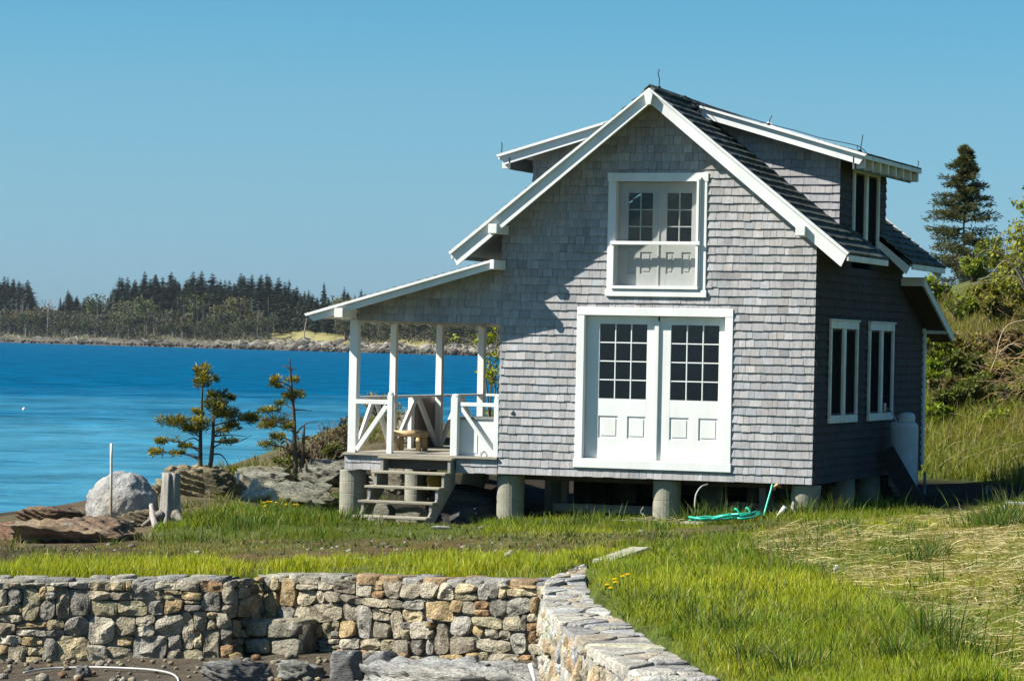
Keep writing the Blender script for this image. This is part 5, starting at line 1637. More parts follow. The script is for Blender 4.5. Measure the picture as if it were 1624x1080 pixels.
mb = MB(); q = gpt(1236, 808, 46.3, .06); mb.tube([q+[-.05, 0, -.1], q+[.09, 0, .10]], [.035, .035], 12); o = mb.build('drain_pipe', M['pvc'], None, tuple(q)); o.location = tuple(q); tag(o, 'short white pipe stub sticking out of the grass beside the tilted corner pier', 'pipe')
# dry twigs at the foot of the middle pier
mb = MB(); rt = np.random.default_rng(12); q = gp(1040, 822, 46.0)
for k in range(26):
    u0 = rt.uniform(995, 1095); a = gp(u0, 824, 46.0)+[0, 0, .02]
    mb.tube(spline([a, a+[rt.uniform(-.12, .12), rt.uniform(-.05, .05), rt.uniform(.02, .12)], a+[rt.uniform(-.35, .35), rt.uniform(-.1, .1), rt.uniform(0, .1)]], 4), .005, 5, (.36, .29, .19))
a = gp(1026, 826, 45.9); mb.tube(spline([a, a+[-.03, 0, .14], a+[-.10, 0, .2], a+[-.06, 0, .28]], 5), .007, 5, (.5, .48, .42))
o = mb.build('dry_twigs', M['drift'], None, tuple(q)); o.location = tuple(q); tag(o, 'heap of dry bleached twigs around the foot of the middle pier', 'twigs')
# orange thing under the deck
q = atY(690, 770, 2.2); q[2] = -.2
V, F_, c = rock_mesh(atY(690, 764, 2.2), (.30, .2, .34), 77, n=2, boxy=.2, col=(.6, .27, .03)); mb = MB(); mb.add(V, F_, c)
o = mb.build('orange_bundle', M['orange'], None, tuple(q), True); o.location = tuple(q); tag(o, 'small crumpled orange-yellow bundle seen through the porch steps under the deck', 'bundle')

# ------------------------------------------------------------------ left bank: stake, stump, driftwood
q = gp(176, 838, 45.9)
mb = MB()
a = q+[0, 0, -.05]; b = atD(176.7, 703, 45.9)
pts = np.linspace(a, b, 7); mb.tube(pts, .021, 8, np.repeat(np.array([[.33, .25, .17]]*3+[[.5, .46, .38]]+[[.72, .71, .68]]*3), 1, 0))
o = mb.build('stake', M['drift'], None, tuple(q), True); o.location = tuple(q); tag(o, 'thin pole, brown below and whitish above, standing upright in front of the boulder', 'stake')
q = gp(270, 843, 45.8); D_s = 45.8; w = 30*pxm(D_s)
sp_ = empty('tree_stump', q, 'silvery dead tree stump with root flare and a vertical split, right of the boulder', 'stump')
mb = MB(); nn = 40; prof = [(1.75, -.12), (1.45, .03), (1.18, .12), (1.02, .25), (.97, .45), (.95, .60), (.93, .72), (.80, .725)]
V = []; F_ = []
for i, (rr, z) in enumerate(prof):
    for j in range(nn):
        t = 2*math.pi*j/nn
        fl = 1+.10*math.cos(5*t+1)*(1.6-min(1.5, z*2)) + .07*math.cos(9*t)
        slot = -.38*math.exp(-((((t-(-math.pi/2+CYAW)+math.pi) % (2*math.pi))-math.pi)/.16)**2)
        rad = w/2*rr*(fl+slot)
        V.append(q+[rad*math.cos(t), rad*math.sin(t)*.9, z*1.03])
for i in range(len(prof)-1):
    for j in range(nn):
        k = (j+1) % nn; F_.append((i*nn+j, i*nn+k, (i+1)*nn+k, (i+1)*nn+j))
F_.append([(len(prof)-1)*nn+j for j in range(nn)])
mb.add(V, F_, (.29, .265, .235)); mb.build('trunk', M['drift'], sp_, tuple(q), True)
for (dx, dy, L_) in ((.24, -.16, .45), (-.18, -.2, .4)):
    mb = MB(); a = q+[dx*.5, dy*.5, .14]; mb.tube(spline([a, a+[dx*.5, dy*.5, -.06], a+[dx*1.1, dy*1.2, -.17]], 5), [.085]+list(np.linspace(.075, .025, 10)), 8, (.24, .215, .185), jit=.1); mb.build('root', M['drift'], sp_, tuple(q), True)
q = gp(246, 843, 45.4)
mb = MB(); a = atD(240, 800, 46.0); b = atD(249, 842, 45.3)
mb.tube(spline([a, a*.5+b*.5+[-.02, 0, .02], b, b+[.04, -.02, -.06]], 5), [.035]*4+[.05]*4+[.06]*4+[.06]*4, 8, (.36, .32, .29), jit=.15)
o = mb.build('driftwood', M['drift'], None, tuple(q), True); o.location = tuple(q); tag(o, 'short grey driftwood branch leaning against the right side of the boulder', 'driftwood', 'pieces of driftwood')
q = gp(395, 802, 48.5); mb = MB()
def dw(pts, r0, r1, c=(.55, .52, .46)):
    P_ = spline([q+np.array(p_) for p_ in pts], 5); mb.tube(P_, np.linspace(r0, r1, len(P_)), 8, c, jit=.12)
ex = np.array([RH[0], RH[1], 0])
def Lc(s, z, d=0): return list(ex*s+FH*d+np.array([0, 0, z]))
dw([Lc(-.28, .0), Lc(-.24, .18), Lc(-.20, .36), Lc(-.17, .43)], .075, .02)
dw([Lc(-.26, .02), Lc(-.08, .10), Lc(.10, .22), Lc(.13, .30)], .08, .03)
dw([Lc(-.05, .10), Lc(.04, .26), Lc(.10, .33), Lc(.18, .20)], .04, .02)
dw([Lc(-.12, .05), Lc(.15, .10), Lc(.34, .14), Lc(.42, -.02)], .10, .05, (.42, .42, .37))
dw([Lc(.0, .02, .1), Lc(.2, .06, .1), Lc(.4, .0, .1)], .09, .05, (.40, .40, .35))
o = mb.build('driftwood', M['drift'], None, tuple(q), True); o.location = tuple(q); tag(o, 'bleached white forked driftwood root lying on the ledge by the grass', 'driftwood', 'pieces of driftwood')
# mooring buoy far out on the water
q = atZ(38, 650, WATER_Z); rb = 3.0*pxm(sd(q)[1])
bo = empty('mooring_buoy', q, 'small white mooring buoy floating on the water at far left', 'buoy')
mb = MB(); mb.lathe([(.02, -rb*.8), (rb*.7, -rb*.55), (rb, 0), (rb*.75, rb*.62), (rb*.3, rb*.9), (.02, rb*.95)], q+[0, 0, rb*.3], 18); mb.build('float', M['pvc'], bo, tuple(q), True)
mb = MB(); t = np.linspace(0, 2*math.pi, 14); mb.tube([q+[rb*.22*math.cos(a), 0, rb*1.35+rb*.22*math.sin(a)] for a in t], rb*.06, 6); mb.build('ring', M['metal'], bo, tuple(q))

# ------------------------------------------------------------------ bits lying about
a = atZ(938, 890, ZR+.06); b = a+FH*1.9+ex*.5; zb = gz(*sd(b)); 
mb = MB(); a2 = a+[0, 0, .0]; b2 = np.array([b[0], b[1], max(zb+.06, ZR+.09)])
mb.beam(a2+ex*.12, b2+ex*.12, .22, .045, (0, 0, 1), .006, (.42, .40, .32)); o = mb.build('plank', M['wood'], None, tuple(a2)); o.location = tuple(a2); tag(o, 'pale weathered plank lying in the grass where the curved wall begins', 'plank')
q = gp(1600, 812, 41.5); mb = MB()
zt_ = atD(1596, 797, 41.5); 
def wl(s, z, d=0): return zt_+ex*s+FH*d+np.array([0, 0, z])
mb.beam(wl(-.03, 0), wl(1.3, -.03), .035, .035, (0, 0, 1), .004); mb.beam(wl(-.015, -.02), wl(-.0, -.30), .035, .03, (0, 1, 0), .004); mb.beam(wl(.02, -.13, .03), wl(1.2, -.15, .03), .018, .018, (0, 0, 1), .003); mb.beam(wl(1.2, -.03), wl(1.2, -.35), .035, .03, (0, 1, 0), .004)
o = mb.build('trestle', M['pvc'], None, tuple(q)); o.location = tuple(q); tag(o, 'low thin white trestle standing in the tall grass at the right edge', 'trestle')
# white pipe curving on the basin floor
q = bp_(160, 1066); mb = MB()
pth = [bp_(u, v)+[0, 0, .03] for u, v in ((38, 1071), (62, 1066), (95, 1063), (150, 1062), (200, 1063.5), (240, 1066), (268, 1071), (281, 1079), (284, 1092))]
mb.tube(spline(pth), .011, 8); o = mb.build('white_pipe', M['hose_dark'], None, tuple(q), True); o.location = tuple(q); tag(o, 'thin pale plastic pipe curving across the gravel below the wall', 'pipe')
q = bp_(848, 1090); mb = MB(); a = bp_(850, 1096)+[0, 0, .02]; mb.tube([a, a+[-.02, .02, .10], a-ex*.07+[0, .02, .24]], [.022, .022, .022], 10); o = mb.build('white_stick', M['pvc'], None, tuple(q), True); o.location = tuple(q); tag(o, 'short white plastic stick leaning up at the bottom of the curved wall', 'stick')
# pipes sticking up behind the shaded area on the right
for (u, v0, v1, D, lab) in ((1564, 800, 770, 52, 'thin grey post standing in the black shade right of the house'), (1466, 780, 748, 53, 'grey metal post in the shade behind the gas tank')):
    a = atD(u, v0, D); b = atD(u+1, v1, D); mb = MB(); a[2] = min(a[2], gz(*sd(a))-.05); mb.tube([a, b], .025, 8, (.3, .3, .3)); o = mb.build('short_post', M['drift'], None, tuple(a)); o.location = tuple(a); tag(o, lab, 'post', 'short posts in the shade')
# ------------------------------------------------------------------ grass
def blades(name, P, h, w, lean, cols, mat, seg=3, seed=0, droop=.5, az=None):
    """P (n,3) roots; builds curved tapering blades in one mesh"""
    r = np.random.default_rng(seed); n_ = len(P)
    th = r.uniform(0, 2*math.pi, n_) if az is None else az
    dirv = np.stack([np.cos(th), np.sin(th), np.zeros(n_)], -1)
    sd_ = np.stack([-np.sin(th), np.cos(th), np.zeros(n_)], -1)
    # turn the flat of the blade at random
    tw = r.uniform(0, math.pi, n_); wid = sd_*np.cos(tw)[:, None]+dirv*np.sin(tw)[:, None]
    V = np.empty((n_, 2*seg+1, 3)); C_ = np.empty((n_, 2*seg+1, 3))
    for k in range(seg+1):
        t = k/seg
        c = P+np.array([0, 0, 1.0])*(h*(t-.35*droop*lean*t*t))[:, None]+dirv*(h*lean*(t*t*.8+t*.2))[:, None]
        ww = w*(1-t**1.6)*.5
        shade = .72+.38*t
        if k < seg:
            V[:, 2*k] = c-wid*ww[:, None]; V[:, 2*k+1] = c+wid*ww[:, None]
            C_[:, 2*k] = cols*shade; C_[:, 2*k+1] = cols*shade
        else:
            V[:, 2*seg] = c; C_[:, 2*seg] = cols*shade
    base_i = (np.arange(n_)*(2*seg+1))[:, None]
    tr = []
    for k in range(seg-1):
        a, b, c, d = 2*k, 2*k+1, 2*k+3, 2*k+2
        tr += [(a, b, c), (a, c, d)]
    tr.append((2*seg-2, 2*seg-1, 2*seg))
    F_ = (base_i[:, :, None]+np.array(tr)[None]).reshape(-1, 3)
    return V.reshape(-1, 3), F_, np.clip(C_.reshape(-1, 3), .004, 1)
def sample_ground(n_, s0, s1, D0, D1, seed, pw=1.0):
    r = np.random.default_rng(seed)
    s = r.uniform(s0, s1, n_); D = D0+(D1-D0)*r.uniform(0, 1, n_)**pw
    # only keep what the land in front of the camera can show, with a margin
    k = np.abs(s) < D*.185+1.0
    return s[k], D[k]
_gi = {}
def ground_fast(s, D):
    """bilinear lookup in the terrain grid"""
    i = np.clip(np.searchsorted(sa, s)-1, 0, len(sa)-2); j = np.clip(np.searchsorted(Da, D)-1, 0, len(Da)-2)
    fs = (s-sa[i])/(sa[i+1]-sa[i]); fd = (D-Da[j])/(Da[j+1]-Da[j])
    return Zg[i, j]*(1-fs)*(1-fd)+Zg[i+1, j]*fs*(1-fd)+Zg[i, j+1]*(1-fs)*fd+Zg[i+1, j+1]*fs*fd
def uvz(s, D, z):
    x, y = wxy(s, D); P = np.stack([x, y, z], -1)
    d = P-CPOS; w_ = d@FW
    return P, 812+CF*(d@RV)/w_, 540-CF*(d@UV)/w_
def in_house(P):
    x, y = P[:, 0], P[:, 1]
    return ((x > -2.5) & (x < 5.1) & (y > .3) & (y < 7.3)) | ((x > -1.95) & (x < -.7) & (y > -1.2) & (y < .3))
rg_ = np.random.default_rng(3)
s, D = sample_ground(1400000, -8.5, 9.5, 19.5, 52, 5, 1.25)
z = ground_fast(s, D)
P, u, v = uvz(s, D, z)
na_ = n2(P[:, 0], P[:, 1], .8, 31); nb2 = n2(P[:, 0], P[:, 1], 2.6, 32); nc_ = n2(P[:, 0], P[:, 1], .25, 33)
uj = u+55*na_; vj = v+9*nb2+5*na_
path = pip(uj, vj, PATH); rocky = pip(uj, vj, ROCKY); strw = pip(uj, vj+5*nb2, STRAW); under = pip(u, v, UNDER_SHADE); dgr = pip(u, v, HOUSE_SHADE)
bas = inpoly(s, D, BAS); cap = inpoly(s, D, CAPP)
d_c = np.where(D < 36, distpoly(s, D, BAS[1:-1]), 9)
band = (np.where(D < 38, distpoly(s, D, FE), 9) < .52) & (u < 880)                # cap of the back wall stays clear
ok = ~((u+20*nb2 < 245) & (v+5*nb2 < 866)) & (u > -60) & (u < 1690) & (v < 1110) & ~rocky & ~bas & ~cap & ~band & ~in_house(P)
backband = (D < 37.5) & (D > 32) & (u < 960) & (v > 872)
front = (D > 40) & (u < 1330)
dens = np.where(strw, .75, 1.0)
dens = np.where(path, .06+.5*(nb2+.5*na_ > .12), dens)
dens = np.where(front, dens*np.clip(.55+1.0*na_, .15, 1), dens)
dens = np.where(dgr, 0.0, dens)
dens *= np.clip(.65+.6*nb2, .25, 1)
dens *= np.clip(1.35-(D-22)/45, .35, 1)
ok &= rg_.uniform(0, 1, len(s)) < dens
hgt = np.where(strw, .055, .088)
hgt = np.where(front & ~strw, .075+.07*np.clip(na_, 0, 1), hgt); hgt = np.where(backband, .105, hgt); hgt = np.where(path, .035, hgt)
hgt = hgt*np.clip(1+.7*na_+.45*nb2, .3, 2)*rg_.lognormal(0, .28, len(s))
hgt *= np.where((u > 545) & (u < 765) & (v > 805) & (v < 862), .5, 1)
edge = np.clip((np.minimum(np.where(D < 38, distpoly(s, D, FE)-.45, 9), np.where(D < 36, distpoly(s, D, OUT), 9))+.12)/.3, .55, 1); hgt *= np.where(D < 36, edge, 1)
# colour: fresh yellow-green with darker and drier drifts
c1 = np.array([.275, .325, .012]); c2 = np.array([.085, .175, .010]); c3 = np.array([.40, .34, .11]); c4 = np.array([.39, .37, .02])
t = np.clip(.42+1.3*nb2+.5*na_+rg_.normal(0, .22, len(s)), 0, 1)[:, None]
col = c1*(1-t)+c2*t
t2 = np.clip(.25+.9*nc_+.5*na_+rg_.normal(0, .2, len(s)), 0, 1)[:, None]; col = col*(1-t2*.7)+c4*t2*.7
dry = ((rg_.uniform(0, 1, len(s)) < np.where(strw, .15, np.where(path, .4, .05))))
col = np.where(dry[:, None], c3*rg_.uniform(.7, 1.4, (len(s), 1)), col)
col *= rg_.uniform(.75, 1.25, (len(s), 1))*np.clip(1+.55*nc_+.35*nb2, .55, 1.35)[:, None]
lean = np.abs(rg_.normal(.35, .25, len(s)))
k = ok
P[:, 2] -= .008
V, F_, C_ = blades('grass', P[k], hgt[k], np.clip(hgt[k]*.055, .0032, .0085)*(1+D[k]/60), lean[k], col[k], None, 3, 8)
gr = raw_mesh('grass', V, F_, C_, M['grass'], True); tag(gr, 'fresh yellow-green spring grass covering the lawn around the cottage and walls', 'grass', kind='stuff')
NB = int(k.sum())
# taller dark tufts scattered over the right-hand lawn: each tuft a clump of long arching blades
rt = np.random.default_rng(44)
tuft_spots = []
for (uu, vv, D0, nbl, hh_, sp_r) in ((1190, 1035, 24, 150, .26, .22), (1250, 1055, 23, 160, .28, .25), (1330, 985, 27, 90, .2, .18), (1480, 1030, 24.5, 190, .36, .26), (1520, 1065, 23, 150, .33, .24), (1420, 1045, 23.6, 130, .28, .24), (1460, 893, 33, 120, .26, .28), (1480, 886, 33.5, 90, .26, .2),
        (1240, 912, 32, 150, .22, .4), (1210, 880, 35, 120, .22, .45), (1270, 870, 36, 90, .2, .3), (1560, 845, 39, 160, .34, .3), (1600, 830, 40.5, 260, .42, .4), (1580, 850, 38.5, 160, .36, .3), (1624, 838, 39, 200, .4, .35), (1350, 840, 42.5, 90, .2, .25), (1150, 900, 33, 120, .2, .3), (1000, 925, 31.5, 80, .2, .25),
        (940, 822, 46.2, 200, .26, .5), (900, 826, 46.2, 160, .24, .5), (1320, 812, 46.8, 220, .3, .45), (1270, 815, 46.6, 160, .26, .35), (1400, 812, 47.5, 160, .28, .5), (1100, 815, 46.6, 160, .3, .4), (1150, 812, 46.7, 140, .28, .35), (300, 850, 42.5, 160, .2, .5), (380, 838, 44, 200, .22, .5), (470, 826, 45, 200, .22, .6), (350, 826, 44.8, 160, .24, .5), (540, 812, 46, 200, .24, .5), (430, 812, 46.3, 160, .2, .5), (820, 825, 46, 160, .22, .6), (1160, 1000, 26, 140, .22, .3), (1100, 985, 27.5, 120, .2, .3), (1060, 960, 29, 120, .2, .25)):
    g0 = gp(uu, vv, D0)
    rad = np.abs(rt.normal(0, 1, nbl))*sp_r*.7; an = rt.uniform(0, 2*math.pi, nbl)
    q = np.stack([g0[0]+rad*np.cos(an), g0[1]+rad*np.sin(an), np.zeros(nbl)], -1)
    s_ = (q-CPOS)@RH; d_ = (q-CPOS)@FH; q[:, 2] = ground_fast(s_, d_)-.01
    tuft_spots.append((q, hh_, an, D0))
for _k in range(330):       # many small clumps break up the turf
    s0 = rt.uniform(.6, 7.5); D0 = rt.uniform(21, 45); x0, y0 = wxy(s0, D0); zz0 = float(ground_fast(np.array([s0]), np.array([D0]))[0])
    uu, vv = proj((float(x0), float(y0), zz0))
    if inpoly(np.array([s0]), np.array([D0]), CAPP)[0] or inpoly(np.array([s0]), np.array([D0]), BAS)[0] or uu > 1680: continue
    if D0 < 36 and distpoly(np.array([s0]), np.array([D0]), np.vstack([OUT]))[0] < .15: continue
    if pip(np.array([uu]), np.array([vv]), PATH)[0] and rt.random() < .8: continue
    nbl = int(rt.integers(20, 60)); rad = np.abs(rt.normal(0, .10, nbl)); an = rt.uniform(0, 6.28, nbl)
    q = np.stack([x0+rad*np.cos(an), y0+rad*np.sin(an), np.full(nbl, zz0-.01)], -1); tuft_spots.append((q, rt.uniform(.09, .19), an, D0))
ROCKT = len(tuft_spots)
for (uu, vv, D0) in [(rt.uniform(280, 560), rt.uniform(736, 806), 0) for _ in range(60)]+[(rt.uniform(330, 480), rt.uniform(690, 760), 0) for _ in range(30)]+[(rt.uniform(565, 640), rt.uniform(650, 705), 0) for _ in range(40)]+[(rt.uniform(0, 240), rt.uniform(850, 880), 0) for _ in range(12)]:
    # march along the sight line to the ground it meets
    Ds = np.linspace(40, 70, 240); Pm = np.array([atD(uu, vv, d_) for d_ in Ds]); sm_, dm_ = sd(Pm)
    hit = np.nonzero(Pm[:, 2] < ground_fast(sm_, dm_))[0]
    if not len(hit): continue
    g0 = Pm[hit[0]]; nbl = int(rt.integers(30, 80)); rad = np.abs(rt.normal(0, .16, nbl)); an = rt.uniform(0, 6.28, nbl)
    q = np.stack([g0[0]+rad*np.cos(an), g0[1]+rad*np.sin(an), np.full(nbl, g0[2]-.02)], -1); tuft_spots.append((q, rt.uniform(.08, .24), an, Ds[hit[0]]))
Vs, Fs, Cs = [], [], []; off = 0
for ti, (q, hh_, an, D0) in enumerate(tuft_spots):
    nbl = len(q); h_ = hh_*rt.lognormal(-.1, .3, nbl)
    cc = np.array([.065, .115, .014])*rt.uniform(.6, 1.7, (nbl, 1)); yy = rt.uniform(0, 1, nbl) < (.12 if ti < ROCKT else .62); cc[yy] = np.array([.24, .21, .08])
    V, F_, C_ = blades('t', q, h_, np.full(nbl, .008)*(1+D0/70), np.abs(rt.normal(.55, .3, nbl)), cc, None, 4, 9, .8, an+rt.normal(0, .6, nbl))
    Vs.append(V); Fs.append(F_+off); Cs.append(C_); off += len(V)
tg_ = raw_mesh('grass_tufts', np.concatenate(Vs), np.concatenate(Fs), np.concatenate(Cs), M['grass'], True); tag(tg_, 'darker longer grass tufts standing out of the lawn', 'grass tufts', kind='stuff')
# dry straw lying on the mown part
ns_ = 22000
s, D = sample_ground(ns_*3, -1, 9.5, 20, 48, 15, 1.2); z = ground_fast(s, D); P, u, v = uvz(s, D, z)
na_ = n2(P[:, 0], P[:, 1], .7, 41); nb2 = n2(P[:, 0], P[:, 1], 2.2, 42)
k = pip(u+20*na_, v+8*nb2, STRAW) & (u < 1690) & (rt.uniform(0, 1, len(s)) < np.clip(.35+.8*na_+.35*nb2+.35*(u > 1480)*(v < 960), .03, 1)) & ~in_house(P)
q = P[k]; nq = len(q); L_ = rt.lognormal(-1.75, .5, nq)
az_ = rt.normal(CYAW, .75, nq)+np.where(rt.uniform(0, 1, nq) < .5, math.pi, 0)
dv_ = np.stack([np.cos(az_), np.sin(az_), rt.normal(.04, .10, nq)], -1)
wv_ = np.stack([-np.sin(az_), np.cos(az_), np.full(nq, .35)], -1)*(rt.uniform(.0016, .0036, nq)*(1+D[k]/60))[:, None]
z0 = rt.uniform(.02, .075, nq)[:, None]*np.array([0, 0, 1]); bend = rt.normal(0, .06, (nq, 1))*L_[:, None]*np.array([0, 0, 1])
A = q+z0; B = A+dv_*L_[:, None]*.5+bend; Cc = A+dv_*L_[:, None]
V = np.stack([A-wv_, A+wv_, B+wv_, B-wv_, Cc+wv_*.5, Cc-wv_*.5], 1).reshape(-1, 3)
F_ = ((np.arange(nq)*6)[:, None, None]+np.array([[0, 1, 2, 3], [3, 2, 4, 5]])[None]).reshape(-1, 4)
cc = np.array([.50, .43, .21])*rt.uniform(.5, 1.35, (nq, 1)); cc = np.where(rt.uniform(0, 1, (nq, 1)) < .2, np.array([.30, .20, .09]), cc)
sw = raw_mesh('straw', V, F_, np.repeat(cc, 6, 0), M['straw']); tag(sw, 'dry pale straw lying over the mown right-hand lawn', 'straw', kind='stuff')

# broad-leaved weeds and dead thatch scattered through the turf
nw_ = 9000
s, D = sample_ground(nw_*3, -7, 9.5, 20, 48, 25, 1.2); z = ground_fast(s, D); P, u, v = uvz(s, D, z)
k = ~pip(u, v, ROCKY) & ~inpoly(s, D, BAS) & ~inpoly(s, D, CAPP) & ~in_house(P) & ~pip(u, v, HOUSE_SHADE) & (u > -40) & (u < 1680) & (np.where(D < 38, distpoly(s, D, FE), 9) > .6) & (n2(P[:, 0], P[:, 1], 1.6, 77) > .0)
q = P[k]; nq = len(q)
V, F_, C_ = blades('w', q, rt.uniform(.04, .10, nq), rt.uniform(.014, .03, nq), np.abs(rt.normal(.9, .4, nq)), np.array([.06, .11, .02])*rt.uniform(.6, 1.6, (nq, 1)), None, 3, 19, .9)
q2 = q+np.stack([rt.normal(0, .1, nq), rt.normal(0, .1, nq), np.zeros(nq)], -1)
V2, F2, C2 = blades('w', q2, rt.uniform(.05, .13, nq), rt.uniform(.004, .007, nq), np.abs(rt.normal(1.1, .5, nq)), np.array([.34, .27, .13])*rt.uniform(.5, 1.2, (nq, 1)), None, 3, 20, .9)
wd_ = raw_mesh('weeds', np.concatenate([V, V2]), np.concatenate([F_, F2+len(V)]), np.concatenate([C_, C2]), M['grass'], True); tag(wd_, 'small broad-leaved weeds and dead brown blades mixed into the turf', 'weeds', kind='stuff')

# ------------------------------------------------------------------ flowers
def flower(name, label, q, kind, group, h=.14):
    e_ = empty(name, q, label, 'flower', group); b_ = tuple(e_.location)
    rr2 = np.random.default_rng(int(abs(q[0]*1000)) % 9999)
    mb = MB(); tp = np.array(q)+[rr2.normal(0, .015), rr2.normal(0, .015), h]
    mb.tube([np.array(q), np.array(q)*.5+tp*.5+[.006, 0, 0], tp], .004, 5, (.12, .2, .04)); mb.build('stem', M['leaf'], e_, b_)
    mb = MB()
    if kind == 'puff':
        for k in range(70):
            d = rr2.normal(size=3); d /= np.linalg.norm(d); t_ = np.cross(d, [0.3, .5, .8]); t_ /= np.linalg.norm(t_)
            a = tp+[0, 0, .01]; b = a+d*.03; mb.add([a-t_*.0015, a+t_*.0015, b+t_*.008, b-t_*.008], [(0, 1, 2, 3)], (.75, .75, .72))
        mb.build('seed_head', M['straw'], e_, b_, fix=False)
    else:
        for ring, (rad, up_) in enumerate(((.032, .004), (.022, .012), (.012, .017))):
            for k in range(14):
                t_ = 2*math.pi*(k+ring*.5)/14; d = np.array([math.cos(t_), math.sin(t_), 0]); w_ = np.array([-d[1], d[0], 0])*.006
                mb.add([tp-w_*.5, tp+w_*.5, tp+d*rad+w_+[0, 0, up_], tp+d*rad-w_+[0, 0, up_]], [(0, 1, 2, 3)], (.85, .66, .02))
        mb.build('flower_head', M['leaf'], e_, b_, fix=False)
    return e_
DG = 'dandelions on the grass mound'
for i, (u, v, D) in enumerate(((418, 818, 46), (424, 814, 46.2), (430, 816, 46.3), (421, 832, 45), (440, 816, 46.3), (467, 818, 46), (470, 817, 46), (452, 821, 45.8))):
    flower('dandelion', 'yellow dandelion among the little group on the grass mound left of the porch', gp(u, v+6, D), 'y', DG, .17)
for i, (u, v, D) in enumerate(((966, 958, 29.4), (972, 953, 29.6), (978, 950, 29.8), (986, 946, 30), (994, 942, 30.2), (969, 962, 29.2))):
    flower('dandelion', 'yellow dandelion in the cluster beside the flagstone top of the curved wall', gp(u, v+10, D), 'y', 'dandelions beside the curved wall', .15)
for (u, v, D, lab) in ((812, 893, 35.2, 'white dandelion puff in the grass band above the back wall, higher of two'), (798, 899, 34.6, 'white dandelion puff in the grass band above the back wall, lower of two'), (1321, 925, 31, 'white dandelion puff alone in the middle of the right-hand lawn')):
    flower('dandelion_clock', lab, gp(u, v+8, D), 'puff', 'dandelion puffs in the grass', .12)

# ------------------------------------------------------------------ conifers near by
def tufts(mb_lists, C, rad, n_, r, L_=(.05, .11), w_=.022, cols=((.10, .11, .02), (.045, .07, .018)), up=.35, out=None, fill=False):
    """needle sprays spread through a flattened ellipsoid of foliage"""
    C = np.array(C, float)
    d = r.normal(size=(n_, 3)); d /= np.linalg.norm(d, axis=1, keepdims=True)
    rr2 = r.uniform(.1, 1, n_)**.45
    p = C+d*rr2[:, None]*np.array(rad)
    ax_ = d*np.array([1, 1, .5])+np.array([0, 0, up])+r.normal(0, .45, (n_, 3))
    if out is not None: ax_ += np.array(out)
    ax_ /= np.linalg.norm(ax_, axis=1, keepdims=True)
    sdv = np.cross(ax_, r.normal(size=(n_, 3))); sdv /= np.linalg.norm(sdv, axis=1, keepdims=True)
    L = r.uniform(*L_, n_)[:, None]; ww = w_*r.uniform(.6, 1.3, n_)[:, None]
    V = np.stack([p-sdv*ww*.25, p+sdv*ww*.25, p+ax_*L*.55+sdv*ww*.5, p+ax_*L, p+ax_*L*.55-sdv*ww*.5], 1)
    t_ = np.clip(.5+.5*d[:, 2]+r.normal(0, .3, n_), 0, 1)[:, None]
    c = np.array(cols[1])*(1-t_)+np.array(cols[0])*t_; c = c*r.uniform(.65, 1.35, (n_, 1))
    mb_lists[0].append(V.reshape(-1, 3)); mb_lists[1].append(np.repeat(c, 5, 0))
def tuft_mesh(name, lists, parent, base_, mat='needle'):
    V = np.concatenate(lists[0]); C_ = np.concatenate(lists[1]); n_ = len(V)//5
    tri = np.array([[0, 1, 2], [0, 2, 4], [4, 2, 3]])
    F_ = ((np.arange(n_)*5)[:, None, None]+tri[None]).reshape(-1, 3)
    return raw_mesh(name, V-np.array(base_), F_, C_, M[mat], False, parent)
def wind_spruce(label, stems, pads, branches, D0, seed, dens=150, extra=0):
    r = np.random.default_rng(seed)
    q = stems[0][0]; e_ = empty('small_spruce', q, label, 'tree'); b_ = tuple(e_.location)
    for (pts, r0, r1) in [(s_[0] if False else s_, None, None) for s_ in []]: pass
    for st_ in stems:
        mb = MB(); P_ = spline(st_, 6); mb.tube(P_, np.linspace(.045, .012, len(P_)), 8, (.10, .085, .07), jit=.12); mb.build('trunk', M['bark'], e_, b_, True)
    mb = MB(); lists = ([], [])
    for br in branches:
        P_ = spline(br, 5); mb.tube(P_, np.linspace(.016, .004, len(P_)), 5, (.13, .115, .10))
    pm = pxm(D0)
    allst = np.concatenate([spline(s_, 10) for s_ in stems])
    for (u, v, ru, rv, *rest) in pads:
        dd = D0+r.uniform(-.22, .22); c = atD(u, v, dd)
        rad = np.array([ru*pm, ru*pm*.8, rv*pm*.8])
        # carrying limb from the nearest lower point of a stem
        js = np.argmin(np.linalg.norm(allst-(c-[0, 0, .12]), axis=1)); a = allst[js]
        mid = (a+c)/2+[0, 0, .02]; P_ = spline([a, mid, c, c+(c-a)*.25], 5)
        mb.tube(P_, np.linspace(.014, .004, len(P_)), 5, (.12, .10, .085))
        n_ = int(2.1*dens*(ru*rv/260)**.8)+60
        # several sub-clumps make a ragged pad
        for k in range(max(3, int(n_/30))):
            cc = c+r.uniform(-1, 1, 3)*rad*np.array([.75, .75, .6])
            tufts(lists, cc, rad*np.array([.30, .30, .42])+.015, 50, r, (.045, .09), .014, out=(cc-a)*.6/ (np.linalg.norm(cc-a)+.2), cols=((.34, .27, .02), (.09, .10, .016)) if r.random() < .42 else ((.13, .14, .022), (.035, .055, .014)))
    mb.build('limbs', M['bark'], e_, b_, True)
    tuft_mesh('crown', lists, e_, b_)
    return e_
def z6(x, y): return x/3, 540+y/3
D1 = 48.5
b0 = gp(320, 782, D1); 
S1 = [b0, atD(318, 735, D1), atD(318, 690, D1), atD(320, 640, D1), atD(322, 583, D1)]
b1 = gp(325, 782, D1-.1)
S2 = [b1, atD(334, 735, D1-.15), atD(338, 690, D1-.15), atD(339, 660, D1-.1), atD(345, 618, D1-.05)]
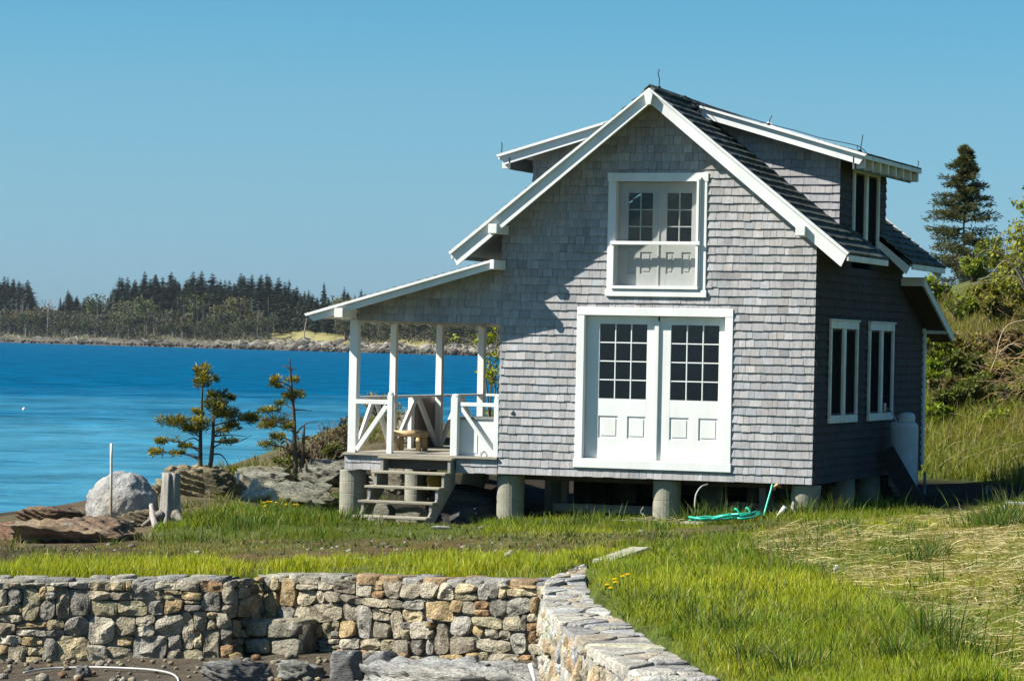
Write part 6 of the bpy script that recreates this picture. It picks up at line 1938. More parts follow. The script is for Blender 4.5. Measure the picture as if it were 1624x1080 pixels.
pads = [(*z6(x, y), rx/3, ry/3) for x, y, rx, ry in [(965, 150, 38, 40), (985, 180, 48, 34), (955, 205, 40, 22), (830, 385, 88, 36), (800, 475, 55, 16), (755, 528, 45, 18), (850, 535, 40, 12), (900, 430, 60, 32), (960, 400, 50, 40), (1035, 260, 46, 34), (1020, 310, 60, 40), (1060, 340, 60, 36), (945, 345, 36, 18), (1115, 355, 64, 38), (1195, 372, 44, 30), (1090, 275, 26, 14), (1120, 405, 56, 16), (1060, 430, 50, 14), (1080, 480, 50, 10), (880, 500, 40, 10)]]
brs = [[atD(318, 700, D1), atD(305, 695, D1-.1), atD(280, 705, D1-.2)], [atD(338, 692, D1), atD(360, 690, D1), atD(392, 692, D1+.1)], [atD(318, 745, D1), atD(306, 758, D1-.1), atD(298, 752, D1-.1)], [atD(335, 720, D1), atD(352, 722, D1), atD(366, 745, D1)], [atD(318, 760, D1), atD(300, 770, D1-.15), atD(285, 758, D1-.2)], [atD(340, 700, D1), atD(372, 702, D1), atD(400, 690, D1+.1)]]
wind_spruce('twin-stemmed wind-shaped small spruce with yellow-green foliage on the bedrock at the water', [S1, S2], pads, brs, D1, 1)
D2 = 53.5
b0 = gp(470, 738, D2)
S1 = [b0, atD(467, 690, D2), atD(466, 655, D2), atD(462, 610, D2), atD(459, 568, D2)]
b1 = gp(478, 736, D2); S2 = [b1, atD(481, 700, D2), atD(483, 672, D2)]
pads = [(*z6(x, y), rx/3, ry/3) for x, y, rx, ry in [(1310, 190, 28, 20), (1385, 190, 36, 18), (1310, 215, 26, 14), (1410, 258, 46, 32), (1370, 270, 36, 20), (1290, 332, 58, 22), (1310, 385, 74, 34), (1270, 400, 40, 24), (1320, 455, 44, 26), (1290, 495, 50, 20), (1180, 370, 30, 18), (1370, 410, 30, 20), (1340, 300, 40, 10)]]
brs = [[atD(459, 585, D2), atD(452, 580, D2), atD(446, 584, D2)], [atD(460, 590, D2), atD(466, 584, D2), atD(471, 586, D2)], [atD(467, 690, D2), atD(485, 672, D2), atD(505, 668, D2)], [atD(466, 650, D2), atD(480, 650, D2), atD(496, 652, D2)], [atD(467, 665, D2), atD(450, 668, D2), atD(432, 676, D2)]]
wind_spruce('single-stemmed small spruce with a bare spike top, growing between ledge and porch', [S1, S2], pads, brs, D2, 2, 140)

# tall spruce on the rise at the right
def big_spruce(label, base_uv, top_uv, D0, seed):
    r = np.random.default_rng(seed)
    base_ = gp(*base_uv, D0); base_[2] = min(base_[2], atD(*base_uv, D0)[2]); tp = atD(*top_uv, D0); H = tp[2]-base_[2]
    e_ = empty('tall_spruce', base_, label, 'tree'); b_ = tuple(e_.location)
    for k, (dx, f) in enumerate(((0, 1.0), (.16, .62))):
        mb = MB(); pts = [base_+np.array([dx*(1-t_), 0, 0])+(tp-base_)*f*t_ for t_ in np.linspace(0, 1, 9)]
        mb.tube(pts, np.linspace(.075-.02*k, .012, 9), 8, (.27, .25, .23), jit=.1); mb.build('trunk', M['bark'], e_, b_, True)
    limbs = MB(); lists = ([], [])
    hw = lambda t_: np.interp(t_, [0, .12, .3, .45, .6, .75, .9, 1], [.20, .25, .275, .245, .195, .14, .07, .015])*H
    nw = 34
    for i in range(nw):
        t_ = .10+.89*(i/(nw-1))**.93
        z0 = base_+(tp-base_)*t_
        nb_ = r.integers(4, 7)
        for k in range(nb_):
            az_ = r.uniform(0, 2*math.pi); L = hw(t_)*r.uniform(.55, 1.12)
            d = np.array([math.cos(az_), math.sin(az_), 0])
            dr = -.10*L if t_ < .6 else .12*L
            a = z0+[0, 0, r.normal(0, .04)]; m_ = a+d*L*.55+[0, 0, dr]; tip = a+d*L+[0, 0, dr*.6+.05*L]
            P_ = spline([a, m_, tip], 7)
            bare = t_ < .26
            limbs.tube(P_, np.linspace(.02, .005, len(P_)), 4, (.33, .31, .29) if t_ < .45 else (.14, .12, .10))
            if bare and r.random() < .8: 
                for q_ in range(3):
                    a2 = P_[r.integers(5, len(P_)-1)]; dd = d+r.normal(0, .5, 3); limbs.tube([a2, a2+dd*.22], [.006, .003], 4, (.36, .34, .31))
                continue
            st_ = 3 if t_ < .62 else 2
            for q_ in range(st_, len(P_)):
                f = q_/(len(P_)-1)
                if r.random() < .12: continue
                tufts(lists, P_[q_]+r.normal(0, .04, 3), (.06+.18*f*min(1, L), .06+.18*f*min(1, L), .07), 19, r, (.09, .17), .033, ((.10, .105, .028), (.035, .048, .02)) if r.random() < .8 else ((.09, .07, .022), (.03, .035, .014)), .05, d*.7)
    limbs.build('limbs', M['bark'], e_, b_, True)
    tuft_mesh('crown', lists, e_, b_)
    return e_
big_spruce('tall dark spruce with bare grey lower limbs on the rise behind the house', (1527, 498), (1530, 236), 118, 11)

# ------------------------------------------------------------------ leafy shrubs and saplings
def leaf_cloud(lists, C, rad, n_, r, size=(.03, .07), cols=((.16, .2, .02), (.06, .09, .015))):
    C = np.array(C, float); d = r.normal(size=(n_, 3)); d /= np.linalg.norm(d, axis=1, keepdims=True)
    p = C+d*(r.uniform(.05, 1, n_)**.5)[:, None]*np.array(rad)
    a = r.normal(size=(n_, 3))+d*.5; a /= np.linalg.norm(a, axis=1, keepdims=True)
    b = np.cross(a, r.normal(size=(n_, 3))); b /= np.linalg.norm(b, axis=1, keepdims=True)
    L = r.uniform(*size, n_)[:, None]
    V = np.stack([p, p+a*L*.35+b*L*.28, p+a*L*.7+b*L*.2, p+a*L, p+a*L*.5-b*L*.3], 1)
    t_ = np.clip(.5+.4*d[:, 2]+r.normal(0, .3, n_), 0, 1)[:, None]
    c = np.array(cols[1])*(1-t_)+np.array(cols[0])*t_; c = c*r.uniform(.7, 1.35, (n_, 1))
    lists[0].append(V.reshape(-1, 3)); lists[1].append(np.repeat(c, 5, 0))
def shrub(name, label, q, rad, seed, n_=900, size=(.05, .11), cols=((.16, .2, .02), (.06, .09, .015)), stems=9, cat='shrub', group=None, twig=(.16, .12, .08), spread=1.0, clumps=14):
    r = np.random.default_rng(seed); e_ = empty(name, q, label, cat, group); b_ = tuple(e_.location); q = np.array(q)
    mb = MB(); lists = ([], [])
    tips = []
    for k in range(stems):
        az_ = r.uniform(0, 2*math.pi); f = r.uniform(.25, 1)*spread
        tip = q+np.array([math.cos(az_)*rad[0]*f, math.sin(az_)*rad[1]*f, rad[2]*r.uniform(1.0, 1.9)])
        P_ = spline([q+r.normal(0, .05, 3)*[1, 1, 0]-[0, 0, .08], q*.5+tip*.5+r.normal(0, .06, 3), tip], 6)
        mb.tube(P_, np.linspace(.014, .004, len(P_)), 5, twig); tips += [P_[i_] for i_ in range(5, len(P_))]
        for j in range(3):
            a = P_[r.integers(4, len(P_)-1)]; b = a+r.normal(0, .3, 3)*np.array(rad)*.7+[0, 0, rad[2]*.15]; mb.tube([a, a*.5+b*.5+r.normal(0, .02, 3), b], [.006, .004, .002], 4, twig); tips.append(b)
    mb.build('stems', M['bark'], e_, b_, True)
    tips = np.array(tips)
    if n_ > 0:
        for k in range(clumps):
            c = tips[r.integers(len(tips))]; leaf_cloud(lists, c, np.array(rad)*r.uniform(.18, .36), n_//clumps, r, size, cols)
        tuft_mesh('foliage', lists, e_, b_, 'leaf')
    return e_
YG = ((.22, .26, .02), (.08, .12, .015)); OL = ((.13, .15, .025), (.045, .06, .015)); BR = ((.17, .12, .05), (.07, .05, .022))
# sapling behind the porch, against the water
r = np.random.default_rng(9)
q = gp(776, 690, 58.5); e_ = empty('sapling', q, 'young sapling with bright yellow-green leaves behind the far porch post', 'sapling'); b_ = tuple(e_.location)
mb = MB(); lists = ([], [])
for pts in ([(778, 690), (784, 640), (786, 580), (790, 515)], [(776, 690), (778, 630), (776, 560), (768, 525)], [(778, 690), (770, 600), (760, 545), (748, 532)], [(779, 690), (792, 600), (798, 540), (800, 500)]):
    P_ = spline([atD(u, v, 58.5) for u, v in pts], 7); mb.tube(P_, np.linspace(.02, .005, len(P_)), 5, (.2, .17, .12))
    for k in range(9):
        a = P_[r.integers(6, len(P_))]; b = a+r.normal(0, .16, 3); mb.tube([a, b], [.006, .003], 4, (.2, .17, .12)); leaf_cloud(lists, b, (.13, .13, .10), 22, r, (.045, .085), ((.36, .36, .02), (.14, .18, .015)))
mb.build('stems', M['bark'], e_, b_, True); tuft_mesh('foliage', lists, e_, b_, 'leaf')
# brush on the ledges left of the porch
for (u, v, D, ru, rz, lab, cols, nn_, kind) in ((470, 752, 56.8, 34, 24, 'grey-brown twiggy brush behind the single-stemmed spruce', ((.13, .10, .055), (.06, .05, .03)), 500, 1), (550, 742, 57, 24, 30, 'dense brown brush right behind the corner of the deck', ((.15, .10, .05), (.06, .045, .025)), 420, 1), (505, 748, 57.5, 40, 34, 'brown twiggy brush just left of the corner porch post', BR, 320, 1), (530, 736, 58.5, 34, 34, 'grey-brown bare brush behind the corner porch post', BR, 200, 1), (452, 748, 56.5, 36, 12, 'low dark green juniper mat on the ledge below the single-stemmed spruce', OL, 700, 0), (400, 760, 56, 30, 9, 'low yellowish juniper mat at the left end of the ledge', ((.2, .2, .02), (.07, .09, .012)), 600, 0), (525, 750, 55.5, 26, 14, 'low brown-green scrub on top of the hollowed ledge', OL, 400, 1), (600, 700, 61, 40, 20, 'dry straw-coloured scrub seen through the left porch railing', ((.3, .26, .1), (.14, .12, .05)), 700, 1)):
    q = gp(u, v, D); pm = pxm(D)
    shrub('shrub', lab, q, (ru*pm, ru*pm*.8, rz*pm), int(u), nn_, (.04, .09), cols, 16 if kind else 8, 'shrub', 'scrub on the rocks left of the porch', (.17, .13, .10))

# ------------------------------------------------------------------ the bank on the right: rough grass, brambles, shrubs
rb_ = np.random.default_rng(61)
n_ = 260000
s = rb_.uniform(4.2, 18, n_); D = 52+24*rb_.uniform(0, 1, n_)
k = (s/D*CF+812 > 1300) & (s/D*CF+812 < 1900); s, D = s[k], D[k]
z = ground_fast(s, D); P, u, v = uvz(s, D, z)
na_ = n2(P[:, 0], P[:, 1], .6, 51); nb2 = n2(P[:, 0], P[:, 1], 2.0, 52)
shd = pip(u, v, HOUSE_SHADE)
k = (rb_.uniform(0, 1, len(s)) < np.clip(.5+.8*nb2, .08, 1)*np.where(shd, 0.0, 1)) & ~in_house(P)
P = P[k]; na_, nb2, u, v = na_[k], nb2[k], u[k], v[k]
h_ = (.22+.16*np.clip(na_, -1, 1)+.06*(v > 625))*rb_.lognormal(0, .3, len(P))
t = np.clip(.5+.8*na_+rb_.normal(0, .25, len(P)), 0, 1)[:, None]
cc = np.array([.13, .18, .014])*(1-t)+np.array([.21, .21, .025])*t
dry = rb_.uniform(0, 1, len(P)) < np.where((v < 560) & (v > 490), .45, .16); cc[dry] = np.array([.30, .22, .10])*rb_.uniform(.5, 1.2, (dry.sum(), 1))
cc *= rb_.uniform(.6, 1.3, (len(P), 1))*np.where(v > 625, 1.15, 1.0)[:, None]
V, F_, C_ = blades('b', P, h_, np.full(len(P), .016), np.abs(rb_.normal(.45, .3, len(P))), cc, None, 3, 71)
bg_ = raw_mesh('bank_grass', V, F_, C_, M['grass'], True); tag(bg_, 'rough yellow-green and straw-coloured grass covering the bank right of the house', 'grass', kind='stuff')
spots = [(1488, 560, 66, 34, 34, YG, 'yellow-green shrub on the bank just right of the lean-to eave'), (1500, 640, 62, 40, 34, OL, 'dark olive bush half way up the bank beside the rear wall'), (1560, 630, 62, 44, 30, OL, 'dark olive bush in the middle of the bank'), (1612, 640, 61, 36, 30, OL, 'dark olive bush at the right edge of the bank'), (1540, 560, 66, 40, 26, ((.26, .22, .06), (.12, .1, .03)), 'dry tawny bush high on the bank'), (1600, 570, 65, 40, 34, BR, 'rusty brown bush high on the bank at the right edge'), (1490, 500, 76, 30, 30, YG, 'bright green shrub at the top of the bank next to the roof'), (1545, 490, 80, 44, 30, YG, 'bright green shrub at the foot of the tall spruce'), (1590, 495, 78, 40, 44, ((.22, .24, .03), (.09, .11, .02)), 'taller yellowish shrub right of the tall spruce'), (1570, 690, 60, 30, 18, YG, 'low green bush alone in the bright grass of the lower bank'), (1500, 460, 100, 26, 26, OL, 'grey-green bush on the skyline between roof and tall spruce'), (1470, 470, 100, 26, 30, OL, 'grey-green bush on the skyline just above the lean-to roof')]
BG2 = ((.20, .26, .015), (.07, .12, .012))
spots += [(1478, 600, 64, 30, 34, BG2, 'bright green bush beside the rear corner of the house, half way up the bank'), (1525, 600, 64.5, 38, 30, OL, 'olive bush between the tawny bush and the dark bushes on the bank'), (1580, 535, 68, 40, 34, ((.24, .22, .05), (.10, .10, .025)), 'straw-green bush just under the crest of the bank'), (1520, 525, 70, 38, 30, YG, 'yellow-green bush just under the crest of the bank, near the roof'), (1485, 655, 61, 28, 22, BG2, 'bright green bush low on the bank touching the rear wall')]
OY = ((.24, .23, .03), (.09, .10, .018))
spots += [(1470, 540, 68, 26, 30, OY, 'olive-yellow shrub squeezed between the lean-to eave and the bank'), (1515, 575, 66, 34, 30, OY, 'olive-yellow shrub in the middle of the upper bank'), (1560, 520, 70, 34, 28, OY, 'olive-yellow shrub near the crest of the bank, below the tall spruce'), (1612, 520, 69, 34, 40, OY, 'tall olive-yellow shrub at the right edge under the leafy tree'), (1575, 600, 63.5, 34, 28, OY, 'olive-yellow shrub beside the brown brush heap'), (1618, 460, 76, 30, 44, OY, 'olive-yellow bush filling the right edge at the skyline'), (1505, 615, 63, 30, 24, ((.20, .17, .06), (.08, .07, .03)), 'tawny-green shrub above the lower grass of the bank, near the house')]
for i, (u, v, D, ru, rz, cols, lab) in enumerate(spots):
    q = gp(u, v+rz*.6, D); pm = pxm(D); shrub('shrub', lab, q, (ru*pm, ru*pm*.9, rz*pm*.8), 300+i, 1500, (.06, .13), cols, 16, 'shrub', 'bushes on the bank')
# tree coming in at the right edge with yellow leaves, and bare arching boughs
q = gp(1660, 520, 68); e_ = empty('leafy_tree', q, 'yellow-leaved young tree reaching in from the right edge with bare arching boughs', 'tree'); b_ = tuple(e_.location)
mb = MB(); lists = ([], []); r = np.random.default_rng(19)
trunks = [[(1650, 540), (1640, 470), (1632, 400), (1628, 340)], [(1650, 540), (1635, 480), (1618, 430), (1612, 375)], [(1665, 540), (1665, 440), (1660, 350), (1655, 320)]]
for pts in trunks:
    P_ = spline([atD(u, v, 68) for u, v in pts], 7); mb.tube(P_, np.linspace(.05, .012, len(P_)), 6, (.22, .2, .17))
    for k in range(21):
        a = P_[r.integers(5, len(P_))]; b = a+r.normal(0, .36, 3); mb.tube([a, a*.5+b*.5+[0, 0, .03], b], [.01, .007, .004], 4, (.22, .2, .17)); leaf_cloud(lists, b, (.22, .22, .17), 42, r, (.06, .12), ((.30, .29, .03), (.12, .14, .02)))
for pts in ([(1640, 480), (1600, 415), (1570, 436), (1545, 450)], [(1640, 470), (1610, 425), (1585, 400), (1560, 398), (1545, 410)], [(1640, 490), (1610, 440), (1575, 448), (1530, 452)], [(1620, 440), (1618, 400), (1600, 372), (1575, 378)], [(1645, 500), (1620, 520), (1600, 500), (1590, 470)]):
    P_ = spline([atD(u, v, 68) for u, v in pts], 6); mb.tube(P_, np.linspace(.018, .005, len(P_)), 5, (.3, .27, .23))
mb.build('boughs', M['bark'], e_, b_, True); tuft_mesh('foliage', lists, e_, b_, 'leaf')
# heap of dead brown brush at the right edge
q = gp(1610, 610, 58.5); mb = MB(); r = np.random.default_rng(23)
for k in range(80):
    a = atD(r.uniform(1585, 1690), r.uniform(530, 640), 58.5+r.uniform(-.8, .8)); L = r.uniform(.3, 1.0); az_ = r.normal(math.pi, .9); d = np.array([math.cos(az_), math.sin(az_)*.5, r.normal(.15, .45)])
    P_ = spline([a, a+d*L*.5+r.normal(0, .05, 3), a+d*L+[0, 0, -.1*L]], 4); mb.tube(P_, np.linspace(.011, .004, len(P_)), 4, np.array((.34, .22, .11))*r.uniform(.5, 1.4))
for pts in ([(1640, 505), (1600, 515), (1585, 540), (1580, 570)], [(1650, 560), (1610, 545), (1585, 560), (1570, 590)]):
    P_ = spline([atD(u, v, 58) for u, v in pts], 6); mb.tube(P_, .011, 5, (.5, .4, .25))
o = mb.build('brush_pile', M['bark'], None, tuple(q), True); o.location = tuple(q); tag(o, 'tangled heap of dead reddish-brown branches on the bank at the right edge', 'brush pile')

# dead stalks arching out of the bank grass
mb = MB(); r = np.random.default_rng(29)
for k in range(150):
    u0, v0 = r.uniform(1470, 1690), r.uniform(600, 755); Ds = np.linspace(52, 72, 120); Pm = np.array([atD(u0, v0, d_) for d_ in Ds]); s_, d_ = sd(Pm)
    hit = np.nonzero(Pm[:, 2] < ground_fast(s_, d_))[0]
    if not len(hit) or in_house(Pm[hit[0]][None])[0]: continue
    a = Pm[hit[0]]; L = r.uniform(.3, .9); sgn = 1 if r.random() < .75 else -1
    P_ = spline([a, a+RH*sgn*L*.35+[0, 0, L*.35], a+RH*sgn*L*.8+[0, 0, L*.45]], 5); mb.tube(P_, np.linspace(.009, .004, len(P_)), 4, np.array((.42, .34, .16))*r.uniform(.5, 1.2), cap=False)
o = mb.build('dead_stalks', M['bark'], None, (0, 0, 0), True); tag(o, 'pale dead stalks arching out of the rough grass on the bank', 'stalks', kind='stuff')

# ------------------------------------------------------------------ far shore
def shoreD(u):      # depth of the far waterline in the direction u
    k_ = (u-812)/CF; return (1020-2.326*13.7)/(1+2.326*k_)
us = np.linspace(-520, 1500, 310)
rows = [0, 6, 14, 26, 45, 80, 160, 400, 900]
Vf = []; 
prof_z = [-1.6, .1, .9, 2.0, 3.8, 5.8, 8.0, 10, 11]
for i, uu in enumerate(us):
    k_ = (uu-812)/CF; Dw = shoreD(uu)
    for j, dd in enumerate(rows):
        D_ = Dw+dd*(1+.35*math.sin(uu*.05+j)); s_ = k_*D_
        hgt_ = np.interp(uu, [-400, 200, 330, 420, 520, 620, 700, 1200], [.7, .7, .75, .9, .9, .9, .9, .9])
        zz = prof_z[j]*hgt_+(0 if j == 0 else .8*vnoise(np.array([[uu*.08, j*1.7, 3.0]]), 5)[0])
        x, y = wxy(s_, D_); Vf.append((float(x), float(y), WATER_Z+1.6-.0+zz if j else WATER_Z-1))
Vf = np.array(Vf); nr = len(rows)
Ff = np.array([[i*nr+j, (i+1)*nr+j, (i+1)*nr+j+1, i*nr+j+1] for i in range(len(us)-1) for j in range(nr-1)])
UU = np.repeat(us, nr); JJ = np.tile(np.arange(nr), len(us))
cf_ = np.where((JJ <= 0)[:, None], np.array([.045, .038, .032]), np.where((JJ <= 2)[:, None], np.array([.10, .088, .068]), np.array([.09, .085, .05])))
clear = ((UU > 420) & (UU < 720) & (JJ >= 3) & (JJ < 6)); cf_[clear] = np.array([.26, .23, .09])
far = raw_mesh('far_shore', Vf, Ff, cf_, M['rock'], True); struct(far)
def far_pt(uu, inland):
    k_ = (uu-812)/CF; D_ = shoreD(uu)+inland; x, y = wxy(k_*D_, D_)
    zz = np.interp(inland, rows, prof_z)*float(np.interp(uu, [-400, 200, 330, 420, 520, 620, 700, 1200], [.7, .7, .75, .9, .9, .9, .9, .9]))+WATER_Z+1.3
    return np.array([float(x), float(y), float(zz)])
# tree kinds, a few hand-made variants each
def far_spruce(seed, lower=.12, dense=1.0):
    r = np.random.default_rng(seed); H = 1.0
    V = []; C_ = []
    n_ = int(520*dense)
    t_ = lower+(1-lower)*r.uniform(0, 1, n_)**1.05
    hw = np.interp(t_, [lower, lower+.12, .5, .8, 1], [.10, .155, .12, .062, .008])*(.72+.45*np.sin(t_*55+seed)**2)
    az_ = r.uniform(0, 2*math.pi, n_); L = hw*r.uniform(.6, 1.2, n_)
    d = np.stack([np.cos(az_), np.sin(az_), np.zeros(n_)], -1); w_ = np.stack([-np.sin(az_), np.cos(az_), np.zeros(n_)], -1)
    a = np.stack([np.zeros(n_), np.zeros(n_), t_+.015], -1)
    dz = np.stack([np.zeros(n_), np.zeros(n_), -L*r.uniform(.05, .5, n_)], -1)
    m_ = a+d*(L*.45)[:, None]+dz*.3; tip = a+d*L[:, None]+dz
    ww = w_*(L*.30+.006)[:, None]
    V = np.stack([a, m_-ww, tip, m_+ww], 1).reshape(-1, 3)
    c = np.array([.032, .046, .028])*r.uniform(.5, 1.6, (n_, 1))+r.normal(0, .003, (n_, 3)); C_ = np.repeat(np.clip(c, .005, .2), 4, 0)
    F_ = (np.arange(n_)*4)[:, None]+np.array([[0, 1, 2, 3]])
    # trunk
    tv = np.array([(.010*math.cos(q_), .010*math.sin(q_), z_) for z_ in (-.03, .9) for q_ in (0, 1.57, 3.14, 4.71)])
    tf = np.array([[j, (j+1) % 4, 4+(j+1) % 4, 4+j] for j in range(4)])+len(V)
    return np.vstack([V, tv]), np.vstack([F_, tf]), np.vstack([C_, np.tile([.10, .09, .08], (8, 1))])
def far_broad(seed, cols):
    r = np.random.default_rng(seed); n_ = 420; lists = ([], [])
    for k in range(9):
        c = np.clip(r.normal(0, 1, 3), -1.2, 1.2)*[.15, .15, .14]+[0, 0, .60]
        leaf_cloud(lists, c, (.17, .17, .15), 78, r, (.035, .07), cols)
    V = np.concatenate(lists[0]).reshape(-1, 5, 3); V = V[:, [0, 1, 3, 4]].reshape(-1, 3); C_ = np.concatenate(lists[1]).reshape(-1, 5, 3)[:, [0, 1, 3, 4]].reshape(-1, 3)
    F_ = (np.arange(len(V)//4)*4)[:, None]+np.array([[0, 1, 2, 3]])
    mb = MB()
    for k in range(5): mb.tube([(0, 0, -.03), (r.normal(0, .05), r.normal(0, .05), .35), (r.normal(0, .16), r.normal(0, .16), .8)], [.014, .010, .004], 4, (.22, .2, .18), cap=False)
    tv = np.concatenate(mb.v); tc_ = np.concatenate(mb.c); tf = np.array(mb.f)+len(V)
    return np.vstack([V, tv]), np.vstack([F_, tf]), np.vstack([C_, tc_])
def far_snag(seed):
    r = np.random.default_rng(seed); mb = MB()
    mb.tube([(0, 0, -.03), (r.normal(0, .01), 0, .5), (r.normal(0, .03), 0, 1)], [.012, .009, .003], 5, (.36, .34, .31), cap=False)
    for k in range(9):
        z_ = r.uniform(.3, .95); a = r.uniform(0, 6.28); L = r.uniform(.03, .10); mb.tube([(0, 0, z_), (L*math.cos(a), L*math.sin(a), z_+r.normal(0, .02))], [.003, .0015], 4, (.34, .32, .30), cap=False)
    return np.concatenate(mb.v), np.array(mb.f), np.concatenate(mb.c)
protos = {'s': [], 'b': [], 'd': [], 'g': []}
for k in range(6): protos['s'].append(far_spruce(k, .08+.05*(k % 3)))
for k in range(3): protos['b'].append(far_broad(20+k, [((.13, .125, .04), (.055, .06, .025)), ((.10, .115, .035), (.045, .06, .022)), ((.15, .12, .05), (.07, .06, .03))][k]))
for k in range(3): protos['g'].append(far_broad(30+k, [((.12, .115, .065), (.05, .05, .032)), ((.095, .10, .045), (.042, .048, .024)), ((.08, .10, .04), (.032, .044, .02))][k]))
for k in range(3): protos['d'].append(far_snag(40+k))
LABS = {'s': ('far_spruce', 'dark spruce in the forest along the far shore', 'tree', 'spruces along the far shore'), 'b': ('far_tree', 'olive-green leafy tree among the spruces on the far shore', 'tree', 'leafy trees on the far shore'), 'g': ('far_thicket', 'grey leafless thicket on the bank of the far shore', 'thicket', 'grey thickets on the far shore'), 'd': ('dead_tree', 'pale bare dead tree trunk standing on the far shore', 'tree', 'dead trees on the far shore')}
meshes = {}
def place_far(kind, uu, inland, hpx, wf=1.0, label=None):
    i = int(rf.integers(len(protos[kind])))
    key = (kind, i)
    nm, lab, cat, grp = LABS[kind]
    q = far_pt(uu, inland); D_ = sd(q)[1]; H = hpx*pxm(D_)
    if key not in meshes:
        V, F_, C_ = protos[kind][i]
        o = raw_mesh(nm, V, F_, C_, M['needle'] if kind in 'sb' else M['bark']); meshes[key] = o.data
    else:
        o = bpy.data.objects.new(nm, meshes[key]); COL.objects.link(o)
    o.location = tuple(q); o.scale = (H*wf, H*wf, H); o.rotation_euler = (rf.normal(0, .02), rf.normal(0, .02), rf.uniform(0, 6.28))
    tag(o, label or lab, cat, grp)
    return o
rf = np.random.default_rng(88)
top_v = lambda uu: np.interp(uu, [-80, 0, 45, 56, 90, 105, 130, 150, 165, 180, 240, 300, 370, 440, 495, 505, 525, 535, 560, 620, 760, 860], [436, 442, 442, 497, 494, 464, 466, 474, 472, 441, 435, 431, 437, 439, 462, 476, 476, 468, 460, 466, 474, 478])
base_v = lambda uu: 541+.0203*uu-(6 if uu < 400 else 10)
# tall back rows
for uu in np.arange(-40, 800, 9.6):
    for row, inl in ((0, 170), (1, 130), (2, 90)):
        x = uu+rf.uniform(-5, 5)+row*3.2
        if 52 < x < 96: continue
        q = far_pt(x, inl); bu, bv = proj(q)
        h = (bv-top_v(x))*rf.uniform(.80, 1.06)*(1, .96, .88)[row]
        place_far('s', x, inl, max(18, h), rf.uniform(1.5, 2.7))
# lone and mixed trees nearer the water
for x in np.concatenate([np.arange(-60, 430, 13), np.arange(505, 830, 13)]):
    x = x+rf.uniform(-7, 7); inl = rf.uniform(40, 85)
    place_far('b' if rf.random() < .55 else 's', x, inl, rf.uniform(38, 74), 1.3)
for x in np.arange(-60, 850, 8):
    x = x+rf.uniform(-6, 6)
    if 425 < x < 545: continue
    place_far('g', x, rf.uniform(26, 44), rf.uniform(22, 52), 1.4)
for x in (37, 40, 30, 45, 120, 150, 175, 232, 240, 262, 288, 292, 312, 322, 335, 352, 392, 395, 412, 430, 60, 75, 205, 216, 600, 660, *np.arange(8, 440, 8.5), *np.arange(560, 780, 11)):
    place_far('d', x+rf.uniform(-2, 2), rf.uniform(30, 80), rf.uniform(28, 66), .8)
place_far('s', 513, 120, 78, 1.3, 'lone spruce standing clear of the far forest just left of the porch roof')
place_far('s', 545, 120, 72, 1.5, 'broad flat-topped spruce right above the porch roof edge on the far shore')
def lean_snag():
    q = far_pt(481, 36); D_ = sd(q)[1]; H = 36*pxm(D_); mb = MB(); mb.tube([q-[0, 0, 1], q+RH*H*.06+[0, 0, H*.5], q+RH*H*.14+[0, 0, H]], [.28, .22, .1], 6, (.42, .38, .33)); o = mb.build('dead_tree', M['drift'], None, tuple(q)); o.location = tuple(q); tag(o, 'leaning bare grey trunk standing alone on the far shore just below the porch roof tip', 'tree')
lean_snag()
# undergrowth, beach boulders and drift logs of the far shore: past counting
n_ = 13000; uu = rf.uniform(-90, 870, n_); inl = rf.uniform(22, 190, n_)
keep = ~((uu > 425) & (uu < 560) & (inl < 70)); uu, inl = uu[keep], inl[keep]
lists = ([], [])
Pq = np.array([far_pt(a, b) for a, b in zip(uu, inl)])
for i in range(0, len(Pq), 1):
    pass
nL = 9
d = rf.normal(size=(len(Pq), nL, 3)); d /= np.linalg.norm(d, axis=2, keepdims=True)
rad = rf.uniform(.9, 2.6, len(Pq))[:, None, None]
c = Pq[:, None, :]+d*rad*np.array([1, 1, .8])+np.array([0, 0, .8])+(rf.uniform(0, 1, len(Pq))**2*np.where(inl > 70, 9.0, 2.5))[:, None, None]*np.array([0, 0, 1.0])
a = rf.normal(size=c.shape); a /= np.linalg.norm(a, axis=2, keepdims=True); b = np.cross(a, rf.normal(size=c.shape)); b /= np.linalg.norm(b, axis=2, keepdims=True)
L = rf.uniform(.35, .9, c.shape[:2])[..., None]
V = np.stack([c-a*L*.5, c+b*L*.35, c+a*L*.5, c-b*L*.35], 2).reshape(-1, 3)
cb = np.array([(.055, .055, .03), (.04, .055, .022), (.085, .085, .05), (.10, .10, .04)])[rf.integers(0, 4, len(Pq))]*rf.uniform(.6, 1.4, (len(Pq), 1))
C_ = np.repeat(cb, nL*4, 0); F_ = (np.arange(len(V)//4)*4)[:, None]+np.array([[0, 1, 2, 3]])
o = raw_mesh('far_undergrowth', V, F_, C_, M['bark']); tag(o, 'brown and dark green undergrowth filling the forest edge along the far shore', 'undergrowth', kind='stuff')
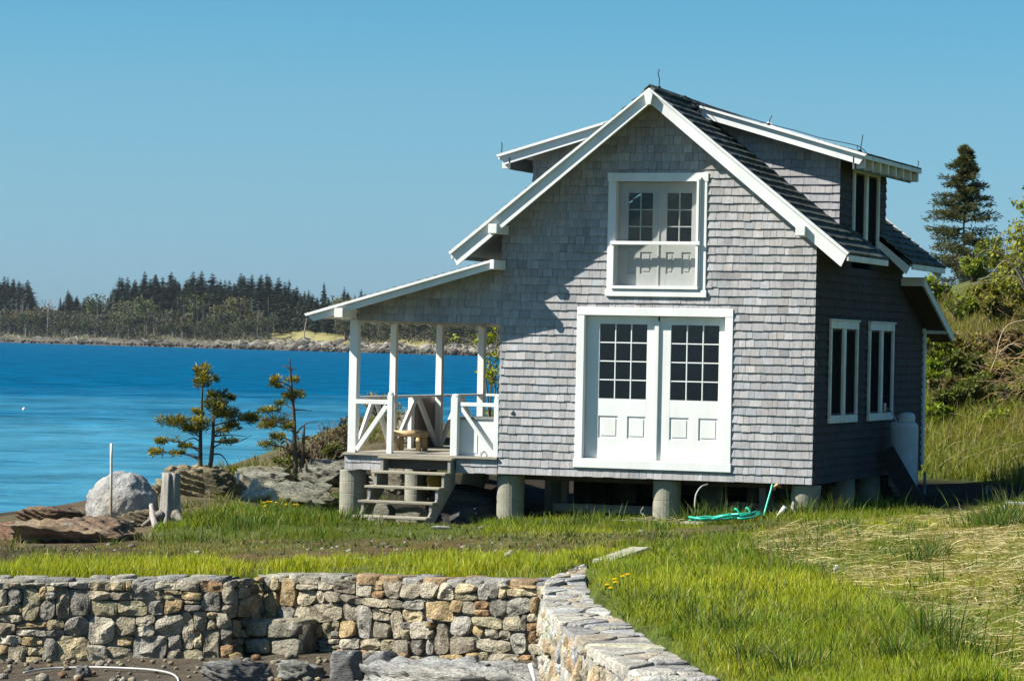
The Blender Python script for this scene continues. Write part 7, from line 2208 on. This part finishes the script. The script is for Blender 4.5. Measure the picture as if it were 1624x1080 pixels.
V0, F0, _c = rock_mesh((0, 0, 0), (1, 1, 1), 3, n=0, boxy=.3)
nr_ = 5200; uu = rf.uniform(-90, 870, nr_); inl = rf.uniform(1, 24, nr_)**1.0
Pq = np.array([far_pt(a, b) for a, b in zip(uu, inl)])+[0, 0, .1]
sz = rf.lognormal(-.25, .55, nr_)*np.where(uu > 300, 1.0, .75)
ang = rf.uniform(0, 6.28, nr_); Vr = V0[None]*np.stack([sz*1.5, sz*1.2, sz*.8], -1)[:, None, :]
ca, sa2 = np.cos(ang)[:, None], np.sin(ang)[:, None]
Vr = np.stack([Vr[..., 0]*ca-Vr[..., 1]*sa2, Vr[..., 0]*sa2+Vr[..., 1]*ca, Vr[..., 2]], -1)+Pq[:, None, :]
Fr = (np.arange(nr_)*len(V0))[:, None, None]+np.array(F0)[None]
cr = np.array([(.24, .215, .18), (.16, .145, .12), (.30, .27, .22), (.085, .078, .065)])[rf.integers(0, 4, nr_)]*rf.uniform(.7, 1.2, (nr_, 1)); cr = np.where((inl < 4.5)[:, None], cr*.28, cr)*np.interp(uu, [0, 280, 380], [.55, .6, 1.0])[:, None]
o = raw_mesh('beach_rocks', Vr.reshape(-1, 3), Fr.reshape(-1, 3), np.repeat(cr, len(V0), 0), M['rock'], True); tag(o, 'pale boulders and rubble along the beach of the far shore', 'rocks', kind='stuff')
mb = MB()
for k in range(230):
    x = rf.choice([rf.uniform(400, 580), rf.uniform(-80, 860)]); q = far_pt(x, rf.uniform(10, 40))+[0, 0, .6]; L = rf.uniform(2, 7); a = rf.uniform(0, 3.14)
    d = np.array([math.cos(a), math.sin(a), rf.normal(.08, .2)]); mb.tube([q-d*L/2, q+d*L/2], [rf.uniform(.12, .3), .08], 5, np.array((.36, .34, .31))*rf.uniform(.6, 1.3), cap=False)
o = mb.build('drift_logs', M['drift'], None, (0, 0, 0)); tag(o, 'bleached drift logs heaped along the beach of the far shore', 'logs', kind='stuff')
print('BLADES', NB, 'objects', len(bpy.data.objects))
